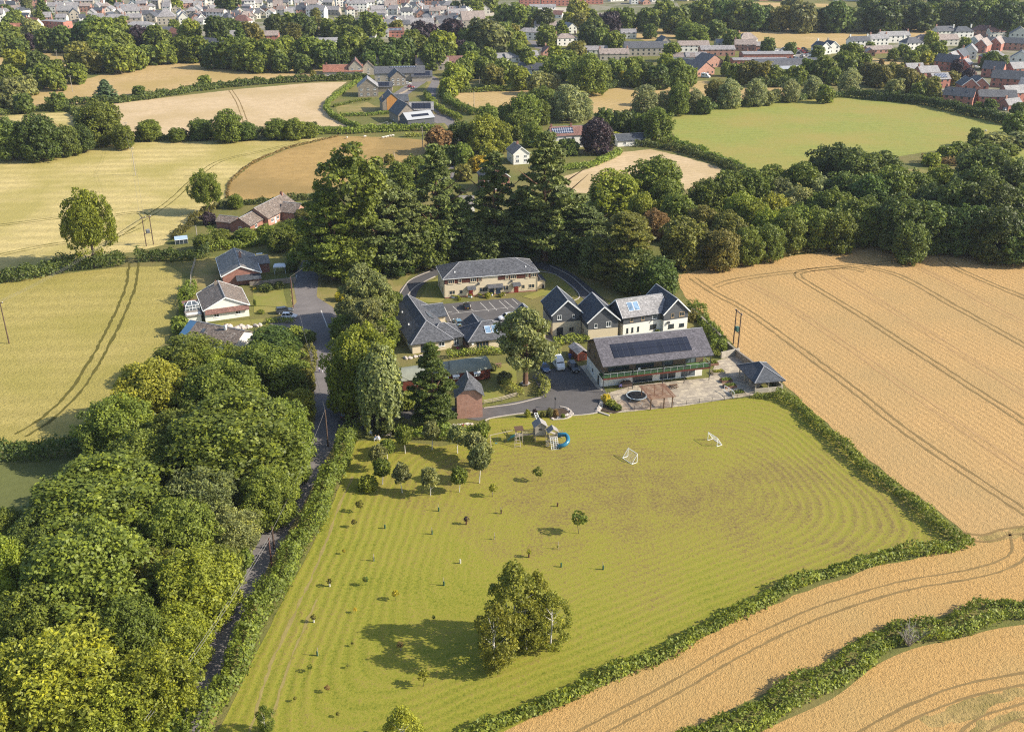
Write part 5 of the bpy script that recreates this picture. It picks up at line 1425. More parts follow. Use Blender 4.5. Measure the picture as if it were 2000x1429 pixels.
tops['l6']=pole('pale pole in the hedge behind the brick bungalow',388,485,441,POLE_PALE)
tops['b1']=pole('pole at the lower end of the barn houses',826,295,248,POLE_PALE,0.8)
tops['b2']=pole('pole beside the middle stubble field',926,210,178,POLE_PALE)
tops['b3']=pole('pole at the clipped hedge near the upper lane',915,218,200,POLE_PALE)
tops['b4']=pole('pale pole behind the hedge above the middle field',936,165,150,POLE_PALE)
tops['h1']=pole('pale pole in the hay field',770,312,296,POLE_PALE)
tops['e1']=pole('pale pole left of the belt trees',294,102,90,POLE_PALE);tops['e2']=pole('pale pole among belt trees, right of another',312,102,86,POLE_PALE);tops['e3']=pole('pale pole behind the belt near a pale shed',414,84,64,POLE_PALE)
def hframe(label,x0,y0,x1,y1,yt,boxm):
 p,hh=pole_h(x0,y0,yt);q=at(x1,y1);d=q-p
 e=empty('transformer_pole',p,math.atan2(d.y,d.x),label,'utility pole','twin poles with transformer');L=d.length
 for x in(0,L):MB().tube([(x,0,0),(x,0,hh)],[0.17,0.13],8).build('shaft',POLE,e,uv=False)
 MB().box(-0.6,L+0.6,-0.08,0.08,hh-0.4,hh-0.22).build('crossarm',POLE,e,uv=False)
 MB().box(-0.1,L+0.1,-0.08,0.08,hh*0.42,hh*0.42+0.16).build('platform_beam',POLE,e,uv=False)
 t=MB();t.box(L/2-.5,L/2+.5,-.4,.4,hh*0.42+.17,hh*0.42+1.3)
 for k in range(5):t.box(L/2-.45+k*.2,L/2-.37+k*.2,-.55,.55,hh*0.42+.3,hh*0.42+1.1)
 t.build('transformer',boxm,e,uv=False)
 for x in(-.4,L/2,L+.4):MB().tube([(x,0,hh-.22),(x,0,hh+.1)],[0.07,0.05],6).build('insulator',LAMP,e,uv=False)
 return p,hh
tops['t1']=hframe('twin-pole transformer at the hedge between the barley fields',286,481,300,478,424,plain('grey_transformer',(0.2,0.21,0.22),0.1,0.6))
tops['t2']=hframe('twin-pole transformer with green box at the edge of the large wheat field',1432,672,1441,680,604,plain('green_transformer',(0.05,0.12,0.1),0.1,0.6))
WIRE=plain('cable',(0.2,0.19,0.18),0.1,0.6)
def wire(label,a,b,sag=1.2,off=(0,),r=0.022):
 (p,h0),(q,h1)=tops[a]if isinstance(a,str)else a,tops[b]if isinstance(b,str)else b
 d=(q-p).normalized();n=Vector((-d.y,d.x,0));mb=MB()
 for o in off:
  mb.tube([(*(p.lerp(q,k/12)+n*o)[:2],h0+(h1-h0)*k/12-sag*4*(k/12)*(1-k/12))for k in range(13)],r,4,False)
 tag(mb.build('overhead_wire',WIRE,uv=False),label,'wire','overhead wires')
wire('three wires from the field transformer towards the left field pole','t1','f1',1.5,(-.6,0,.6),0.016)
wire('wires from the transformer to the upper barley field pole','t1','f2',1.2,(-.6,.6))
wire('wire from upper barley pole to the stubble field pole','f2','f3',1.0,(-.6,.6))
wire('wire between the lane junction pole and the red-brown hedge pole','l1','l2',1.0)
wire('wire along the lower lane towards the camera','l2',(at(300,1500),8.0),0.8,(0,0.4),0.028)
wire('wire between pine group pole and bungalow pole across the lane','l5','l4',0.8)
wire('wire from bungalow pole down to the lane junction pole','l4','l1',1.2)
wire('wire from transformer to the pole behind the brick bungalow','t1','l6',0.8)
# ================================================================ the play set
a=at(1052,872)
def frame_at(x,y,deg):return empty_dummy(x,y,deg)
RZP=R(10)
ps=empty('play_set',at(1054,858),RZP,'wooden play set with two roofed towers, bridge, swings and a blue tube slide','playground')
def part(name,mb,m,parent=None,uv=True,smooth=False):return mb.build(name,m,parent or ps,uv=uv,smooth=smooth)
WG=WOOD_GREY
GRPL=boards('grey_roof_boards',(0.3,0.28,0.26),0.16)
for x in(-1.1,1.1):
 for y in(-0.9,0.9):part('leg',MB().box(x-.06,x+.06,y-.06,y+.06,0,1.5),TIMBER)
part('floor',MB().box(-1.25,1.25,-1.05,1.05,1.5,1.62),TIMBER)
hw_=MB();hw_.box(-1.15,1.15,-0.95,0.95,1.62,3.6);hw_.poly([(-1.15,-0.951,3.6),(1.15,-0.951,3.6),(0,-0.951,4.45)]);hw_.poly([(1.15,.951,3.6),(-1.15,.951,3.6),(0,.951,4.45)])
hwo=part('playhouse',hw_,WG)
MB().box(-.3,.3,-1.0,-.953,2.6,3.1).build('window',DARKMETAL,hwo,uv=False)
part('roof',MB().slab([(-1.45,-1.25,3.38),(0,-1.25,4.5),(0,1.25,4.5),(-1.45,1.25,3.38),(1.45,-1.25,3.38),(1.45,1.25,3.38)],[(0,1,2,3),(1,4,5,2)],0.07),GRPL)
for x in(1.3,2.9):
 for y in(-3.1,-1.7):part('leg',MB().box(x-.06,x+.06,y-.06,y+.06,0,3.3),TIMBER)
part('floor',MB().box(1.2,3.0,-3.2,-1.6,1.5,1.62),TIMBER)
part('side_board',MB().box(1.24,2.96,-3.2,-3.17,1.62,2.3).box(1.22,1.26,-3.1,-1.7,1.62,2.3),WG)
part('roof',MB().slab([(0.95,-3.4,3.1),(2.1,-3.4,4.0),(2.1,-1.45,4.0),(0.95,-1.45,3.1),(3.25,-3.4,3.1),(3.25,-1.45,3.1)],[(0,1,2,3),(1,4,5,2)],0.07),GRPL)
cn=MB();
for x in(1.5,2.0,2.5,2.95):cn.bar((x,-4.6,0.05),(x,-3.25,2.0),0.06)
for k in range(7):t_=k/6;cn.bar((1.45,-4.6+1.35*t_,.05+1.95*t_),(3.0,-4.6+1.35*t_,.05+1.95*t_),0.06)
part('climbing_frame',cn,UPVC,uv=False)
st=MB()
for k in range(4):st.box(0.6,1.25,-3.6+k*.1,-3.3+k*.1,0.3+k*.35,0.37+k*.35)
part('steps',st,WG)
SL=plain('blue_slide_plastic',(0.03,0.16,0.25),0.08,0.3,0.5)
pts=[Vector((3.0,-2.4,2.1))]
for k in range(1,13):
 t_=k/12;a_=R(60)-R(215)*t_;pts.append(Vector((3.9+1.15*math.cos(a_)+.1,-3.0+1.35*math.sin(a_)-0.4*t_,2.0-1.6*t_)))
part('tube_slide',MB().tube(pts,0.42,14,True),SL,smooth=True)
br=MB()
for k in range(14):x=-1.3-k*.17;br.box(x-.07,x+.07,-.45,.45,1.5-.12*math.sin(k/13*math.pi),1.55-.12*math.sin(k/13*math.pi))
part('bridge',br,WG)
rb=MB()
for s_ in(-.47,.47):
 rb.bar((-1.2,s_,2.3),(-3.6,s_,2.25),.07)
 for k in range(12):x=-1.35-k*.19;rb.bar((x,s_,1.45),(x,s_,2.28),.05)
part('bridge_rail',rb,TIMBER)
for x in(-3.65,-4.9):
 for y in(-.6,.6):part('leg',MB().box(x-.06,x+.06,y-.06,y+.06,0,2.9),TIMBER)
part('floor',MB().box(-5.0,-3.55,-.7,.7,1.45,1.55),TIMBER)
part('roof',MB().slab([(-5.2,-.9,2.95),(-3.4,-.9,2.95),(-3.4,.9,3.05),(-5.2,.9,3.05)],[(0,1,2,3)],.06),WOOD_BROWN)
part('side_board',MB().box(-4.95,-3.6,-.72,-.69,1.55,2.1),WG)
gs=plain('green_slide_plastic',(0.02,0.2,0.16),0.08,0.3,0.5)
part('green_slide',MB().slab([(-5.0,-.35,1.6),(-5.0,.35,1.6),(-6.0,.35,1.1),(-6.0,-.35,1.1),(-6.6,.35,.5),(-6.6,-.35,.5)],[(0,3,2,1),(3,5,4,2)],.06),gs)
lad=MB();lad.bar((-5.6,-2.6,0),(-5.2,-0.8,2.4),.08);lad.bar((-4.4,-2.6,0),(-4.4,-0.8,2.4),.08)
for k in range(4):lad.bar((-5.55+k*.07,-2.45+k*.4,.25+k*.5),(-4.4,-2.45+k*.4,.25+k*.5),.07)
part('ladder',lad,TIMBER)
sw=MB();sw.bar((-5.6,-.2,2.75),(-10.4,-1.2,2.6),.1);part('swing_beam',sw,TIMBER)
af=MB();af.bar((-10.4,-1.2,2.6),(-10.3,-2.6,0),.1);af.bar((-10.4,-1.2,2.6),(-11.4,0.2,0),.1);part('leg',af,TIMBER)
seat=MB();seat.box(-9.3,-8.9,-1.1,-.8,.5,.56);seat.bar((-9.3,-.95,.55),(-9.3,-.95,2.65),.02);seat.bar((-8.9,-.95,.55),(-8.9,-.95,2.65),.02);part('swing_seat',seat,SL,uv=False)
sw2=MB();sw2.box(-7.4,-7.0,-.75,-.45,.5,.56);sw2.bar((-7.4,-.6,.55),(-7.4,-.6,2.68),.02);sw2.bar((-7.0,-.6,.55),(-7.0,-.6,2.68),.02);part('swing_seat',sw2,RUBBER,uv=False)
rp=MB();rp.slab([(1.1,.6,1.6),(4.6,-.2,.15),(4.9,.7,.15),(1.3,1.5,1.6)],[(0,1,2,3)],.07);part('ramp',rp,WG)
rr_=MB()
for(y0_,y1_)in((.6,-.2),(1.5,.7)):
 rr_.bar((1.2,y0_,2.5),(4.75,y1_,1.1),.08);rr_.bar((1.2,y0_,2.05),(4.75,y1_,.65),.06)
rr_.bar((4.7,-.2,0),(4.7,-.2,1.6),.1);rr_.bar((4.9,.7,0),(4.9,.7,1.4),.1);part('ramp_rail',rr_,TIMBER)
ld=MB()
for x in(-.5,.1):ld.bar((x,1.0,4.2),(x,3.4,4.4),.09)
for k in range(4):ld.bar((-.5,1.3+k*.65,4.25+k*.05),(.1,1.3+k*.65,4.25+k*.05),.07)
part('monkey_bars',ld,UPVC,uv=False)
mp=MB();mp.bar((-.5,3.4,0),(-.5,3.4,4.4),.09);mp.bar((.1,3.4,0),(.1,3.4,4.4),.09);part('leg',mp,TIMBER)
# ================================================================ goals
def goal(label,c0,c1,back,ht=1.9):
 """white frame goal; c0, c1 picture points of the two front posts' feet, back its depth in metres (sign = side)"""
 a,b=at(*c0),at(*c1);d=b-a;L=d.length
 e=empty('goal',a,math.atan2(d.y,d.x),label,'goal','small white football goals')
 for x in(0,L):MB().tube([(x,0,0),(x,0,ht)],.06,8).build('post',WHITE_PAINT,e,uv=False)
 MB().tube([(-.04,0,ht),(L+.04,0,ht)],.06,8).build('crossbar',WHITE_PAINT,e,uv=False)
 for x in(0,L):
  MB().tube([(x,0,ht),(x,back,0.05)],.05,8).build('stay',WHITE_PAINT,e,uv=False)
  MB().tube([(x,0,.05),(x,back,.05)],.05,8).build('ground_bar',WHITE_PAINT,e,uv=False)
 MB().tube([(0,back,.05),(L,back,.05)],.05,8).build('back_bar',WHITE_PAINT,e,uv=False)
 n=MB();k=10
 for i in range(1,k):t_=i/k;n.bar((L*t_,0,ht),(L*t_,back,.06),.012)
 for i in range(1,6):t_=i/6;n.bar((0,back*t_,ht-(ht-.05)*t_),(L,back*t_,ht-(ht-.05)*t_),.012)
 n.build('net',WHITE_PAINT,e,uv=False)
goal('white goal in the middle of the mown field, facing right',(1226,891),(1244,903),-1.3)
goal('white goal further right on the mown field, facing left',(1382,860),(1400,872),1.3)
# ================================================================ terrace things
def tp_(x,y):p=at(x,y);return p
a=at(1284,799);e=empty('pergola',a,R(13),'red-brown timber pergola standing on the paved terrace','pergola')
for x in(-1.6,1.4,3.3):
 for y in(0.0,5.8):MB().box(x-.1,x+.1,y-.1,y+.1,0,2.6).build('post',WOOD_BROWN,e)
for x in(-1.6,3.3):MB().box(x-.08,x+.08,-.5,6.3,2.6,2.8).build('beam',PERGOLA,e)
for k in range(13):y=-.4+k*.54;MB().box(-2.2,3.9,y-.06,y+.06,2.8,2.95).build('slat',PERGOLA,e)
a=at(1243,778);e=empty('trampoline',a,0,'round black trampoline with pale rim and safety net posts beside the pergola','trampoline')
nseg=28;rad=2.3
MB().tube([(0,0,.8),(0,0,.82)],rad*.9,nseg).build('jumping_mat',RUBBER,e,uv=False)
tr=MB()
for k in range(nseg):
 a0,a1=2*math.pi*k/nseg,2*math.pi*(k+1)/nseg
 tr.slab([(rad*.88*math.cos(a0),rad*.88*math.sin(a0),.86),(rad*math.cos(a0),rad*math.sin(a0),.86),(rad*math.cos(a1),rad*math.sin(a1),.86),(rad*.88*math.cos(a1),rad*.88*math.sin(a1),.86)],[(0,1,2,3)],.08)
tr.build('rim_pad',plain('pale_blue_pad',(0.42,0.48,0.5),0.1,0.6),e,uv=False)
for k in range(6):
 a0=2*math.pi*k/6+.3;MB().tube([(rad*math.cos(a0),rad*math.sin(a0),0),(rad*math.cos(a0),rad*math.sin(a0),2.6)],.035,6).build('net_pole',DARKMETAL,e,uv=False)
 MB().bar((rad*.95*math.cos(a0+.5),rad*.95*math.sin(a0+.5),0),(rad*.95*math.cos(a0+.5),rad*.95*math.sin(a0+.5),.8),.05).build('leg',GALV,e,uv=False)
tag(ribbon('circular_mat',[at(1232,788)+Vector((2.6*math.cos(k/4),2.0*math.sin(k/4),0))for k in range(26)],0.15,KERB,0.1),kind='structure')
def picnic(label,x,y,deg,m):
 e=empty('picnic_table',at(x,y),R(deg),label,'picnic table','wooden picnic tables')
 MB().box(-.9,.9,-.38,.38,.7,.76).build('table_top',m,e)
 for s_ in(-1,1):
  MB().box(-.9,.9,s_*.75-.14,s_*.75+.14,.42,.47).build('bench_seat',m,e)
  l=MB();l.bar((s_*.6,-.85,0),(s_*.6,.3,.7),.09);l.bar((s_*.6,.85,0),(s_*.6,-.3,.7),.09);l.bar((s_*.6,-.85,.4),(s_*.6,.85,.4),.07);l.build('leg_frame',m,e)
picnic('dark picnic table on the terrace right of the pergola',1315,757,10,WOOD_BROWN)
picnic('picnic table on the small lawn behind the wooden cabin',972,716,10,PERGOLA)
picnic('pale picnic table on the brick bungalow lawn',502,517,20,TIMBER)
def chair(label,x,y,deg,m,z=0.08,base=None,group='garden chairs'):
 e=empty('garden_chair',base if base is not None else(*at(x,y)[:2],z),R(deg),label,'chair',group)
 MB().box(-.28,.28,-.28,.28,.4,.46).build('seat',m,e,uv=False);MB().box(-.28,.28,.24,.29,.47,.98).build('backrest',m,e,uv=False)
 for sx in(-.24,.24):
  for sy in(-.24,.24):MB().box(sx-.025,sx+.025,sy-.025,sy+.025,0,.4).build('leg',m,e,uv=False)
  MB().box(sx-.04,sx+.04,-.26,.24,.62,.66).build('armrest',m,e,uv=False)
chair('white chair standing on the glass balcony',0,0,20,WHITE_PAINT,base=on_terrace(9.0,1.3,2.88+DZ))
chair('purple-grey chair against the white wall under the balcony',1211,757,200,plain('purple_cover',(0.12,0.1,0.25),0.1,0.7))
b_=on_terrace(6.2,1.8);e=empty('covered_barbecue',(b_.x,b_.y,0.08),BHR,'brown covered barbecue under the balcony','barbecue')
MB().loft([[(-1.2,-.5,0),(1.2,-.5,0),(1.2,.5,0),(-1.2,.5,0)],[(-1.2,-.5,.9),(1.2,-.5,.9),(1.2,.5,.9),(-1.2,.5,.9)],[(-.9,-.3,1.25),(.9,-.3,1.25),(.9,.3,1.25),(-.9,.3,1.25)]]).build('cover',plain('brown_cover',(0.09,0.06,0.045),0.2,0.8),e,uv=False)
MB().box(-1.05,-.95,-.55,-.5,0,.2).build('foot',DARKMETAL,e,uv=False)
def post_fence(label,px,step,ht,m,rails,name='fence',pw=0.08,rail_m=None,railw=0.03,base=0.0):
 pts=pxs(px);e=empty(name,(pts[0].x,pts[0].y,base),0,label,'fence');o=pts[0]
 L=[0]
 for a_,c_ in zip(pts,pts[1:]):L.append(L[-1]+(c_-a_).length)
 n=max(1,int(L[-1]/step));pos=[]
 for k in range(n+1):
  s_=L[-1]*k/n;i=max(j for j in range(len(L)-1)if L[j]<=s_+1e-6);pos.append(pts[i].lerp(pts[i+1],(s_-L[i])/(L[i+1]-L[i]))-o)
 for q in pos:MB().box(q.x-pw/2,q.x+pw/2,q.y-pw/2,q.y+pw/2,0,ht).build('post',m,e,uv=False)
 for z in rails:
  r_=MB()
  for q,q2 in zip(pos,pos[1:]):r_.bar((q.x,q.y,z),(q2.x,q2.y,z),railw,railw if railw<.05 else.12)
  r_.build('rail',rail_m or m,e,uv=False)
post_fence('thin dark wire fence between the terrace and the mown field',[(1213,802),(1262,799),(1330,791),(1380,786),(1430,780),(1464,777)],2.7,1.1,DARKMETAL,(0.4,0.75,1.06))
post_fence('pale timber post and rail fence beside the drive',[(945,790),(978,784),(1012,774)],1.9,1.15,TIMBER,(0.45,0.8,1.08),'rail_fence',.13,None,.06)
post_fence('curved dark railing beside the trampoline',[(1187,770),(1194,780),(1202,796)],1.0,1.3,DARKMETAL,(0.2,1.25))
post_fence('rail fence behind the brick bungalow garden',[(382,512),(374,540),(372,572)],2.5,1.5,POLE_PALE,(0.4,0.9,1.4),'rail_fence',.1,None,.06)
post_fence('white-topped side gate and fence beside the raised beds',[(1414,764),(1428,772),(1433,778)],1.2,1.5,UPVC,(0.2,1.45),'side_gate',.09,None,.06)
for k,(x,y,w_,d_,lb)in enumerate(((1391,712,2.6,1.6,'beside the house corner'),(1402,729,3.0,1.8,'with cabbages in the middle'),(1418,745,2.6,1.6,'next to the pavilion posts'),(1440,770,3.4,2.0,'nearest the mown field, low and dark'),(1425,756,2.8,1.6,'in the shade of the pavilion'))):
 p=at(x,y);e=empty('raised_bed',(p.x,p.y,.08),R(13),'timber raised bed '+lb,'planter','raised vegetable beds')
 f_=MB();f_.box(-w_/2,w_/2,-d_/2,-d_/2+.08,0,.55);f_.box(-w_/2,w_/2,d_/2-.08,d_/2,0,.55);f_.box(-w_/2,-w_/2+.08,-d_/2+.085,d_/2-.085,0,.55);f_.box(w_/2-.08,w_/2,-d_/2+.085,d_/2-.085,0,.55);f_.build('timber_frame',TIMBER if k%2 else PERGOLA,e)
 MB().box(-w_/2+.09,w_/2-.09,-d_/2+.09,d_/2-.09,.1,.45).build('soil',SOIL,e,uv=False)
 rg=np.random.default_rng(k);N=240;c=np.stack([rg.uniform(-w_/2+.2,w_/2-.2,N),rg.uniform(-d_/2+.2,d_/2-.2,N),rg.uniform(.45,.8,N)],1)
 link('vegetables',leaf_mesh('vegetables',c,rg.normal(size=(N,3))+np.array([0,0,1.2]),.2,LEAF['hedge' if k!=1 else 'light'],rg),e)
def wall(name,label,px,ht,th,m,cap=None,base=0.0):
 pts=dense(pxs(px),2.0,0,False);mb=MB();l,r_=offset_path(pts,th/2),offset_path(pts,-th/2)
 rn=random.Random(4)
 hs=[ht+rn.uniform(-.06,.06)for _ in pts]
 mb.loft([[(q.x,q.y,base),(s_.x,s_.y,base),(s_.x,s_.y,hh),(q.x,q.y,hh)]for q,s_,hh in zip(l,r_,hs)])
 return tag(mb.build(name,m),label,'wall')
wall('stone_wall','long rubble stone wall between the house garden and the wheat field',[(1352,612),(1385,645),(1425,685),(1472,722),(1490,738)],1.7,.45,STONE)
wall('stone_wall','short ivy-grown stone wall right of the balcony house',[(1408,700),(1443,692)],1.7,.4,STONE_PALE)
wall('stone_wall','low curved stone wall beside the lower drive entrance',[(700,816),(740,806),(790,800),(815,799)],.7,.4,STONE)
wall('garden_wall','stone garden wall between the two bungalows',[(488,558),(520,556),(556,552)],1.3,.35,STONE)
wall('estate_wall','low stone wall beside the estate road',[(779,186),(790,181),(806,172)],.9,.35,STONE)
def rocks(label,px,n,size,seed,spread=.6,name='rock',group=None):
 rn=random.Random(seed);pts=dense(pxs(px),.5,0,False)
 for k in range(n):
  p=rn.choice(pts)+Vector((rn.uniform(-spread,spread),rn.uniform(-spread,spread),0));s_=size*rn.uniform(.6,1.4)
  bm_=bmesh.new();bmesh.ops.create_icosphere(bm_,subdivisions=2,radius=s_)
  ph=[rn.uniform(0,6)for _ in range(3)]
  for v_ in bm_.verts:
   q=v_.co/s_;v_.co*=1+.22*math.sin(3*q.x+ph[0])+.18*math.sin(4*q.y+ph[1]);v_.co.z*=.7
  me=bpy.data.meshes.new(name);bm_.to_mesh(me);bm_.free();me.materials.append(ROCK)
  o=link(name,me);o.location=(p.x,p.y,s_*.35);o.rotation_euler=(0,0,rn.uniform(0,6))
  tag(o,label,'rock',group)
rocks('pale boulder in the rockery below the white bungalow',[(442,640),(462,642),(490,640),(512,634)],26,.65,1,.5,group='boulders below the white bungalow')
rocks('pale stone edging the planted corner of the drive',[(1080,818),(1095,815),(1115,808),(1108,799)],20,.28,2,.3,group='stones of the drive corner bed')
rocks('pale stone edging the bed at the terrace corner',[(1166,803),(1172,795),(1178,780)],16,.3,3,.25,group='stones of the terrace corner bed')
rocks('pale stone behind the dark conifer',[(793,700),(812,698),(830,694)],12,.4,6,.5,group='stones before the slate bungalow')
rocks('pale stone lying before the laurel hedge',[(858,836),(875,834),(900,830),(935,828)],22,.3,8,.4,group='stones behind the laurel hedge')
sheet('planted_bed',[(1062,812),(1075,800),(1100,797),(1116,808),(1108,815),(1080,819)],SOIL,0.082,0.05)
sheet('planted_bed',[(1172,802),(1180,780),(1190,778),(1215,802),(1200,808)],SOIL,0.084,0.05)
kerb('bed_edging',[(1080,820),(1108,817),(1118,808),(1108,798),(1094,795)],.35,.22)
kerb('bed_edging',[(1190,812),(1172,806),(1168,800),(1178,778)],.4,.25)
p,hh=pole_h(1084,798,776);e=empty('lamp_post',p,0,'short black lamp post in the planted corner of the drive','lamp')
MB().tube([(0,0,0),(0,0,hh-.5)],[.08,.05],8).build('post',DARKMETAL,e,uv=False);MB().loft([[(-.1,-.1,hh-.5),(.1,-.1,hh-.5),(.1,.1,hh-.5),(-.1,.1,hh-.5)],[(-.19,-.19,hh-.1),(.19,-.19,hh-.1),(.19,.19,hh-.1),(-.19,.19,hh-.1)],[(-.03,-.03,hh+.12),(.03,-.03,hh+.12),(.03,.03,hh+.12),(-.03,.03,hh+.12)]]).build('lantern',DARKMETAL,e,uv=False)
a=at(1026,751);e=empty('tree_bench',a,0,'pale hexagonal bench round the trunk of the spreading pine','bench')
bs=MB()
for k in range(6):
 a0,a1=math.pi/3*k,math.pi/3*(k+1)
 bs.slab([(.55*math.cos(a0),.55*math.sin(a0),.48),(1.15*math.cos(a0),1.15*math.sin(a0),.48),(1.15*math.cos(a1),1.15*math.sin(a1),.48),(.55*math.cos(a1),.55*math.sin(a1),.48)],[(0,1,2,3)],.07)
bs.build('seat',CONCRETE,e,uv=False)
for k in range(6):a0=math.pi/3*k;MB().box(math.cos(a0)-.05,math.cos(a0)+.05,math.sin(a0)-.05,math.sin(a0)+.05,0,.42).build('leg',CONCRETE,e,uv=False)
e=empty('gazebo',(*at(548,532)[:2],0),R(4),'white-topped party gazebo on the brick bungalow lawn','gazebo')
for x in(-1.6,1.6):
 for y in(-1.2,1.2):MB().box(x-.05,x+.05,y-.05,y+.05,0,2.3).build('leg',UPVC,e,uv=False)
MB().slab([(-1.8,-1.4,2.3),(1.8,-1.4,2.3),(1.8,1.4,2.3),(-1.8,1.4,2.3),(0,0,2.9)],[(0,1,4),(1,2,4),(2,3,4),(3,0,4)],.05).build('canopy',WHITE_PAINT,e,uv=False)
MB().slab([(-1.8,-1.42,2.0),(1.8,-1.42,2.0),(1.8,-1.4,2.3),(-1.8,-1.4,2.3)],[(0,1,2,3)],.02).build('valance',WHITE_PAINT,e,uv=False)
def wheelie(label,x,y,m):
 e=empty('wheelie_bin',(*at(x,y)[:2],.07),.3,label,'bin','wheeled bins');MB().loft([[(-.22,-.25,.05),(.22,-.25,.05),(.22,.25,.05),(-.22,.25,.05)],[(-.29,-.35,1.0),(.29,-.35,1.0),(.29,.35,1.0),(-.29,.35,1.0)]]).build('body',m,e,uv=False)
 MB().box(-.3,.3,-.37,.37,1.0,1.07).build('lid',m,e,uv=False);MB().tube([(-.25,.3,.1),(.25,.3,.1)],.1,8).build('wheel',RUBBER,e,uv=False)
wheelie('black wheeled bin at the lane verge by the bend',609,484,RUBBER)
wheelie('green wheeled bin beside the loop drive left of the bungalow',765,575,plain('green_bin',(0.03,0.12,0.05),.1,.6))
wheelie('dark wheeled bin in the shade beside the cream apartment block',1060,563,RUBBER)
wheelie('blue wheeled bin beside the garden shed',1113,700,plain('blue_bin',(0.03,0.06,0.25),.1,.6))
for k,(x,y)in enumerate(((885,582),(893,583),(918,581),(938,580),(958,577),(983,577))):
 p=at(x,y);e=empty('flower_trough',(p.x,p.y,.09),rz,['white trough near the left door','trough right of the left red door','low trough under the triple window','white trough left of the central porch','tall leafy tub at the central porch','white trough right of the central porch'][k]+' of the cream block','planter','flower troughs at the apartment block')
 MB().box(-.6,.6,-.2,.2,0,.4).build('trough',UPVC if k%2==0 else TIMBER,e,uv=False)
 rg=np.random.default_rng(k+40);N=90;c=np.stack([rg.uniform(-.6,.6,N),rg.uniform(-.25,.25,N),rg.uniform(.4,.85,N)],1);link('plants',leaf_mesh('plants',c,rg.normal(size=(N,3))+np.array([0,0,1]),.2,LEAF['light'],rg),e)
PINK=leafm('magenta_flowers',(0.5,0.03,0.16),.2,.05,.2,tint=(1.1,1,1));YELLOWF=leafm('yellow_flowers',(0.5,0.33,0.02),.2,.05,.2,tint=(1.1,1,1));REDF=leafm('red_flowers',(0.42,0.05,0.06),.2,.05,.2,tint=(1.1,1,1))
for x,y,m,s_,lb in((895,683,PINK,.8,'magenta flowering shrub by the hedge behind the cabin'),(518,553,REDF,.9,'red flowering shrub at the brick bungalow garden wall'),(497,566,YELLOWF,.8,'yellow flower clump on the white bungalow lawn edge'),(566,622,YELLOWF,.7,'yellow flowering bush at the white bungalow drive'),(905,832,REDF,.5,'red flowers before the laurel hedge by the tower')):
 p=at(x,y);rg=np.random.default_rng(int(x));N=220;d=rg.normal(size=(N,3));d/=np.linalg.norm(d,axis=1)[:,None];d[:,2]=abs(d[:,2]);c=d*s_*rg.uniform(.6,1,N)[:,None]
 e=empty('flowering_shrub',p,0,lb,'shrub');link('flowers',leaf_mesh('flowers',c,d,.16,m,rg),e)
 N=260;d=rg.normal(size=(N,3));d/=np.linalg.norm(d,axis=1)[:,None];d[:,2]=abs(d[:,2]);link('foliage',leaf_mesh('foliage',d*s_*rg.uniform(.5,.98,N)[:,None]*np.array([1.15,1.15,.9]),d,.2,LEAF['hedge'],rg),e)
 # ================================================================ sheep in the hay field
FLEECE=plain('fleece',(0.66,0.6,0.5),.1,.95);FACE=plain('sheep_face',(0.35,0.3,0.25),.1,.9)
def sheep(label,x,y,deg):
 e=empty('sheep',at(x,y),R(deg),label,'sheep','grazing sheep')
 b=MB();rings=[]
 for k,(xx,rr_,zz)in enumerate(((-.62,.1,.72),(-.55,.27,.7),(-.25,.36,.68),(.15,.35,.68),(.45,.28,.72),(.62,.17,.74),(.78,.13,.62),(.92,.1,.42),(1.0,.05,.33))):
  rings.append([(xx,rr_*math.cos(t_*math.pi/5),zz+rr_*math.sin(t_*math.pi/5))for t_ in range(10)])
 b.loft(rings)
 for xx in(-.42,.38):
  for s_ in(-.16,.16):b.tube([(xx,s_,.5),(xx-.03,s_,.25),(xx,s_,0)],[.085,.05,.045],6)
 b.build('body',FLEECE,e,smooth=True,uv=False)
 m=MB();m.tube([(.86,-.1,.5),(.82,-.22,.5)],[.04,.02],5);m.tube([(.86,.1,.5),(.82,.22,.5)],[.04,.02],5);m.build('ear',FACE,e,uv=False)
for k,(x,y,dg,lb)in enumerate(((748,271,20,'leftmost of the sheep close together at the top of the hay field'),(753,270,190,'second sheep in the close group on the hay field'),(757,269,40,'third sheep in the close group on the hay field'),(762,268,170,'fourth sheep in the close group on the hay field'),(767,267,10,'rightmost sheep of the close group on the hay field'),(678,271,100,'single sheep near the left end of the hay field hedge'),(713,269,200,'sheep between the single one and the close group'),(1916,263,20,'sheep at the right corner of the green meadow'),(1925,258,100,'farther sheep at the right corner of the green meadow'))):sheep(lb,x,y,dg)
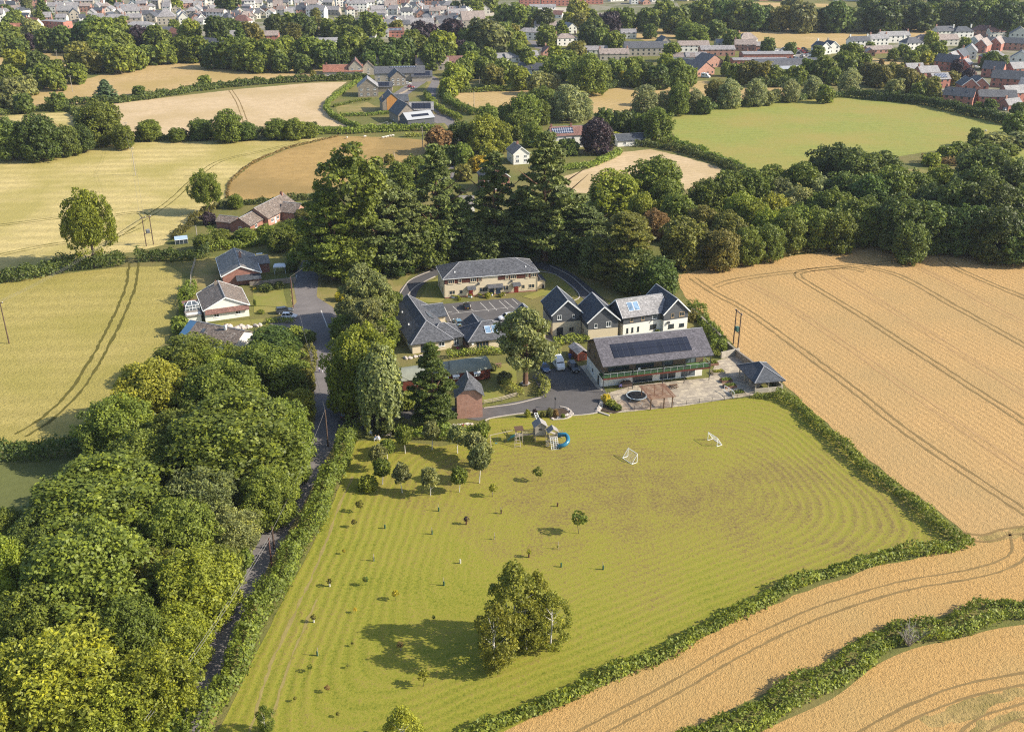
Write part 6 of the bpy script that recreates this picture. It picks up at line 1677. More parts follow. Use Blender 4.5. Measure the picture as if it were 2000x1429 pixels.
# ================================================================ people
SKIN=plain('skin',(0.5,0.32,0.23),.05,.6)
def person(label,x,y,deg,h,cloth,trous,hair,pose='stand',z=0.07,stuff=None):
 e=empty('person',(*at(x,y)[:2],z),R(deg),label,'person')
 s_=h/1.75
 if pose=='sit':
  J={'pelvis':(0,0,.5),'chest':(.03,0,.86),'neck':(.05,0,1.04),'head':(.08,0,1.16),'top':(.08,0,1.28),'hl':(.02,.1,.5),'kl':(.44,.12,.5),'al':(.46,.12,.1),'tl':(.6,.12,.04),'hr':(.02,-.1,.5),'kr':(.44,-.12,.5),'ar':(.46,-.12,.1),'tr':(.6,-.12,.04),'sl':(.03,.19,.97),'el':(.1,.25,.72),'wl':(.32,.16,.62),'fl':(.42,.13,.6),'sr':(.03,-.19,.97),'er':(.1,-.25,.72),'wr':(.32,-.16,.62),'fr':(.42,-.13,.6)}
 else:
  w_=.22 if pose=='walk' else 0
  J={'pelvis':(0,0,.95),'chest':(.02,0,1.28),'neck':(.02,0,1.48),'head':(.05,0,1.6),'top':(.05,0,1.73),'hl':(0,.1,.92),'kl':(w_*.7,.1,.5),'al':(w_*1.0,.1,.08),'tl':(w_+.15,.11,.04),'hr':(0,-.1,.92),'kr':(-w_*.3,-.1,.5),'ar':(-w_*1.2,-.1,.1),'tr':(-w_*1.1+.13,-.11,.04),'sl':(.02,.19,1.42),'el':(-.05-w_*.4,.25,1.14),'wl':(.05-w_*.6,.25,.9),'fl':(.08-w_*.6,.25,.8),'sr':(.02,-.19,1.42),'er':(-.02+w_*.3,-.25,1.14),'wr':(.12+w_,-.24,.95),'fr':(.18+w_,-.23,.87)}
 RD={'pelvis':.13,'chest':.145,'neck':.06,'head':.098,'top':.07,'hl':.09,'kl':.062,'al':.042,'tl':.03,'hr':.09,'kr':.062,'ar':.042,'tr':.03,'sl':.06,'el':.045,'wl':.032,'fl':.03,'sr':.06,'er':.045,'wr':.032,'fr':.03}
 def skin(name,chain,extra,m,rad=1.0):
  ks=[]
  for a_,b_2 in chain:
   for q in(a_,b_2):
    if q not in ks:ks.append(q)
  me=bpy.data.meshes.new(name);me.from_pydata([tuple(c_*s_ for c_ in J[k])for k in ks],[(ks.index(a_),ks.index(b_2))for a_,b_2 in chain],[])
  me.materials.append(m);o=link(name,me,e)
  sm=o.modifiers.new('skin','SKIN');sm.use_smooth_shade=True
  for i,k in enumerate(ks):rr_=(RD[k]+extra)*s_*rad;me.skin_vertices[0].data[i].radius=(rr_,rr_)
  me.skin_vertices[0].data[0].use_root=True
  o.modifiers.new('sub','SUBSURF').levels=1;o.modifiers['sub'].render_levels=1
  return o
 skin('body',[('pelvis','chest'),('chest','neck'),('neck','head'),('head','top'),('chest','sl'),('sl','el'),('el','wl'),('wl','fl'),('chest','sr'),('sr','er'),('er','wr'),('wr','fr'),('pelvis','hl'),('hl','kl'),('kl','al'),('al','tl'),('pelvis','hr'),('hr','kr'),('kr','ar'),('ar','tr')],0,SKIN)
 J['sn']=tuple(a_*.5+b_2*.5 for a_,b_2 in zip(J['chest'],J['neck']));RD['sn']=.13
 skin('shirt',[('pelvis','chest'),('chest','sn'),('chest','sl'),('sl','el'),('chest','sr'),('sr','er')],.02,cloth)
 skin('trousers',[('pelvis','hl'),('hl','kl'),('kl','al'),('pelvis','hr'),('hr','kr'),('kr','ar')],.014,trous)
 hd=Vector(J['head'])*s_
 hb=MB();bm_=bmesh.new();bmesh.ops.create_uvsphere(bm_,u_segments=12,v_segments=8,radius=.125*s_)
 for v_ in bm_.verts:
  if v_.co.z<-.02*s_ and v_.co.x>-.02*s_:v_.co*=.5
 me=bpy.data.meshes.new('hair');bm_.to_mesh(me);bm_.free();me.materials.append(hair);o=link('hair',me,e);o.location=hd+Vector((-.022,0,.045))*s_
 fc=MB()
 for s2 in(-1,1):fc.box(hd.x+.088*s_,hd.x+.1*s_,hd.y+s2*.035*s_-.01,hd.y+s2*.035*s_+.01,hd.z+.005,hd.z+.022)
 fc.build('eyes',RUBBER,e,uv=False)
 n_=MB();n_.tube([(hd.x+.09*s_,hd.y,hd.z+.01),(hd.x+.118*s_,hd.y,hd.z-.03*s_)],[.01,.016],6);n_.build('nose',SKIN,e,uv=False)
 for side,sg in(('l',1),('r',-1)):
  f_=MB();w0,f0=Vector(J['w'+side])*s_,Vector(J['f'+side])*s_;d=(f0-w0).normalized();sd=Vector((0,1,0))if abs(d.z)>.5 else Vector((0,1,0))
  for k in range(4):st_=f0+sd*(k-1.5)*.02*s_;f_.tube([st_,st_+d*.045*s_,st_+d*(.075-abs(k-1.3)*.01)*s_+Vector((.015,0,-.01))],[.011,.01,.007],5)
  st_=w0.lerp(f0,.5)+Vector((.025,0,0));f_.tube([st_,st_+d*.04*s_+Vector((.025,0,0))],[.013,.009],5);f_.build('fingers',SKIN,e,uv=False)
 return e
DARKC=plain('dark_cloth',(0.02,0.022,0.028),.1,.9);WHITEC=plain('white_cloth',(0.7,0.7,0.75),.05,.9);BLUEC=plain('blue_cloth',(0.05,0.13,0.4),.1,.9);PINKC=plain('pink_cloth',(0.5,0.3,0.38),.1,.9);GREYC=plain('grey_cloth',(0.12,0.12,0.13),.1,.9)
HAIR_D=plain('dark_hair',(0.02,0.015,0.012),.2,.7);HAIR_F=plain('fair_hair',(0.3,0.19,0.09),.2,.7);HAIR_G=plain('ginger_hair',(0.35,0.1,0.04),.2,.7)
person('person in dark clothes walking along the lane',628,713,95,1.74,DARKC,DARKC,HAIR_D,'walk')
person('child in a white top walking ahead on the lane',624,727,100,1.25,WHITEC,plain('lilac_cloth',(0.12,0.1,0.3),.1,.9),HAIR_D,'walk')
person('child in dark and white walking beside the other child on the lane',630,728,90,1.2,plain('navy_cloth',(0.03,0.03,0.09),.1,.9),WHITEC,HAIR_D,'walk')
person('person in blue and white sitting on a chair, left of the bench',733,860,20,1.7,BLUEC,WHITEC,HAIR_F,'sit',0.0)
person('person in blue sitting beside the other seated person',740,860,160,1.7,WHITEC,BLUEC,HAIR_F,'sit',0.0)
person('person in a pink top and dark trousers standing by the hedge',774,855,-100,1.7,PINKC,DARKC,HAIR_G,'stand',0.0)
chair('pale garden chair under the person in blue and white',733,860,-70,WHITE_PAINT,0.0);chair('pale garden chair under the second seated person',740,860,70,WHITE_PAINT,0.0)
chair('empty white chair behind the seated people, left',724,849,20,WHITE_PAINT,0.0);chair('empty white chair behind the seated people, right',747,848,-30,WHITE_PAINT,0.0)
e=empty('garden_bench',(*at(757,853)[:2],0),R(-8),'weathered timber bench right of the seated people','bench')
MB().box(-.8,.8,-.25,.25,.42,.47).build('seat',TIMBER,e);MB().box(-.8,.8,.25,.3,.5,.95).build('backrest',TIMBER,e)
for x in(-.7,.7):MB().box(x-.04,x+.04,-.22,.27,0,.42).build('leg',TIMBER,e)
# ================================================================ hedges and trees where they stand
# -- hedges near the mown field
hedge('tall ragged hedge between the lane and the mown field',None,[(385,1470),(405,1420),(486,1260),(548,1140),(606,1040),(648,950),(676,880),(696,850)],3.3,3.8,'hedge',0.27,40,0.3)
hedge('dense hedge between the mown field and the large wheat field on the right',None,[(1516,776),(1560,800),(1620,855),(1700,925),(1780,985),(1850,1042),(1870,1058)],1.9,1.9,'hedge',0.28,34,0.22)
hedge('low hedge curving along the bottom edge of the mown field',None,[(900,1470),(960,1425),(1050,1385),(1150,1345),(1300,1278),(1450,1198),(1600,1128),(1750,1090),(1830,1075),(1895,1062)],2.1,1.7,'bramble',0.28,36,0.35)
hedge('bramble strip between the two wheat strips at the bottom right',None,[(1300,1490),(1390,1440),(1500,1385),(1600,1340),(1680,1280),(1760,1245),(1850,1225),(1930,1205),(2050,1190)],4.2,1.5,'bramble',0.26,44,0.4)
hedge('clipped laurel hedge behind the play set',None,[(775,852),(830,856),(880,856),(930,850)],2.2,1.9,'hedge',0.28,34,0.25)
hedge('hedge behind the curved-roof cabin',None,[(872,700),(920,694),(985,690)],1.8,1.9,'hedge',0.26,30,0.2)
hedge('clipped hedge behind the small garden shed',None,[(1080,676),(1120,671),(1150,668)],1.8,2.2,'hedge',0.26,30,0.15)
hedge('clipped hedge left of the bench under the spreading pine',None,[(985,752),(1000,766),(1018,774)],1.9,1.7,'beechhedge',0.24,40,0.1)
hedge('clipped curved hedge right of the bench under the spreading pine',None,[(1050,742),(1063,752),(1062,768),(1057,776)],1.9,1.9,'beechhedge',0.24,40,0.1)
hedge('planted strip behind the solar house along the stone wall',None,[(1350,600),(1375,630),(1395,660),(1405,695)],3.4,2.2,'hedge',0.3,30,0.4)
hedge('roadside shrubs left of the lane below the bungalows',None,[(604,690),(608,720),(606,760)],2.2,2.4,'olive',0.28,30,0.4)
hedge('ivy strip along the foot of the pavilion wall',None,[(1472,776),(1495,778),(1520,775)],1.2,1.0,'bramble',0.25,34,0.3)
# -- field hedges on the left
hedge('tall dark hedge between the two barley fields',None,[(-60,560),(0,551),(80,540),(160,524),(245,517)],4.0,4.0,'darkhedge',0.4,22,0.2)
hedge('overgrown hedge right of the gap between the barley fields',None,[(268,510),(320,508),(370,505),(410,500)],4.0,3.2,'darkhedge',0.4,22,0.3)
hedge('dark hedge below the lower barley field',None,[(-60,905),(0,900),(70,893),(165,884)],3.6,3.8,'darkhedge',0.36,24,0.12)
hedge('garden hedge running up from the lower barley field',None,[(352,660),(362,610),(372,560)],3.0,2.2,'hedge',0.32,26,0.6)
hedge('hedge in front of the brick L-shaped bungalow',None,[(400,492),(450,486),(520,476),(560,470)],3.0,2.6,'hedge',0.34,24,0.3)
hedge('hedge below the brick L-shaped bungalow',None,[(408,468),(460,470),(500,466),(550,458)],2.4,3.0,'hedge',0.34,24,0.45)
hedge('straggling yellowish hedge climbing beside the upper barley field',None,[(340,470),(370,440),(400,418),(425,402)],2.6,1.8,'olive',0.34,24,0.5)
hedge('hedge along the foot of the hay field',None,[(430,408),(480,400),(560,394),(630,386)],2.4,2.0,'darkhedge',0.4,20,0.3)
hedge('hedge between the wheat and the wood',None,[(1330,532),(1400,520),(1500,504),(1620,488),(1700,480)],2.6,1.8,'olive',0.45,16,0.4)
hedge('thin edge between barley and hay',None,[(445,388),(450,358),(490,322),(560,291),(660,267)],0.9,0.8,'brown',0.4,14,0.3)
hedge('clipped hedge beside the white bungalow drive',None,[(520,632),(548,630),(575,632)],1.2,1.3,'hedge',0.25,34,0.1)
hedge('clipped hedge between lane and brick bungalow',None,[(566,505),(572,530),(576,500),(586,492)],2.0,2.2,'hedge',0.3,26,0.3)
# -- hedges further up
FH='field hedges in the distance'
hedge('hedge along the top of the upper barley field, left part',FH,[(-40,310),(40,298),(120,290),(240,278)],4.5,3.6,'darkhedge',0.6,12,0.35)
hedge('hedge between the stubble field and upper barley field',FH,[(245,274),(330,272),(430,270),(520,266),(620,258)],4.0,2.8,'darkhedge',0.6,12,0.4)
hedge('dark hedge between the two stubble fields at upper left',FH,[(90,206),(150,204),(220,202),(300,192),(400,176),(520,164),(640,158),(722,155)],4.0,3.4,'darkhedge',0.65,12,0.25)
hedge('hedge below the upper-left wood',FH,[(-20,228),(60,218),(130,216),(152,226),(155,250)],4.0,2.6,'darkhedge',0.6,12,0.3)
hedge('clipped hedge curving round the barn gardens',FH,[(705,158),(668,182),(642,202),(640,218),(660,234),(700,252)],2.4,2.2,'hedge',0.5,16,0.1)
hedge('thick hedge above the hay field',FH,[(620,262),(700,260),(780,256),(850,255)],3.4,3.0,'hedge',0.55,14,0.15)
hedge('short clipped hedge above the hay field',FH,[(790,268),(825,266),(850,262)],1.8,1.6,'beechhedge',0.5,16,0.1)
hedge('clipped hedge left of the upper lane',FH,[(832,188),(845,203),(865,220),(900,236)],3.0,2.6,'hedge',0.5,16,0.1)
hedge('clipped hedge right of the upper lane',FH,[(866,180),(872,196),(900,214),(930,226)],4.0,3.2,'hedge',0.55,14,0.12)
hedge('hedge above the middle stubble field',FH,[(878,182),(930,180),(990,178),(1060,176),(1110,182)],3.0,2.8,'hedge',0.6,12,0.2)
hedge('clipped hedge between two barn gardens',FH,[(652,210),(690,200),(725,196)],1.6,1.2,'hedge',0.5,16,0.1)
hedge('clipped hedge in front of the barn houses',FH,[(665,228),(715,226),(765,222)],2.0,1.6,'hedge',0.5,16,0.1)
hedge('hedge under the trees above the middle stubble field',FH,[(1130,180),(1200,172),(1260,162),(1300,158)],4.0,3.6,'darkhedge',0.65,12,0.2)
hedge('hedge left of the green meadow',FH,[(1300,275),(1340,288),(1400,312),(1450,333)],3.2,2.4,'hedge',0.5,14,0.3)
hedge('hedge right of the curved stubble field',FH,[(1240,286),(1300,290),(1370,308),(1430,332),(1445,345)],3.6,2.6,'darkhedge',0.5,14,0.3)
hedge('clipped hedge left of the curved stubble field',FH,[(1098,332),(1140,328),(1180,316),(1212,298)],3.0,2.2,'hedge',0.5,14,0.15)
hedge('long dark hedge between the green meadow and the red houses',FH,[(1660,190),(1720,196),(1800,204),(1880,222),(1980,246)],5.0,4.4,'darkhedge',0.65,14,0.12)
hedge('hedge along the top of the green meadow',FH,[(1215,230),(1300,226),(1400,212),(1500,202),(1600,192),(1660,190)],3.6,2.6,'darkhedge',0.6,12,0.35)
hedge('reddish hedge beyond the wood at right',FH,[(1800,318),(1850,320),(1890,322)],6.0,2.6,'brown',0.6,12,0.2)
hedge('clipped green hedge in the town',FH,[(945,40),(958,39),(975,40)],3.5,3,'hedge',0.7,10,0.1)
hedge('tall clipped hedge behind the meadow willows',FH,[(1480,172),(1530,170),(1560,172)],4.5,5.5,'darkhedge',0.65,12,0.1)
hedge('light green hedge beside the far paddock',FH,[(1225,48),(1270,42),(1310,44)],8,6,'hedge',0.8,9,0.3)
# -- foreground wood, left
W='trees of the roadside wood'
trees(W,'in the roadside wood',[(116,1335,260,'ash','light',15),(300,1345,170,'ash','fresh',12),(30,1390,130,'ash','light',12),(225,1400,150,'ash','fresh',11),(168,1120,250,'near','mid',16),(378,1140,165,'near','fresh',12),(10,1120,110,'near','fresh',13),(195,980,275,'near','mid',14),(455,865,270,'near','mid',17),(296,770,150,'near','light',15),(372,700,140,'near','mid',11),(230,835,150,'near','mid',14),(528,722,140,'near','mid',12),(532,668,100,'round','dark',7),(285,905,150,'near','mid',13),(395,980,140,'ash','grey',12),
(456,1040,105,'ash','grey',9),(350,1040,150,'near','mid',12),(580,790,70,'round','light',7),(430,770,170,'near','mid',15),(345,1240,130,'near','fresh',9),(250,1240,150,'near','mid',12),(20,1040,100,'near','mid',9),(85,1055,140,'near','dark',10),(420,1110,100,'near','mid',8),(70,1210,150,'near','mid',12),(545,840,130,'near','mid',13),(560,900,90,'round','mid',9),(520,965,110,'near','mid',11),(470,715,110,'near','mid',9),(415,715,90,'near','fresh',9),
(300,1130,110,'ash','olive',10),(345,860,120,'near','mid',13),(590,740,50,'round','olive',6)])
trees('shrubs under the roadside wood','beside the lane under the wood',[(585,880,50,'bush','hedge',3),(560,960,50,'bush','hedge',3),(500,1010,60,'bush','grey',4),(465,1085,60,'bush','hedge',4),(415,1170,70,'bush','grey',4),(385,1225,60,'bush','hedge',3),(340,1300,90,'bush','hedge',5),(300,1400,110,'bush','hedge',5),(330,1370,60,'bush','hedge',4)])
# -- single trees of the left fields
stand('tall ash tree standing in the hedge between the barley fields',None,186,522,372,96,'ash','fresh',0)
stand('round tree at the corner of the upper barley field by the brick bungalow',None,408,418,334,58,'ash','mid',1)
L='trees along the top of the upper barley field'
trees(L,'along the top of the upper barley field',[(20,268,72,'round','dark'),(76,264,80,'round','dark'),(192,236,82,'round','mid',19),(130,272,50,'round','dark'),(240,265,40,'round','mid'),(290,252,48,'round','mid',9),(345,262,34,'round','mid',6),(392,250,46,'round','dark',9),(443,243,54,'round','mid',14),(482,254,40,'round','dark',8),(540,250,46,'round','mid',9),(575,250,46,'round','mid',9),(603,252,34,'round','mid',7),(160,268,44,'round','dark')])
trees('trees beside the fields at upper left','in the hedges of the upper-left fields',[(205,172,44,'conefar','fir',10),(400,157,26,'far','mid',6),(112,197,32,'far','dark'),(270,176,26,'far','dark',5),(611,144,12,'far','olive',4)])
U='trees of the upper-left wood'
trees(U,'in the upper-left wood',[(30,118,46,'far','light'),(14,150,52,'far','mid'),(20,178,58,'far','grey'),(74,122,46,'far','dark'),(82,148,46,'far','mid'),(105,140,48,'far','mid'),(112,158,32,'far','mid'),(155,108,56,'far','olive'),(176,118,44,'far','olive'),(150,142,36,'far','mid'),(45,200,36,'far','dark'),(52,165,36,'far','grey'),(205,68,70,'far','mid'),(230,62,60,'far','mid'),(205,100,60,'far','mid'),(232,112,56,'far','mid'),(172,66,60,'far','dark'),(190,92,50,'far','mid'),(120,74,50,'far','dark'),
(90,76,46,'far','dark'),(55,79,30,'far','purple'),(60,58,46,'far','grey'),(26,76,46,'far','mid'),(8,84,46,'far','dark'),(10,62,40,'far','mid'),(40,92,34,'far','dark')])
B='trees of the belt below the town'
trees(B,'in the belt below the town',[(272,72,46,'far','purple'),(307,74,52,'far','mid'),(238,84,46,'far','mid'),(262,110,46,'far','mid'),(290,106,38,'far','dark'),(322,102,42,'far','mid'),(352,94,48,'far','mid'),(384,94,50,'far','mid'),(422,54,48,'far','dark'),(450,53,36,'far','dark'),(468,68,34,'conefar','dark'),(490,64,44,'far','olive'),(450,100,60,'far','mid'),(480,104,60,'far','mid'),(372,56,40,'far','fresh'),(418,106,50,'far','dark'),(525,104,60,'far','mid'),(560,98,56,'far','mid'),(570,66,36,'tall','olive',17),(605,98,56,'far','mid'),(640,104,52,'far','mid'),(685,96,62,'far','mid'),(688,76,58,'far','mid'),(738,102,58,'far','dark'),
(782,102,60,'far','dark'),(808,84,54,'far','mid'),(826,70,60,'far','purple'),(862,88,60,'far','fresh'),(846,108,50,'far','mid'),(882,62,54,'far','purple'),(900,96,38,'far','purple'),(952,72,80,'far','grey'),(924,78,60,'far','dark'),(986,30,46,'far','mid'),(982,68,50,'far','mid'),(760,112,50,'far','dark'),(537,46,40,'far','dark'),(590,48,46,'far','dark'),(604,50,34,'far','dark'),(567,42,36,'far','mid'),(617,32,22,'tall','olive',15),(620,61,14,'far','brown',5),(640,52,34,'far','mid'),(655,62,24,'far','mid'),(676,50,42,'far','mid'),(725,48,52,'far','mid'),(708,56,40,'far','dark'),(775,54,30,'far','olive'),
(500,120,40,'far','mid'),(550,122,36,'far','dark'),(590,122,36,'far','dark'),(660,118,46,'far','dark'),(720,120,40,'far','dark'),(575,126,14,'far','light',5),(817,120,20,'far','fresh',6),(870,105,34,'far','dark'),(915,100,40,'far','dark')])
trees('trees among the town houses','among the roofs of the town',[(82,14,34,'conefar','dark',22),(76,28,22,'conefar','mid',15),(52,10,22,'tall','grey',20),(12,20,24,'far','dark'),(30,34,30,'far','mid'),(178,42,26,'far','dark'),(220,2,30,'far','dark'),(345,8,22,'far','fresh'),(445,4,50,'far','dark'),(890,14,22,'far','dark'),(930,16,30,'far','mid'),(922,6,40,'far','dark'),(955,4,36,'far','mid'),(900,35,14,'far','dark'),(20,44,30,'far','dark'),(340,50,22,'far','mid'),(360,62,30,'far','fresh')])
V='trees between the barn houses and the town'
trees(V,'between the barn houses and the town',[(888,148,54,'far','fresh'),(922,122,46,'far','fresh'),(876,168,36,'far','fresh'),(955,108,30,'far','mid'),(962,146,42,'far','olive'),(984,136,46,'far','mid'),(972,106,14,'far','yellow',6),(940,100,24,'far','mid'),(905,134,40,'far','mid'),(945,130,40,'far','mid'),(1012,30,50,'far','mid'),(1038,30,34,'far','dark'),(1042,44,11,'conefar','yellow',11),(1064,36,42,'far','dark'),(1096,54,36,'conefar','mid',12),(1068,68,40,'far','mid'),(1058,56,20,'conefar','mid',11),(1127,20,46,'far','light'),(1132,40,30,'far','olive'),(1156,30,24,'far','mid'),(1112,38,30,'far','light'),
(1160,58,52,'far','dark'),(1150,72,46,'far','dark'),(1192,44,44,'far','purple'),(1176,76,44,'far','mid'),(1202,80,40,'far','mid'),(1222,36,44,'far','mid'),(1200,32,34,'far','mid'),(1014,76,30,'far','fresh'),(1000,60,30,'far','olive'),(1010,96,40,'far','mid'),(1030,106,26,'far','mid'),(1128,98,38,'far','olive'),(1092,130,48,'far','mid'),(1072,138,36,'far','mid'),(1060,124,30,'far','mid'),(1150,142,70,'round','mid'),(1174,144,42,'round','mid'),(1130,140,40,'far','mid'),(1200,134,40,'far','mid'),(1220,148,26,'far','yellow',6),(1226,130,38,'far','mid'),(1244,128,36,'far','mid'),(1262,142,44,'far','dark'),(1286,148,46,'far','dark'),
(1300,120,30,'far','fresh'),(1240,148,40,'far','mid'),(1190,155,12,'far','yellow',4),(1320,136,50,'far','mid'),(1312,100,36,'far','mid'),(1340,146,40,'far','mid'),(1326,165,36,'tall','mid',20),(1052,160,44,'far','grey'),(1014,150,46,'far','fresh'),(1074,162,40,'far','grey'),(1085,105,30,'far','fresh'),(1040,128,36,'far','fresh'),(1110,115,36,'far','mid')])
trees('trees of the belt at top right','in the dark belt at the top right',[(1265,36,44,'far','mid'),(1294,24,46,'far','mid'),(1322,36,52,'far','dark'),(1300,12,30,'far','mid'),(1354,64,62,'round','mid',15),(1336,56,34,'far','mid'),(1400,57,36,'far','dark',14),(1430,74,34,'far','dark'),(1270,60,26,'far','dark'),(1352,30,44,'far','dark'),(1376,24,56,'far','mid'),(1412,26,54,'far','dark'),(1448,27,56,'far','dark'),(1478,32,50,'far','dark'),(1500,32,44,'far','dark'),(1527,34,48,'far','olive'),(1570,32,56,'far','grey'),(1637,30,58,'far','dark'),(1668,36,44,'far','grey'),(1726,28,72,'far','dark'),(1766,32,44,'far','mid'),(1800,30,56,'far','dark'),
(1834,28,44,'far','mid'),(1862,27,50,'far','grey'),(1892,28,52,'far','dark'),(1926,26,56,'far','mid'),(1964,34,64,'far','dark'),(1996,30,50,'far','dark'),(1600,36,44,'far','dark'),(1696,36,44,'far','mid'),(1440,10,44,'far','grey'),(1400,8,30,'far','dark'),(1550,10,40,'far','grey'),(1700,12,50,'far','mid'),(1780,8,50,'far','grey'),(1840,6,50,'far','dark'),(1900,8,50,'far','grey'),(1960,8,50,'far','mid'),(1870,10,40,'far','mid')])
trees('willows along the green meadow','along the green meadow',[(1260,193,52,'willow','willow'),(1298,198,36,'willow','willow'),(1326,190,40,'round','mid',16),(1356,194,38,'willow','willow'),(1398,178,40,'round','olive'),(1426,180,48,'willow','willow'),(1476,178,46,'willow','willow'),(1545,175,36,'willow','willow'),(1587,168,38,'willow','willow'),(1660,156,42,'willow','willow'),(1500,190,26,'far','grey'),(1612,182,32,'far','mid'),(1515,186,24,'far','grey'),(1375,205,30,'far','dark')])
trees('trees round the works yard','round the works yard',[(1420,134,25,'far','mid'),(1420,117,15,'conefar','dark',8),(1462,140,44,'far','olive'),(1490,142,46,'far','olive'),(1440,142,38,'far','mid'),(1545,95,24,'far','dark'),(1500,87,26,'far','dark'),(1597,102,26,'far','dark'),(1662,106,48,'far','mid'),(1648,122,48,'far','mid'),(1612,132,48,'far','mid'),(1682,124,42,'far','mid'),(1582,134,40,'far','mid'),(1557,146,36,'far','mid'),(1630,148,30,'far','mid'),
(1720,146,44,'far','olive'),(1746,142,40,'far','olive'),(1700,142,40,'far','olive'),(1772,154,48,'far','olive'),(1748,172,40,'far','grey'),(1792,162,34,'far','olive'),(1818,172,46,'far','olive'),(1795,178,34,'far','mid'),(1510,146,40,'far','mid'),(1535,150,30,'far','mid')])
trees('trees in the housing estate gardens','in the gardens of the red brick estate',[(1812,112,25,'far','light'),(1782,112,28,'far','mid'),(1745,106,22,'far','mid'),(1832,98,38,'far','mid'),(1862,152,26,'far','olive'),(1892,146,26,'far','purple'),(1885,85,24,'far','mid'),(1936,117,36,'far','dark'),(1958,122,26,'far','dark'),(1700,88,18,'far','mid',5),(1818,75,28,'far','fresh'),(1722,121,10,'far','brown',4),(1800,103,30,'far','mid'),(1870,128,24,'far','purple'),(1880,165,24,'far','dark'),(1765,100,26,'far','mid'),(1935,206,26,'far','dark'),(1992,215,30,'far','dark'),(1910,208,16,'far','mid',5)])
trees('bushes right of the green meadow','right of the green meadow',[(1905,266,28,'far','dark',8),(1950,272,56,'far','grey',6),(1985,242,46,'far','mid'),(1990,270,50,'far','grey',6),(1875,290,44,'far','mid',6),(1922,286,50,'far','mid',6),(1850,296,34,'far','mid',5),(1821,310,36,'far','fresh',5),(1900,300,40,'far','grey',5),(1970,290,40,'far','mid',5)])
# -- wood in the middle right
M='trees of the wood beyond the wheat field'
trees(M,'in the wood beyond the wheat',[(1200,372,104,'round','fresh',15),(1282,350,101,'round','mid',17),(1252,408,59,'round','light'),(1280,436,50,'round','brown'),(1324,413,72,'round','mid'),(1334,468,85,'round','olive'),(1371,436,63,'round','olive'),(1422,448,70,'round','olive'),(1446,410,63,'round','fresh'),(1474,424,61,'round','light'),(1422,374,77,'round','mid'),(1380,383,68,'round','mid'),(1512,408,57,'round','light'),(1464,370,77,'round','mid'),(1503,356,68,'round','mid'),(1526,378,55,'round','grey'),(1566,355,77,'round','mid'),(1592,370,55,'round','willow'),(1554,436,68,'round','mid'),(1541,450,66,'round','mid'),(1596,442,68,'round','mid'),(1596,406,55,'round','mid'),(1630,404,70,'round','mid'),(1662,428,79,'round','mid'),(1688,436,66,'round','mid'),(1640,448,66,'round','mid'),
(1630,323,99,'round','dark',17),(1676,334,99,'round','dark',17),(1722,332,83,'round','dark',15),(1652,370,88,'round','dark',13),(1700,380,79,'round','dark'),(1745,370,88,'round','mid'),(1787,372,77,'round','mid'),(1838,357,68,'round','fresh'),(1762,430,99,'round','dark'),(1812,438,88,'round','dark'),(1738,434,72,'round','grey'),(1872,402,99,'round','dark'),(1928,338,121,'round','dark',20),(1906,372,99,'round','dark'),
(1972,362,101,'round','dark',18),(1936,410,110,'round','dark'),(1984,414,101,'round','dark'),(1894,444,88,'round','dark'),(1950,452,99,'round','dark'),(1992,466,83,'round','dark'),(1850,444,79,'round','dark'),(2040,400,121,'round','dark',20),(2050,450,110,'round','dark',16),(1370,478,61,'round','olive'),(1410,484,66,'round','olive'),(1460,476,61,'round','mid'),(1500,470,61,'round','mid'),(1500,440,61,'round','fresh'),(1300,380,66,'round','mid'),
(1237,455,66,'round','olive'),(1560,395,66,'round','grey'),(1690,420,66,'round','dark'),(1780,470,66,'round','dark'),(1820,400,77,'round','dark')])
# -- the group of old pines in the centre
PG='old pines in the middle'
for i,(x,yb,yt,wd,key,col,lab)in enumerate([(700,540,285,140,'openoak','mid','tallest open-crowned oak left among the old pines'),(652,545,372,122,'pine','mid','broad dark pine beside the lane at the left end of the pine group'),(742,530,330,128,'pine','pine','pine just right of the open-crowned oak'),(795,525,372,109,'pine','pine','pine behind the dry lawn left of the cream hall'),(855,508,285,107,'spire','pine','narrow dark conifer behind the left end of the hall'),
(905,505,395,85,'pine','pine','shorter pine behind the slate-roofed hall'),(968,502,300,102,'spire','pine','tall pine behind the middle of the cream hall'),(1018,505,400,90,'pine','pine','low pine behind the right end of the hall'),(1064,508,262,136,'spire','pine','tallest conifer of the group right of the cream hall'),(1100,505,372,109,'pine','pine','dark pine right of the tallest conifer'),(1140,512,405,109,'pine','pine','spreading pine at the right end of the pine group'),
(940,512,440,90,'round','pine','low dark tree right behind the hall ridge'),(830,520,425,97,'round','dark','rounded dark tree left behind the hall'),(770,530,445,97,'round','dark','rounded dark tree beside the loop drive'),(690,545,450,109,'round','mid','low tree under the open-crowned oak'),(640,520,430,73,'round','dark','dark tree leaning over the lane bend')]):
 stand(lab,PG,x,yb,yt,wd,key,col,i)
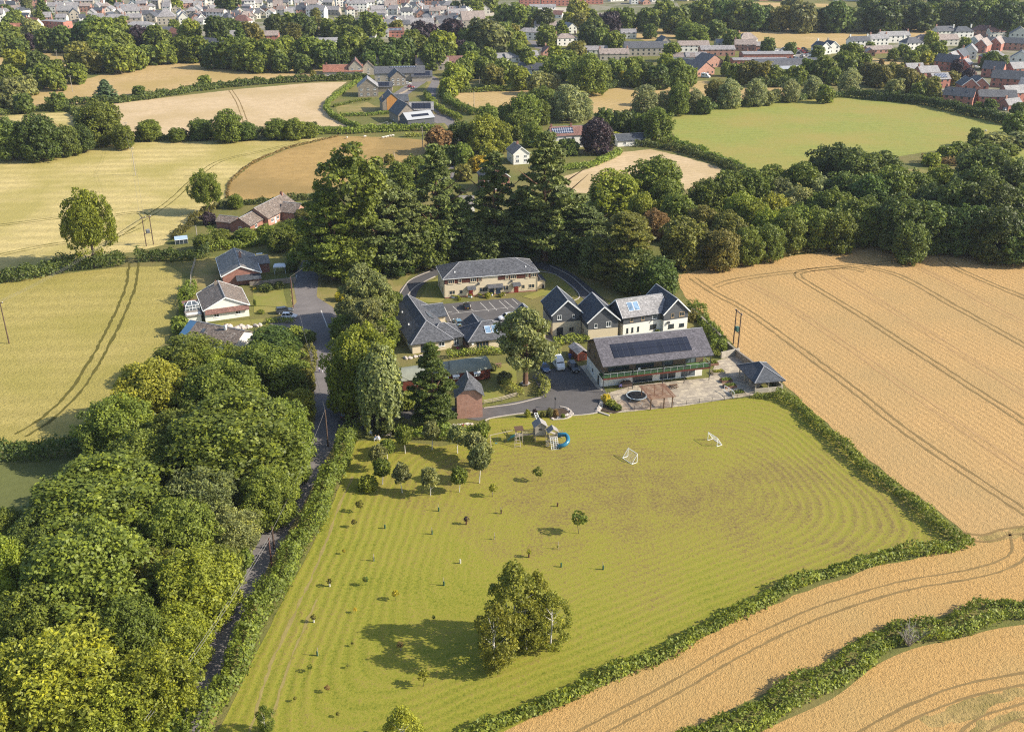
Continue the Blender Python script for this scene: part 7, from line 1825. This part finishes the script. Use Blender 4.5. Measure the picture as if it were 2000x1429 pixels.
trees('trees beyond the pine group','beyond the pine group',[(857,272,52,'far','brown'),(900,262,52,'round','dark'),(945,258,66,'round','light'),(952,228,44,'round','mid'),(974,262,56,'round','fresh'),(1026,214,62,'round','mid'),(1060,195,52,'round','mid'),(1055,218,40,'round','mid'),(1112,198,62,'willow','willow'),(1090,205,40,'willow','willow'),(1140,208,38,'willow','willow'),(1012,240,50,'round','mid'),
(1165,262,62,'round','purple'),(1215,240,46,'far','dark'),(1180,230,36,'far','dark'),(1250,245,40,'round','mid'),(1282,242,60,'round','mid'),(935,318,42,'far','yellow',6),(955,300,40,'far','light'),(990,225,40,'round','mid'),(1110,285,40,'far','dark',7),(1200,268,30,'far','light',5),(905,300,40,'far','mid'),(880,300,36,'far','dark'),(1040,260,40,'round','mid'),(810,330,50,'round','mid'),(780,345,60,'round','mid'),(835,350,40,'far','fresh',7),(905,335,36,'far','olive',6),(760,310,20,'far','olive',4)])
trees('trees left of the car park','between the lane and the car park',[(708,570,84,'cedar','grey',16),(738,582,66,'cedar','grey',14),(690,610,70,'round','grey',10),(720,625,84,'cedar','grey',12),(752,600,50,'round','mid',9),(770,590,36,'round','mid',7),(670,640,50,'round','mid',7),(668,576,26,'bush','yellow',3),(750,640,60,'round','mid',8)])
stand('large bright green tree beside the lane above the weeping tree',None,712,806,640,140,'near','fresh',0)
stand('green tree leaning over the lane beside the bright green tree',None,688,800,690,80,'near','mid',1)
stand('tall weeping tree with hanging curtains of leaves near the lane junction',None,748,842,676,92,'weep','grey',0)
stand('tall dark conifer left of the brick tower',None,846,832,672,84,'spire','dark',1)
stand('spreading pine with bare trunk between the hall and the drive',None,1026,752,606,118,'cedar','grey',0)
stand('big leafy pine at the wood corner right of the loop drive',None,1218,558,418,118,'pine','olive',1)
stand('dark tree behind the slate cottage with roof collectors',None,1280,578,506,84,'round','dark',2)
stand('dark round tree right of the loop drive',None,1236,570,480,76,'round','dark',1)
stand('dark yew right of the pine group',None,1165,540,452,74,'round','pine',3)
# -- gardens of the bungalows
trees('garden trees by the bungalows','in the bungalow gardens',[(570,452,60,'round','mid',8),(600,440,44,'round','fresh',6),(545,465,50,'round','mid',7),(598,480,34,'round','fresh',5),(480,460,44,'round','mid',5),(430,462,40,'round','mid',5),(398,472,40,'round','mid',5),(408,425,30,'bush','purple',4),(460,392,28,'round','mid',5),(520,452,40,'round','mid',5),(590,420,30,'round','olive',5),(615,410,30,'round','mid',6),(575,500,24,'bush','hedge',4),(566,520,24,'bush','darkhedge',3),(352,630,38,'bush','hedge',4),(366,570,24,'bush','hedge',3),(600,655,34,'bush','darkhedge',3),(575,648,40,'bush','hedge',3),(520,560,30,'bush','darkhedge',2),(545,556,20,'bush','darkhedge',2),(464,530,20,'bush','hedge',3),(510,608,14,'bush','hedge',1),(497,590,6,'bush','darkhedge',2)])
trees('shrubs round the drive and terrace','by the drive and terrace',[(1184,776,18,'bush','yellow',1.8),(1194,786,20,'bush','light',1.6),(1206,794,18,'bush','bramble',1.2),(1031,806,11,'bush','light',1.8),(1060,808,12,'bush','olive',1.5),(1074,804,14,'bush','grey',2),(1085,805,12,'bush','brown',1.6),(1100,812,9,'bush','hedge',1),(1044,803,9,'bush','purple',1.5),(790,780,50,'bush','bramble',3.5),(810,770,40,'bush','hedge',3),(780,740,30,'bush','hedge',3),(875,665,20,'bush','yellow',2),(868,640,14,'bush','light',2),(862,612,12,'bush','light',2),(952,576,12,'bush','light',1.6),(978,576,10,'bush','light',1.0),(1394,685,20,'bush','bramble',2.0),(1285,648,14,'bush','hedge',1.5),(960,715,20,'bush','grey',2),(985,735,30,'bush','grey',2.5),(940,838,30,'bush','hedge',4),(1350,615,30,'bush','olive',2.5),(897,583,8,'bush','light',1),(860,830,40,'bush','hedge',2.4),(755,830,40,'bush','darkhedge',3)])
# -- young trees of the mown field
YG='ring of young round-headed trees'
yl=[(791.6,885,834,34,'in the back row in front of the laurel hedge'),(843.6,878,824,36,'in the middle of the back row'),(893.5,885,832,38,'at the right of the back row'),(747,946,898,34,'nearest the lane hedge at the left'),(785.6,962,907,36,'in the front row, left'),(840.7,967.7,914,36,'in the middle of the front row'),(897,960.7,914,32,'in the front row, right'),(936,943,872,44,'tallest, on the right of the ring'),(739,918,870,34,'on the left side behind another'),(757,896,860,30,'far left corner near the benches'),(928,900,846,40,'far right corner near the swing'),(944,915,866,36,'right side behind the tallest')]
for i,(x,yb,yt,wd,where)in enumerate(yl):
 stand('young white-stemmed tree '+where,YG,x,yb,yt,wd,'young','grey' if i%3 else 'mid',i)
BG='clump of birches in the mown field'
for i,(x,yb,yt,wd,where)in enumerate([(1002,1262,1104,112,'tallest and broadest of the clump'),(967,1307,1180,86,'nearest the camera'),(1075,1257,1158,76,'right-hand one of the clump'),(1048,1238,1118,58,'at the back of the clump'),(1028,1268,1170,70,'half hidden in the middle of the clump')]):
 stand('birch with white stem, '+where,BG,x,yb,yt,wd,'birch','birch',i)
stand('feathery young willow bush at the bottom of the mown field',None,520,1432,1378,36,'birch','mid',1)
stand('wispy pale birch top at the bottom edge of the mown field',None,790,1470,1385,80,'birch','light',2)
stand('bright green bush in the shade of the young trees',None,718,955,932,40,'bush','fresh',0)
def sapling_thing(x,y,hpx,col,label,guard=None,stake=False,crown=True):
 p=at(x,y);h=1.08*hpx/ppm(x,y)/0.85
 Rr,h0=PROTO['sapling'][0][2:]
 r=put_tree('sapling',col,(p.x,p.y,0),h/h0*(1 if crown else 0.35),h/h0*(1 if crown else 0.5),label,'planted saplings on the mown field')
 k=Vector(r.scale)
 if guard:
  g=MB().tube([(0,0,0),(0,0,0.8/k.z)],0.14/k.x,8).build('tree_guard',guard,r,uv=False)
 if stake:
  MB().tube([(0.1/k.x,0,0),(0.1/k.x,0,1.5/k.z)],0.05/k.x,6).build('stake',TIMBER,r,uv=False)
 return r
GUARD_G=plain('green_guard_mesh',(0.03,0.09,0.05),0.1,0.7);GUARD_W=plain('pale_guard_tube',(0.5,0.48,0.42),0.1,0.7);GUARD_B=plain('brown_guard_mesh',(0.1,0.05,0.03),0.1,0.8)
for x,y,hp,col,where,g,st,cr in[(1050,940,24,'mid','between the young tree ring and the goals',None,False,True),(963,970,22,'light','bright, just right of the young tree ring',None,True,True),(1131,1042,38,'mid','largest, thin-crowned, right of the middle of the field',None,False,True),(911,1024,14,'purple','purple-leaved',GUARD_B,False,True),(1089,989,9,'purple','with brown guard right of the pale stake',GUARD_B,False,False),
(703,1000,20,'olive','beside the lane hedge, upper',None,False,True),(692,1030,14,'olive','beside the lane hedge, lower',None,False,True),(857,998,12,'mid','with tall stake below the ring',GUARD_G,True,False),(979,1003,16,'mid','thin whip in dark guard',GUARD_B,True,False),(844,1043,14,'mid','in green guard with pale top',GUARD_G,True,False),(752,1032,8,'mid','tiny, in green guard',GUARD_G,False,False),(966,1053,12,'mid','thin whip with stake in mid field',None,True,False),(672,1082,9,'yellow','small yellow, near the lane hedge',None,False,True),(730,1095,14,'mid','in dark green guard left of mid field',GUARD_G,True,False),(899,1100,9,'olive','small, in pale tube',GUARD_W,False,False),(1033,1088,14,'light','yellow-green above the birches',GUARD_B,False,True),
(1089,1072,14,'mid','leafless whip with pale stake',None,True,False),(1096,1107,9,'mid','in dark guard right above the birches',GUARD_G,False,False),(1178,1112,9,'mid','in dark guard alone right of the birches',GUARD_G,True,False),(715,1143,16,'dark','dark leafy',None,False,True),(644,1145,14,'olive','with pale foot',GUARD_W,False,True),(867,1143,12,'mid','with pale stake beside birch shadow',GUARD_G,True,False),
(773,1172,18,'yellow','yellow, left of birch shadow',None,False,True),(694,1197,10,'yellow','leaning, yellow-tipped',None,False,True),(613,1215,14,'olive','by the track with thick pale stem',GUARD_W,False,True),(847,1212,10,'dark','inside the birch shadow',None,False,True),(620,1280,14,'mid','with white stake at lower left',GUARD_G,True,False),(606,1312,14,'mid','leafy at lower left',None,False,True),
(827,1340,30,'light','tall pale whip at bottom',None,False,True),(782,1270,16,'brown','dry, inside lower birch shadow',None,True,True),(640,1352,14,'brown','dry and brown at lower left',None,False,True),(577,1370,10,'olive','low, near the bottom of the track',None,False,True),(680,1305,8,'olive','low, left of the lower birch shadow',None,False,True),(660,1400,10,'olive','low, at the bottom',None,False,True),(688,1262,8,'olive','low, upper left of birch shadow',None,False,True)]:
 sapling_thing(x,y,hp,col,('planted sapling '+where if len(where.split())>1 else 'planted sapling with '+where+' leaves'),g,st,cr)
def bare_bush(name,label,x,y,h,seed,m=None):
 rnd=random.Random(seed);p=at(x,y);mb=MB()
 for k in range(16):
  a=rnd.uniform(0,6.28);L=h*rnd.uniform(0.6,1.0);d=Vector((math.cos(a)*rnd.uniform(.2,.7),math.sin(a)*rnd.uniform(.2,.7),1)).normalized()
  q=d*L;mb.tube([(0,0,0),tuple(q*0.5),tuple(q+Vector((rnd.uniform(-.3,.3),rnd.uniform(-.3,.3),0)))],[0.07,0.05,0.015],4)
  for j in range(5):
   s=rnd.uniform(0.35,0.95);b=q*s;e=b+Vector((rnd.uniform(-1,1),rnd.uniform(-1,1),rnd.uniform(0.1,1)))*h*0.22
   mb.tube([tuple(b),tuple(e)],[0.03,0.01],4)
 o=mb.build(name,m or plain('dead_wood',(0.26,0.23,0.2),0.2,0.95),uv=False);o.location=p
 return tag(o,label,'shrub')
bare_bush('dead_bush','leafless grey bush standing in the bramble strip',1775,1262,4.6,4)
bare_bush('dead_bush','bare brown branches among the roadside wood',285,1130,6.5,5,plain('brown_dead_wood',(0.14,0.1,0.075),0.2,0.95))
hedge('undergrowth along the foot of the wood beyond the wheat',None,[(1320,524),(1400,512),(1500,496),(1620,480),(1720,470),(1830,470),(2000,492),(2080,500)],7.0,6.0,'mid',0.5,9,0.35,'undergrowth',cat='shrub')
hedge('undergrowth beneath the old pines',None,[(640,520),(700,532),(780,522),(860,502),(960,497),(1050,500),(1120,508),(1180,520)],6.0,3.0,'mid',0.45,7,0.4,'undergrowth',cat='shrub')
hedge('undergrowth beneath the belt below the town',None,[(250,124),(330,116),(430,124),(540,128),(640,126),(720,132),(790,130),(860,122)],8,6.5,'dark',0.9,4,0.3,'undergrowth',cat='shrub')
hedge('undergrowth beneath the belt at the top right',None,[(1250,46),(1330,54),(1400,46),(1480,50),(1600,54),(1750,50),(1900,50),(2010,52)],8,7,'dark',0.9,4,0.3,'undergrowth',cat='shrub')
far_mass()
# ================================================================ the town
TWALL={'white':WHITE,'cream':PALE,'brick':BRICK_SOFT,'stone':STONE_PALE,'red':brickm('estate_red_brick',(0.36,0.12,0.085),(0.44,0.17,0.12),(0.4,0.3,0.26))}
TROOF={'grey':TOWN_GREY,'brown':TOWN_BROWN,'dark':SLATE_DARK,'slate':SLATE,'red':TILE_RED,'pale':SLATE_PALE,'rust':TILE_RUST}
WW={'white':'white-walled','cream':'cream-walled','brick':'brick-walled','stone':'stone-walled','red':'red brick'}
RW={'grey':'grey roof','brown':'brown roof','dark':'dark slate roof','slate':'slate roof','red':'red tile roof','pale':'pale slate roof','rust':'rust-red roof'}
def town_house(x,y,wd,dp,deg,eave,pitch,wall,roof,axis='x',hip=False,chim=1,label=None,group='houses of the town',wins=3,name='town_house',cat='house',rows=2):
 p=at(x,y);c,s_=math.cos(R(deg)),math.sin(R(deg))
 h=House(name,label,cat,(p.x-c*wd/2+s_*0,p.y-s_*wd/2,0),R(deg),group)
 if hip:zr=h.hip(0,wd,0,dp,eave,pitch,TWALL[wall],TROOF[roof],0.35,gut=None)
 else:zr=h.gable(0,wd,0,dp,eave,pitch,TWALL[wall],TROOF[roof],axis,0.3,gut=None,ridge=False,barge=UPVC if wall in('white','red')and axis=='y' else None)
 if 'ridge_tiles' in[k[0]for k in h.order]:h.order=[k for k in h.order if k[0]!='ridge_tiles']
 gm=GLASS
 for r_ in range(rows if eave>4 else 1):
  for k in range(wins):
   u=wd*(k+.5)/wins;z=1.0+r_*2.5
   MB().box(u-.55,u+.55,-.05,.02,z,z+1.25).build('window',gm,h.r,uv=False)
 for side in('r','l'):
  X=wd if side=='r' else 0
  MB().box(X-.05,X+.05,dp*.5-.5,dp*.5+.5,1.0,2.2).build('window',gm,h.r,uv=False)
 for k in range(chim):
  if axis=='x':cx,cy=(0.6 if k==0 else wd-.6),dp/2
  else:cx,cy=wd/2,(dp-.6 if k==0 else.7)
  ch=MB();ch.box(cx-.45,cx+.45,cy-.45,cy+.45,zr-1.2,zr+1.5);ch.build('chimney',BRICK_SOFT if wall!='white' else TWALL[random.Random(int(x*7+y)).choice(['white','brick','stone'])],h.r)
 return h
TR=random.Random(11)
def area(x):return 'far left' if x<200 else 'left' if x<400 else 'left middle' if x<620 else 'middle' if x<820 else 'right middle' if x<1010 else 'top middle' if x<1250 else 'top right'
SIZE=lambda w_:'small' if w_<8.5 else 'long' if w_>14 else ''
def fill(x0,x1,y0,y1,stepx,stepy,skip=(),density=0.9):
 y=y0
 row=0
 while y<y1:
  k=(y+200)/250.0
  x=x0+TR.uniform(0,stepx)
  while x<x1:
   xx,yy=x+TR.uniform(-4,4),y+TR.uniform(-1.5,1.5)
   ok=TR.random()<density and not any(a<=xx<=b and c<=yy<=d for a,b,c,d in skip)
   wd=TR.choice([7.5,8,9,10,12,15,18]);dp=TR.uniform(6.5,9)
   wall=TR.choices(['white','cream','brick','stone'],[6,3,2.5,3])[0];roof=TR.choices(['grey','brown','dark','slate','rust','pale'],[6,2,1.8,2,.5,2.5])[0]
   deg=TR.choice([8,12,5,-15,20])+TR.uniform(-6,6);axis='x'
   if TR.random()<.33:axis='y';wd,dp=TR.uniform(6.5,8.5),TR.uniform(9,13)
   ev=TR.choice([2.8,4.8,5.2,5.4,7.6]);
   if ok:
    lab=' '.join(('%s %s town house with %s, %s of the town'%(SIZE(wd),WW[wall],RW[roof],area(xx))).split())
    if axis=='y':lab=lab.replace('town house','gable-fronted house')
    h=town_house(xx,yy,wd,dp,deg,ev,TR.uniform(33,46),wall,roof,axis,TR.random()<.12,TR.choice([0,1,1,2]),lab,name='gabled_house' if axis=='y' else 'terraced_house' if wd>11 else 'town_house',wins=max(2,int(wd/3.2)),rows=2 if ev<6 else 3)
    h.done()
   x+=max(stepx*k**0.0,wd*ppm(xx,yy)*.95+3)*TR.uniform(.95,1.25)
  y+=stepy*TR.uniform(.9,1.1);row+=1
fill(-10,500,-5,46,20,7.0,[(55,110,20,45),(225,250,0,12),(140,160,10,40),(296,350,30,60),(440,480,-3,12)],.85)
fill(500,1000,-5,41,20,7.0,[(880,1000,6,24),(930,990,0,50)],.92)
fill(720,900,40,64,21,7,[],.9)
fill(280,500,40,52,24,8,[(296,350,30,60)],.8)
fill(1120,1400,-4,14,24,7.5,[],.8)
fill(1480,1850,-4,5,24,6,[],.8)
SPEC=[(18,66,20,8,6,3.2,48,'cream','red','x',0,1,'long red-tiled house at the far left edge of the town'),(58,58,14,9,-25,4.0,48,'cream','red','x',0,1,'red-tiled house with white chimney right of the long one'),(27,68,7,6,6,3.4,46,'brick','red','y',0,0,'small half-timbered gable below the red roofs'),(104,56,24,10,-22,5.6,4,'red','pale','x',0,0,'flat-roofed brick block left of the belt trees'),(124,33,13,9,8,4.6,42,'stone','brown','x',0,1,'low stone house with brown roof behind the brick block'),(110,26,15,8,6,6.2,38,'cream','grey','x',0,0,'broad cream house behind the low stone house'),(135,17,8,14,4,6.5,46,'white','pale','y',0,0,'tall white gable in the far left of the town'),
(190,48,18,9,10,5.2,36,'stone','grey','x',1,1,'stone house with hipped roof above the belt trees'),(225,50,18,9,8,5.4,36,'brick','grey','x',1,2,'brick and stone house above the dark belt trees'),(258,48,17,8,8,5.6,36,'stone','grey','x',0,2,'long stone terrace above the dark belt trees'),(326,49,15,14,14,6.8,40,'stone','grey','x',1,0,'big square stone house with tall hipped roof'),(272,56,22,10,6,3.0,22,'white','pale','x',1,0,'low white building with pale hipped roof'),
(285,70,40,10,5,3.2,30,'stone','slate','x',0,0,'very long slate shed behind the purple belt tree'),(338,74,10,8,-30,3.4,40,'brick','red','x',0,0,'small red roof among the belt trees'),(437,78,20,9,12,3.2,34,'white','pale','x',0,0,'pale-roofed shed among the belt trees'),(410,92,16,8,-18,3.0,36,'brick','slate','x',0,0,'dark slate roof low among the belt trees'),(428,94,14,8,-16,3.0,36,'brick','slate','x',0,0,'second dark slate roof low among the belt trees'),(283,112,8,7,20,2.6,36,'white','brown','x',0,0,'white cottage half hidden at the field edge of the belt'),
(390,34,18,9,10,5.0,40,'brick','brown','x',0,2,'brick terrace among white gables in the left town'),(460,44,18,11,10,4.6,40,'brick','slate','x',1,0,'slate house with red banded wall above the rounded trees'),(396,48,8,9,20,4.4,46,'white','rust','y',0,0,'small white and rust house in front of the left town'),(525,83,15,9,6,5.0,33,'red','brown','x',0,0,'orange brick house at the belt near the left'),(575,82,10,7,10,2.8,30,'white','pale','x',0,0,'pale building behind the slender olive tree'),(640,88,22,9,14,3.0,20,'white','pale','x',0,0,'pale blue-roofed shed behind the belt trees'),(716,80,14,8,-18,3.0,30,'cream','pale','x',0,0,'pale grey-roofed shed right of the pale shed'),
(742,76,14,8,6,4.6,32,'cream','pale','x',0,0,'cream house with solar roof above the belt'),(772,74,14,8,6,4.6,32,'red','rust','x',0,0,'rust-red house with solar roof right of the cream one'),(820,60,24,10,10,5.2,40,'white','grey','x',0,2,'large white house with grey roof and tall brick chimneys'),(872,58,12,9,30,4.4,40,'cream','slate','x',0,0,'slate house beside the purple belt tree'),(926,54,20,13,14,6.0,46,'stone','brown','x',0,0,'large stone hall with tall stone-tiled roof'),
(915,33,16,9,8,4.5,36,'white','pale','x',1,1,'white house at the edge of the pale square'),(945,28,12,9,8,4.5,40,'cream','slate','y',0,1,'cream gable at the pale square'),(868,22,24,9,6,5.4,36,'stone','dark','x',0,3,'long dark-roofed terrace with three chimneys'),(845,138,21,8,8,4.0,40,'stone','brown','x',0,1,'stone farmhouse with lichen-brown roof behind barn houses'),(890,135,14,8,6,4.2,40,'cream','rust','x',0,0,'rust-roofed house right of the stone farmhouse'),(988,122,13,8,14,3.0,33,'cream','pale','x',0,0,'pale bungalow between the trees right of the barn houses'),
(1034,152,17,11,-20,5.0,30,'white','slate','x',0,0,'black and white house with broad dark roof'),(1030,78,16,9,-12,5.6,30,'white','grey','x',1,2,'tall white house with hipped roof at the upper road'),(1108,90,16,9,16,5.6,30,'white','brown','x',1,2,'tall white house with hipped roof beyond the road'),(1066,62,18,9,6,4.6,36,'cream','brown','x',0,0,'cream house behind the purple and dark trees'),(1118,66,8,12,24,4.8,38,'cream','pale','y',0,0,'cream gabled house above the white one'),
(1003,122,10,8,20,3.0,34,'cream','pale','x',0,0,'pale roof at the left of the upper trees'),(1036,118,12,8,20,3.0,34,'cream','pale','x',0,0,'pale roof in the middle of the upper trees'),(1055,114,8,10,-25,3.0,36,'cream','slate','y',0,0,'small blue-grey gable near the tall red chimney'),(1072,115,9,7,20,4.2,40,'brick','rust','y',0,1,'small house with a tall red chimney'),(1110,116,9,7,20,2.8,34,'cream','pale','x',0,0,'low pale roof between the round trees'),
(1165,106,16,8,4,2.8,30,'cream','grey','x',0,0,'low pale-roofed building below the big dark tree'),(1200,118,20,9,6,4.2,33,'stone','brown','x',0,2,'brown-roofed house above the round trees'),(1262,110,30,10,4,5.6,36,'stone','slate','x',0,0,'long stone building with slate roof in the middle'),(1300,100,8,12,10,6.0,42,'stone','slate','y',0,0,'stone gable at the right end of the long stone building'),(1228,76,12,8,4,4.2,34,'cream','grey','x',0,0,'grey-roofed house at the edge of the far paddock'),
(1355,102,22,9,4,4.6,30,'white','brown','x',0,0,'white house with brown roof below the big dark tree'),(1334,124,14,8,-14,4.0,30,'white','brown','x',0,0,'white house with brown roof above the field'),(1360,124,14,8,4,4.4,30,'brick','grey','x',0,0,'brick house with pale roof beside the white one'),(1402,110,24,9,4,4.4,26,'brick','grey','x',0,0,'long brick workshop with grey roof'),(1455,100,15,9,-6,4.4,34,'brick','brown','x',0,1,'brick house with brown roof left of the crowded yard'),(1475,100,12,8,4,3.6,30,'brick','grey','x',0,0,'brick house beside the crowded yard'),(1462,90,14,9,14,5.0,40,'white','brown','x',1,1,'white house with hipped brown roof at the far field'),
(1420,92,16,8,4,3.0,28,'cream','grey','x',0,0,'low grey-roofed houses left of the far field'),(1500,118,34,12,3,4.0,10,'red','pale','x',0,0,'wide metal-roofed shop with a red front'),(1485,128,36,10,3,3.4,10,'red','grey','x',0,0,'long low shed in front of the metal-roofed shop'),(1395,132,14,13,30,3.8,30,'brick','dark','y',0,0,'green-grey roofed brick workshop in the works yard'),(1378,148,16,24,38,3.4,30,'brick','dark','y',0,0,'long dark shed with brick gable beside two white vans'),
(1612,107,9,11,20,4.6,38,'white','dark','y',0,1,'white house with dark roof at the far field'),(1628,105,9,10,14,4.6,38,'white','slate','y',0,1,'white gabled house right of the dark-roofed one'),(1680,94,15,8,12,5.0,34,'white','slate','x',0,2,'white house with brick end and two chimneys'),(1718,90,14,8,12,5.2,34,'white','pale','x',0,2,'white terrace at the left of the pale-roofed row'),(1748,84,24,8,10,5.2,34,'white','pale','x',0,2,'long white terrace with pale roof by the far field'),(1720,105,20,8,14,2.8,28,'brick','brown','x',0,0,'long low brown-roofed bungalow'),(1700,110,6,8,-8,2.8,34,'brick','brown','y',0,0,'brown gable of the low bungalow'),
(1785,98,14,9,14,5.0,36,'white','slate','x',1,1,'white house with slate roof below the terrace'),(1808,92,16,10,0,4.4,38,'stone','brown','x',1,0,'brown hipped house above the white house'),(1846,74,14,9,12,5.0,36,'cream','slate','x',0,1,'slate house left of striped gables'),(1882,74,16,9,8,4.6,36,'white','dark','x',1,2,'dark-roofed house with white chimneys'),(1852,90,16,9,10,4.6,36,'cream','brown','x',0,1,'brown-roofed house in the upper estate'),(1920,72,16,9,-14,4.8,36,'brick','rust','x',1,0,'rust-brown hipped house in the upper right'),(1965,65,20,9,6,4.8,34,'cream','grey','x',0,2,'grey-roofed terrace at the upper right edge'),(1950,74,14,8,6,4.6,34,'cream','rust','x',0,1,'pinkish roof in the upper right'),(1990,80,14,9,-20,4.8,36,'cream','grey','y',0,0,'grey gable at the upper right edge'),(1960,98,26,9,-20,5.0,36,'brick','dark','x',0,1,'long dark-roofed terrace at the right edge'),
(1898,98,9,16,-36,5.4,42,'white','brown','y',0,0,'white gable with brown roof beside a brick twin'),(1912,104,9,15,-36,5.2,42,'red','brown','y',0,0,'brick gable with brown roof in front of the white twin'),(1940,100,9,15,-36,5.2,42,'red','brown','y',0,0,'brick gable with brown roof, right of the twins'),(1892,116,9,12,-24,5.2,42,'white','pale','y',0,1,'white house with pale roof and lower wing'),(1946,128,15,10,8,5.0,36,'red','pale','x',1,1,'pink brick house with hipped roof and white chimney'),(1990,130,12,9,-26,5.0,36,'white','slate','y',0,0,'white house with slate roof at the right edge')]
for k,s_ in enumerate(SPEC):
 x,y,wd,dp,dg,ev,pt,wl,rf,ax,hp,ch,lb=s_
 nm='town_house' if 'hed' not in lb.split()and 'shed' not in lb else 'shed'
 h=town_house(x,y,wd,dp,dg,ev,pt,wl,rf,ax,bool(hp),ch,lb,'houses of the town',max(2,int(wd/3.5)),nm,'house' if nm=='town_house' else 'shed')
 if 'solar' in lb:h.skylight(Vector((wd/2,dp*.25,ev+dp*.25*math.tan(R(pt))+.2)),(1,0,0),(0,1,math.tan(R(pt))),wd*.75,dp*.35,SOLAR_GRID,'solar_array',DARKMETAL)
 h.done()
a=at(1480,141);h=House('arched_shed','large shed with curved grey roof in front of the works yard','shed',(a.x,a.y,0),R(10))
L_,dp_=42,16
pr=[(dp_*i/10,2.6+4.2*math.sin(math.pi*i/10))for i in range(11)]
h.mb('wall',CONCRETE).box(0.1,L_-.1,.2,dp_-.2,0,2.6)
gw=h.mb('gable_wall',STONE);gw.poly([(0.1,y_,z_-.05)for y_,z_ in pr][::-1]);gw.poly([(L_-.1,y_,z_-.05)for y_,z_ in pr])
h.mb('roof',SLATE).slab([(-.3,y_,z_)for y_,z_ in pr]+[(L_+.3,y_,z_)for y_,z_ in pr],[(i,11+i,12+i,i+1)for i in range(10)],.15)
h.mb('lean_to_roof',TIN_PALE).slab([(8,-7,2.4),(L_+4,-7,2.4),(L_+4,-.3,3.4),(8,-.3,3.4)],[(0,1,2,3)],.12);h.mb('lean_to_wall',CONCRETE).box(8.2,L_+3.8,-6.8,0,0,2.3);h.done()
EST=[(1788,152,11,8,10,5.0,38,'red','pale','x','red brick house with pale roof at the left of the estate'),(1815,158,13,8,14,5.0,38,'red','pale','x','red brick house with wide pale roof, left front of the estate'),(1838,172,11,8,14,5.0,36,'red','pale','x','red brick house whose pale roof carries solar panels'),(1868,206,15,8,-32,5.0,42,'red','dark','x','red brick house with dark roof and two roof windows by the hedge'),(1844,138,14,9,-42,5.4,42,'red','dark','x','red brick house with dark roof and white-edged gables, left'),
(1866,126,9,12,-38,5.4,42,'red','dark','y','tall red brick gable behind the white-edged gables'),(1852,130,8,10,-38,5.2,42,'red','pale','y','red brick gable with bright bargeboard in the middle'),(1880,136,7,8,-38,3.4,40,'red','pale','y','low red brick wing with bright pale roof'),(1892,186,9,10,-4,5.2,40,'red','slate','y','red brick gable, left of the gable pair'),(1912,186,9,11,-4,5.6,40,'red','slate','y','red brick gable, right of the gable pair'),
(1935,152,12,9,-36,5.2,42,'red','dark','x','red brick house with dark roof behind the pair of gables'),(1966,172,18,9,-24,5.2,42,'red','dark','x','long red brick house with dark roof at right'),(1990,150,10,8,14,5.0,38,'red','pale','x','red brick house with bright pale roof at the upper right edge'),(1946,208,19,8,-8,5.0,36,'red','slate','x','red brick house with broad grey roof beside the hedge'),(1985,200,13,8,14,5.0,40,'red','pale','x','red brick house with bright white-grey roof at the right edge'),(1982,216,9,7,18,3.0,38,'red','pale','x','small red brick garage with pale roof at the right edge'),(2008,185,12,8,-40,5.0,40,'red','pale','x','red brick house cut by the right edge')]
for k,(x,y,wd,dp,dg,ev,pt,wl,rf,ax,lb)in enumerate(EST):
 h=town_house(x,y,wd,dp,dg,ev,pt,wl,rf,ax,False,1 if k%2 else 0,lb,'red brick estate houses',max(2,int(wd/3.2)),'estate_house')
 tp=math.tan(R(pt))
 if 'solar' in lb:h.skylight(Vector((wd/2,dp*.25,ev+dp*.25*tp+.2)),(1,0,0),(0,1,tp),wd*.7,dp*.42,SOLAR_GRID,'solar_array',DARKMETAL)
 if 'roof windows' in lb:
  for u in(wd*.3,wd*.75):h.skylight(Vector((u,dp*.3,ev+dp*.3*tp+.16)),(1,0,0),(0,1,tp),.9,1.3,GLASS_PALE)
 h.done()
for k,(x,y,wd,lb)in enumerate(((1035,14,20,'tall red brick block at top left of the gravel yard'),(1100,12,44,'long red brick terrace at the top edge'),(1150,9,30,'red brick terrace at the top edge, right part'))):
 town_house(x,y,wd,10,6,8.5,36,'red','slate','x',False,1,lb,'houses of the town',int(wd/4),rows=3).done()
town_house(1060,20,26,8,4,3.0,26,'white','pale','x',False,0,'long low white building at the gravel yard','houses of the town',5).done()
town_house(1088,36,9,8,-20,3.2,38,'white','rust','x',False,0,'small rust-roofed house below the gravel yard','houses of the town',2).done()
# ================================================================ air between the camera and the distance
hz=MB();hz.box(-2600,2600,-260,3400,-1.5,112)
ho=hz.build('haze',bpy.data.materials.new('haze_air'),uv=False);tag(ho,kind='stuff')
hm=ho.data.materials[0];hm.use_nodes=True;n_=hm.node_tree.nodes;n_.clear()
vo=n_.new('ShaderNodeOutputMaterial');pv=n_.new('ShaderNodeVolumePrincipled');pv.inputs['Color'].default_value=(0.78,0.86,1.0,1);pv.inputs['Density'].default_value=0.00006;pv.inputs['Anisotropy'].default_value=0.2
hm.node_tree.links.new(pv.outputs[0],vo.inputs['Volume'])
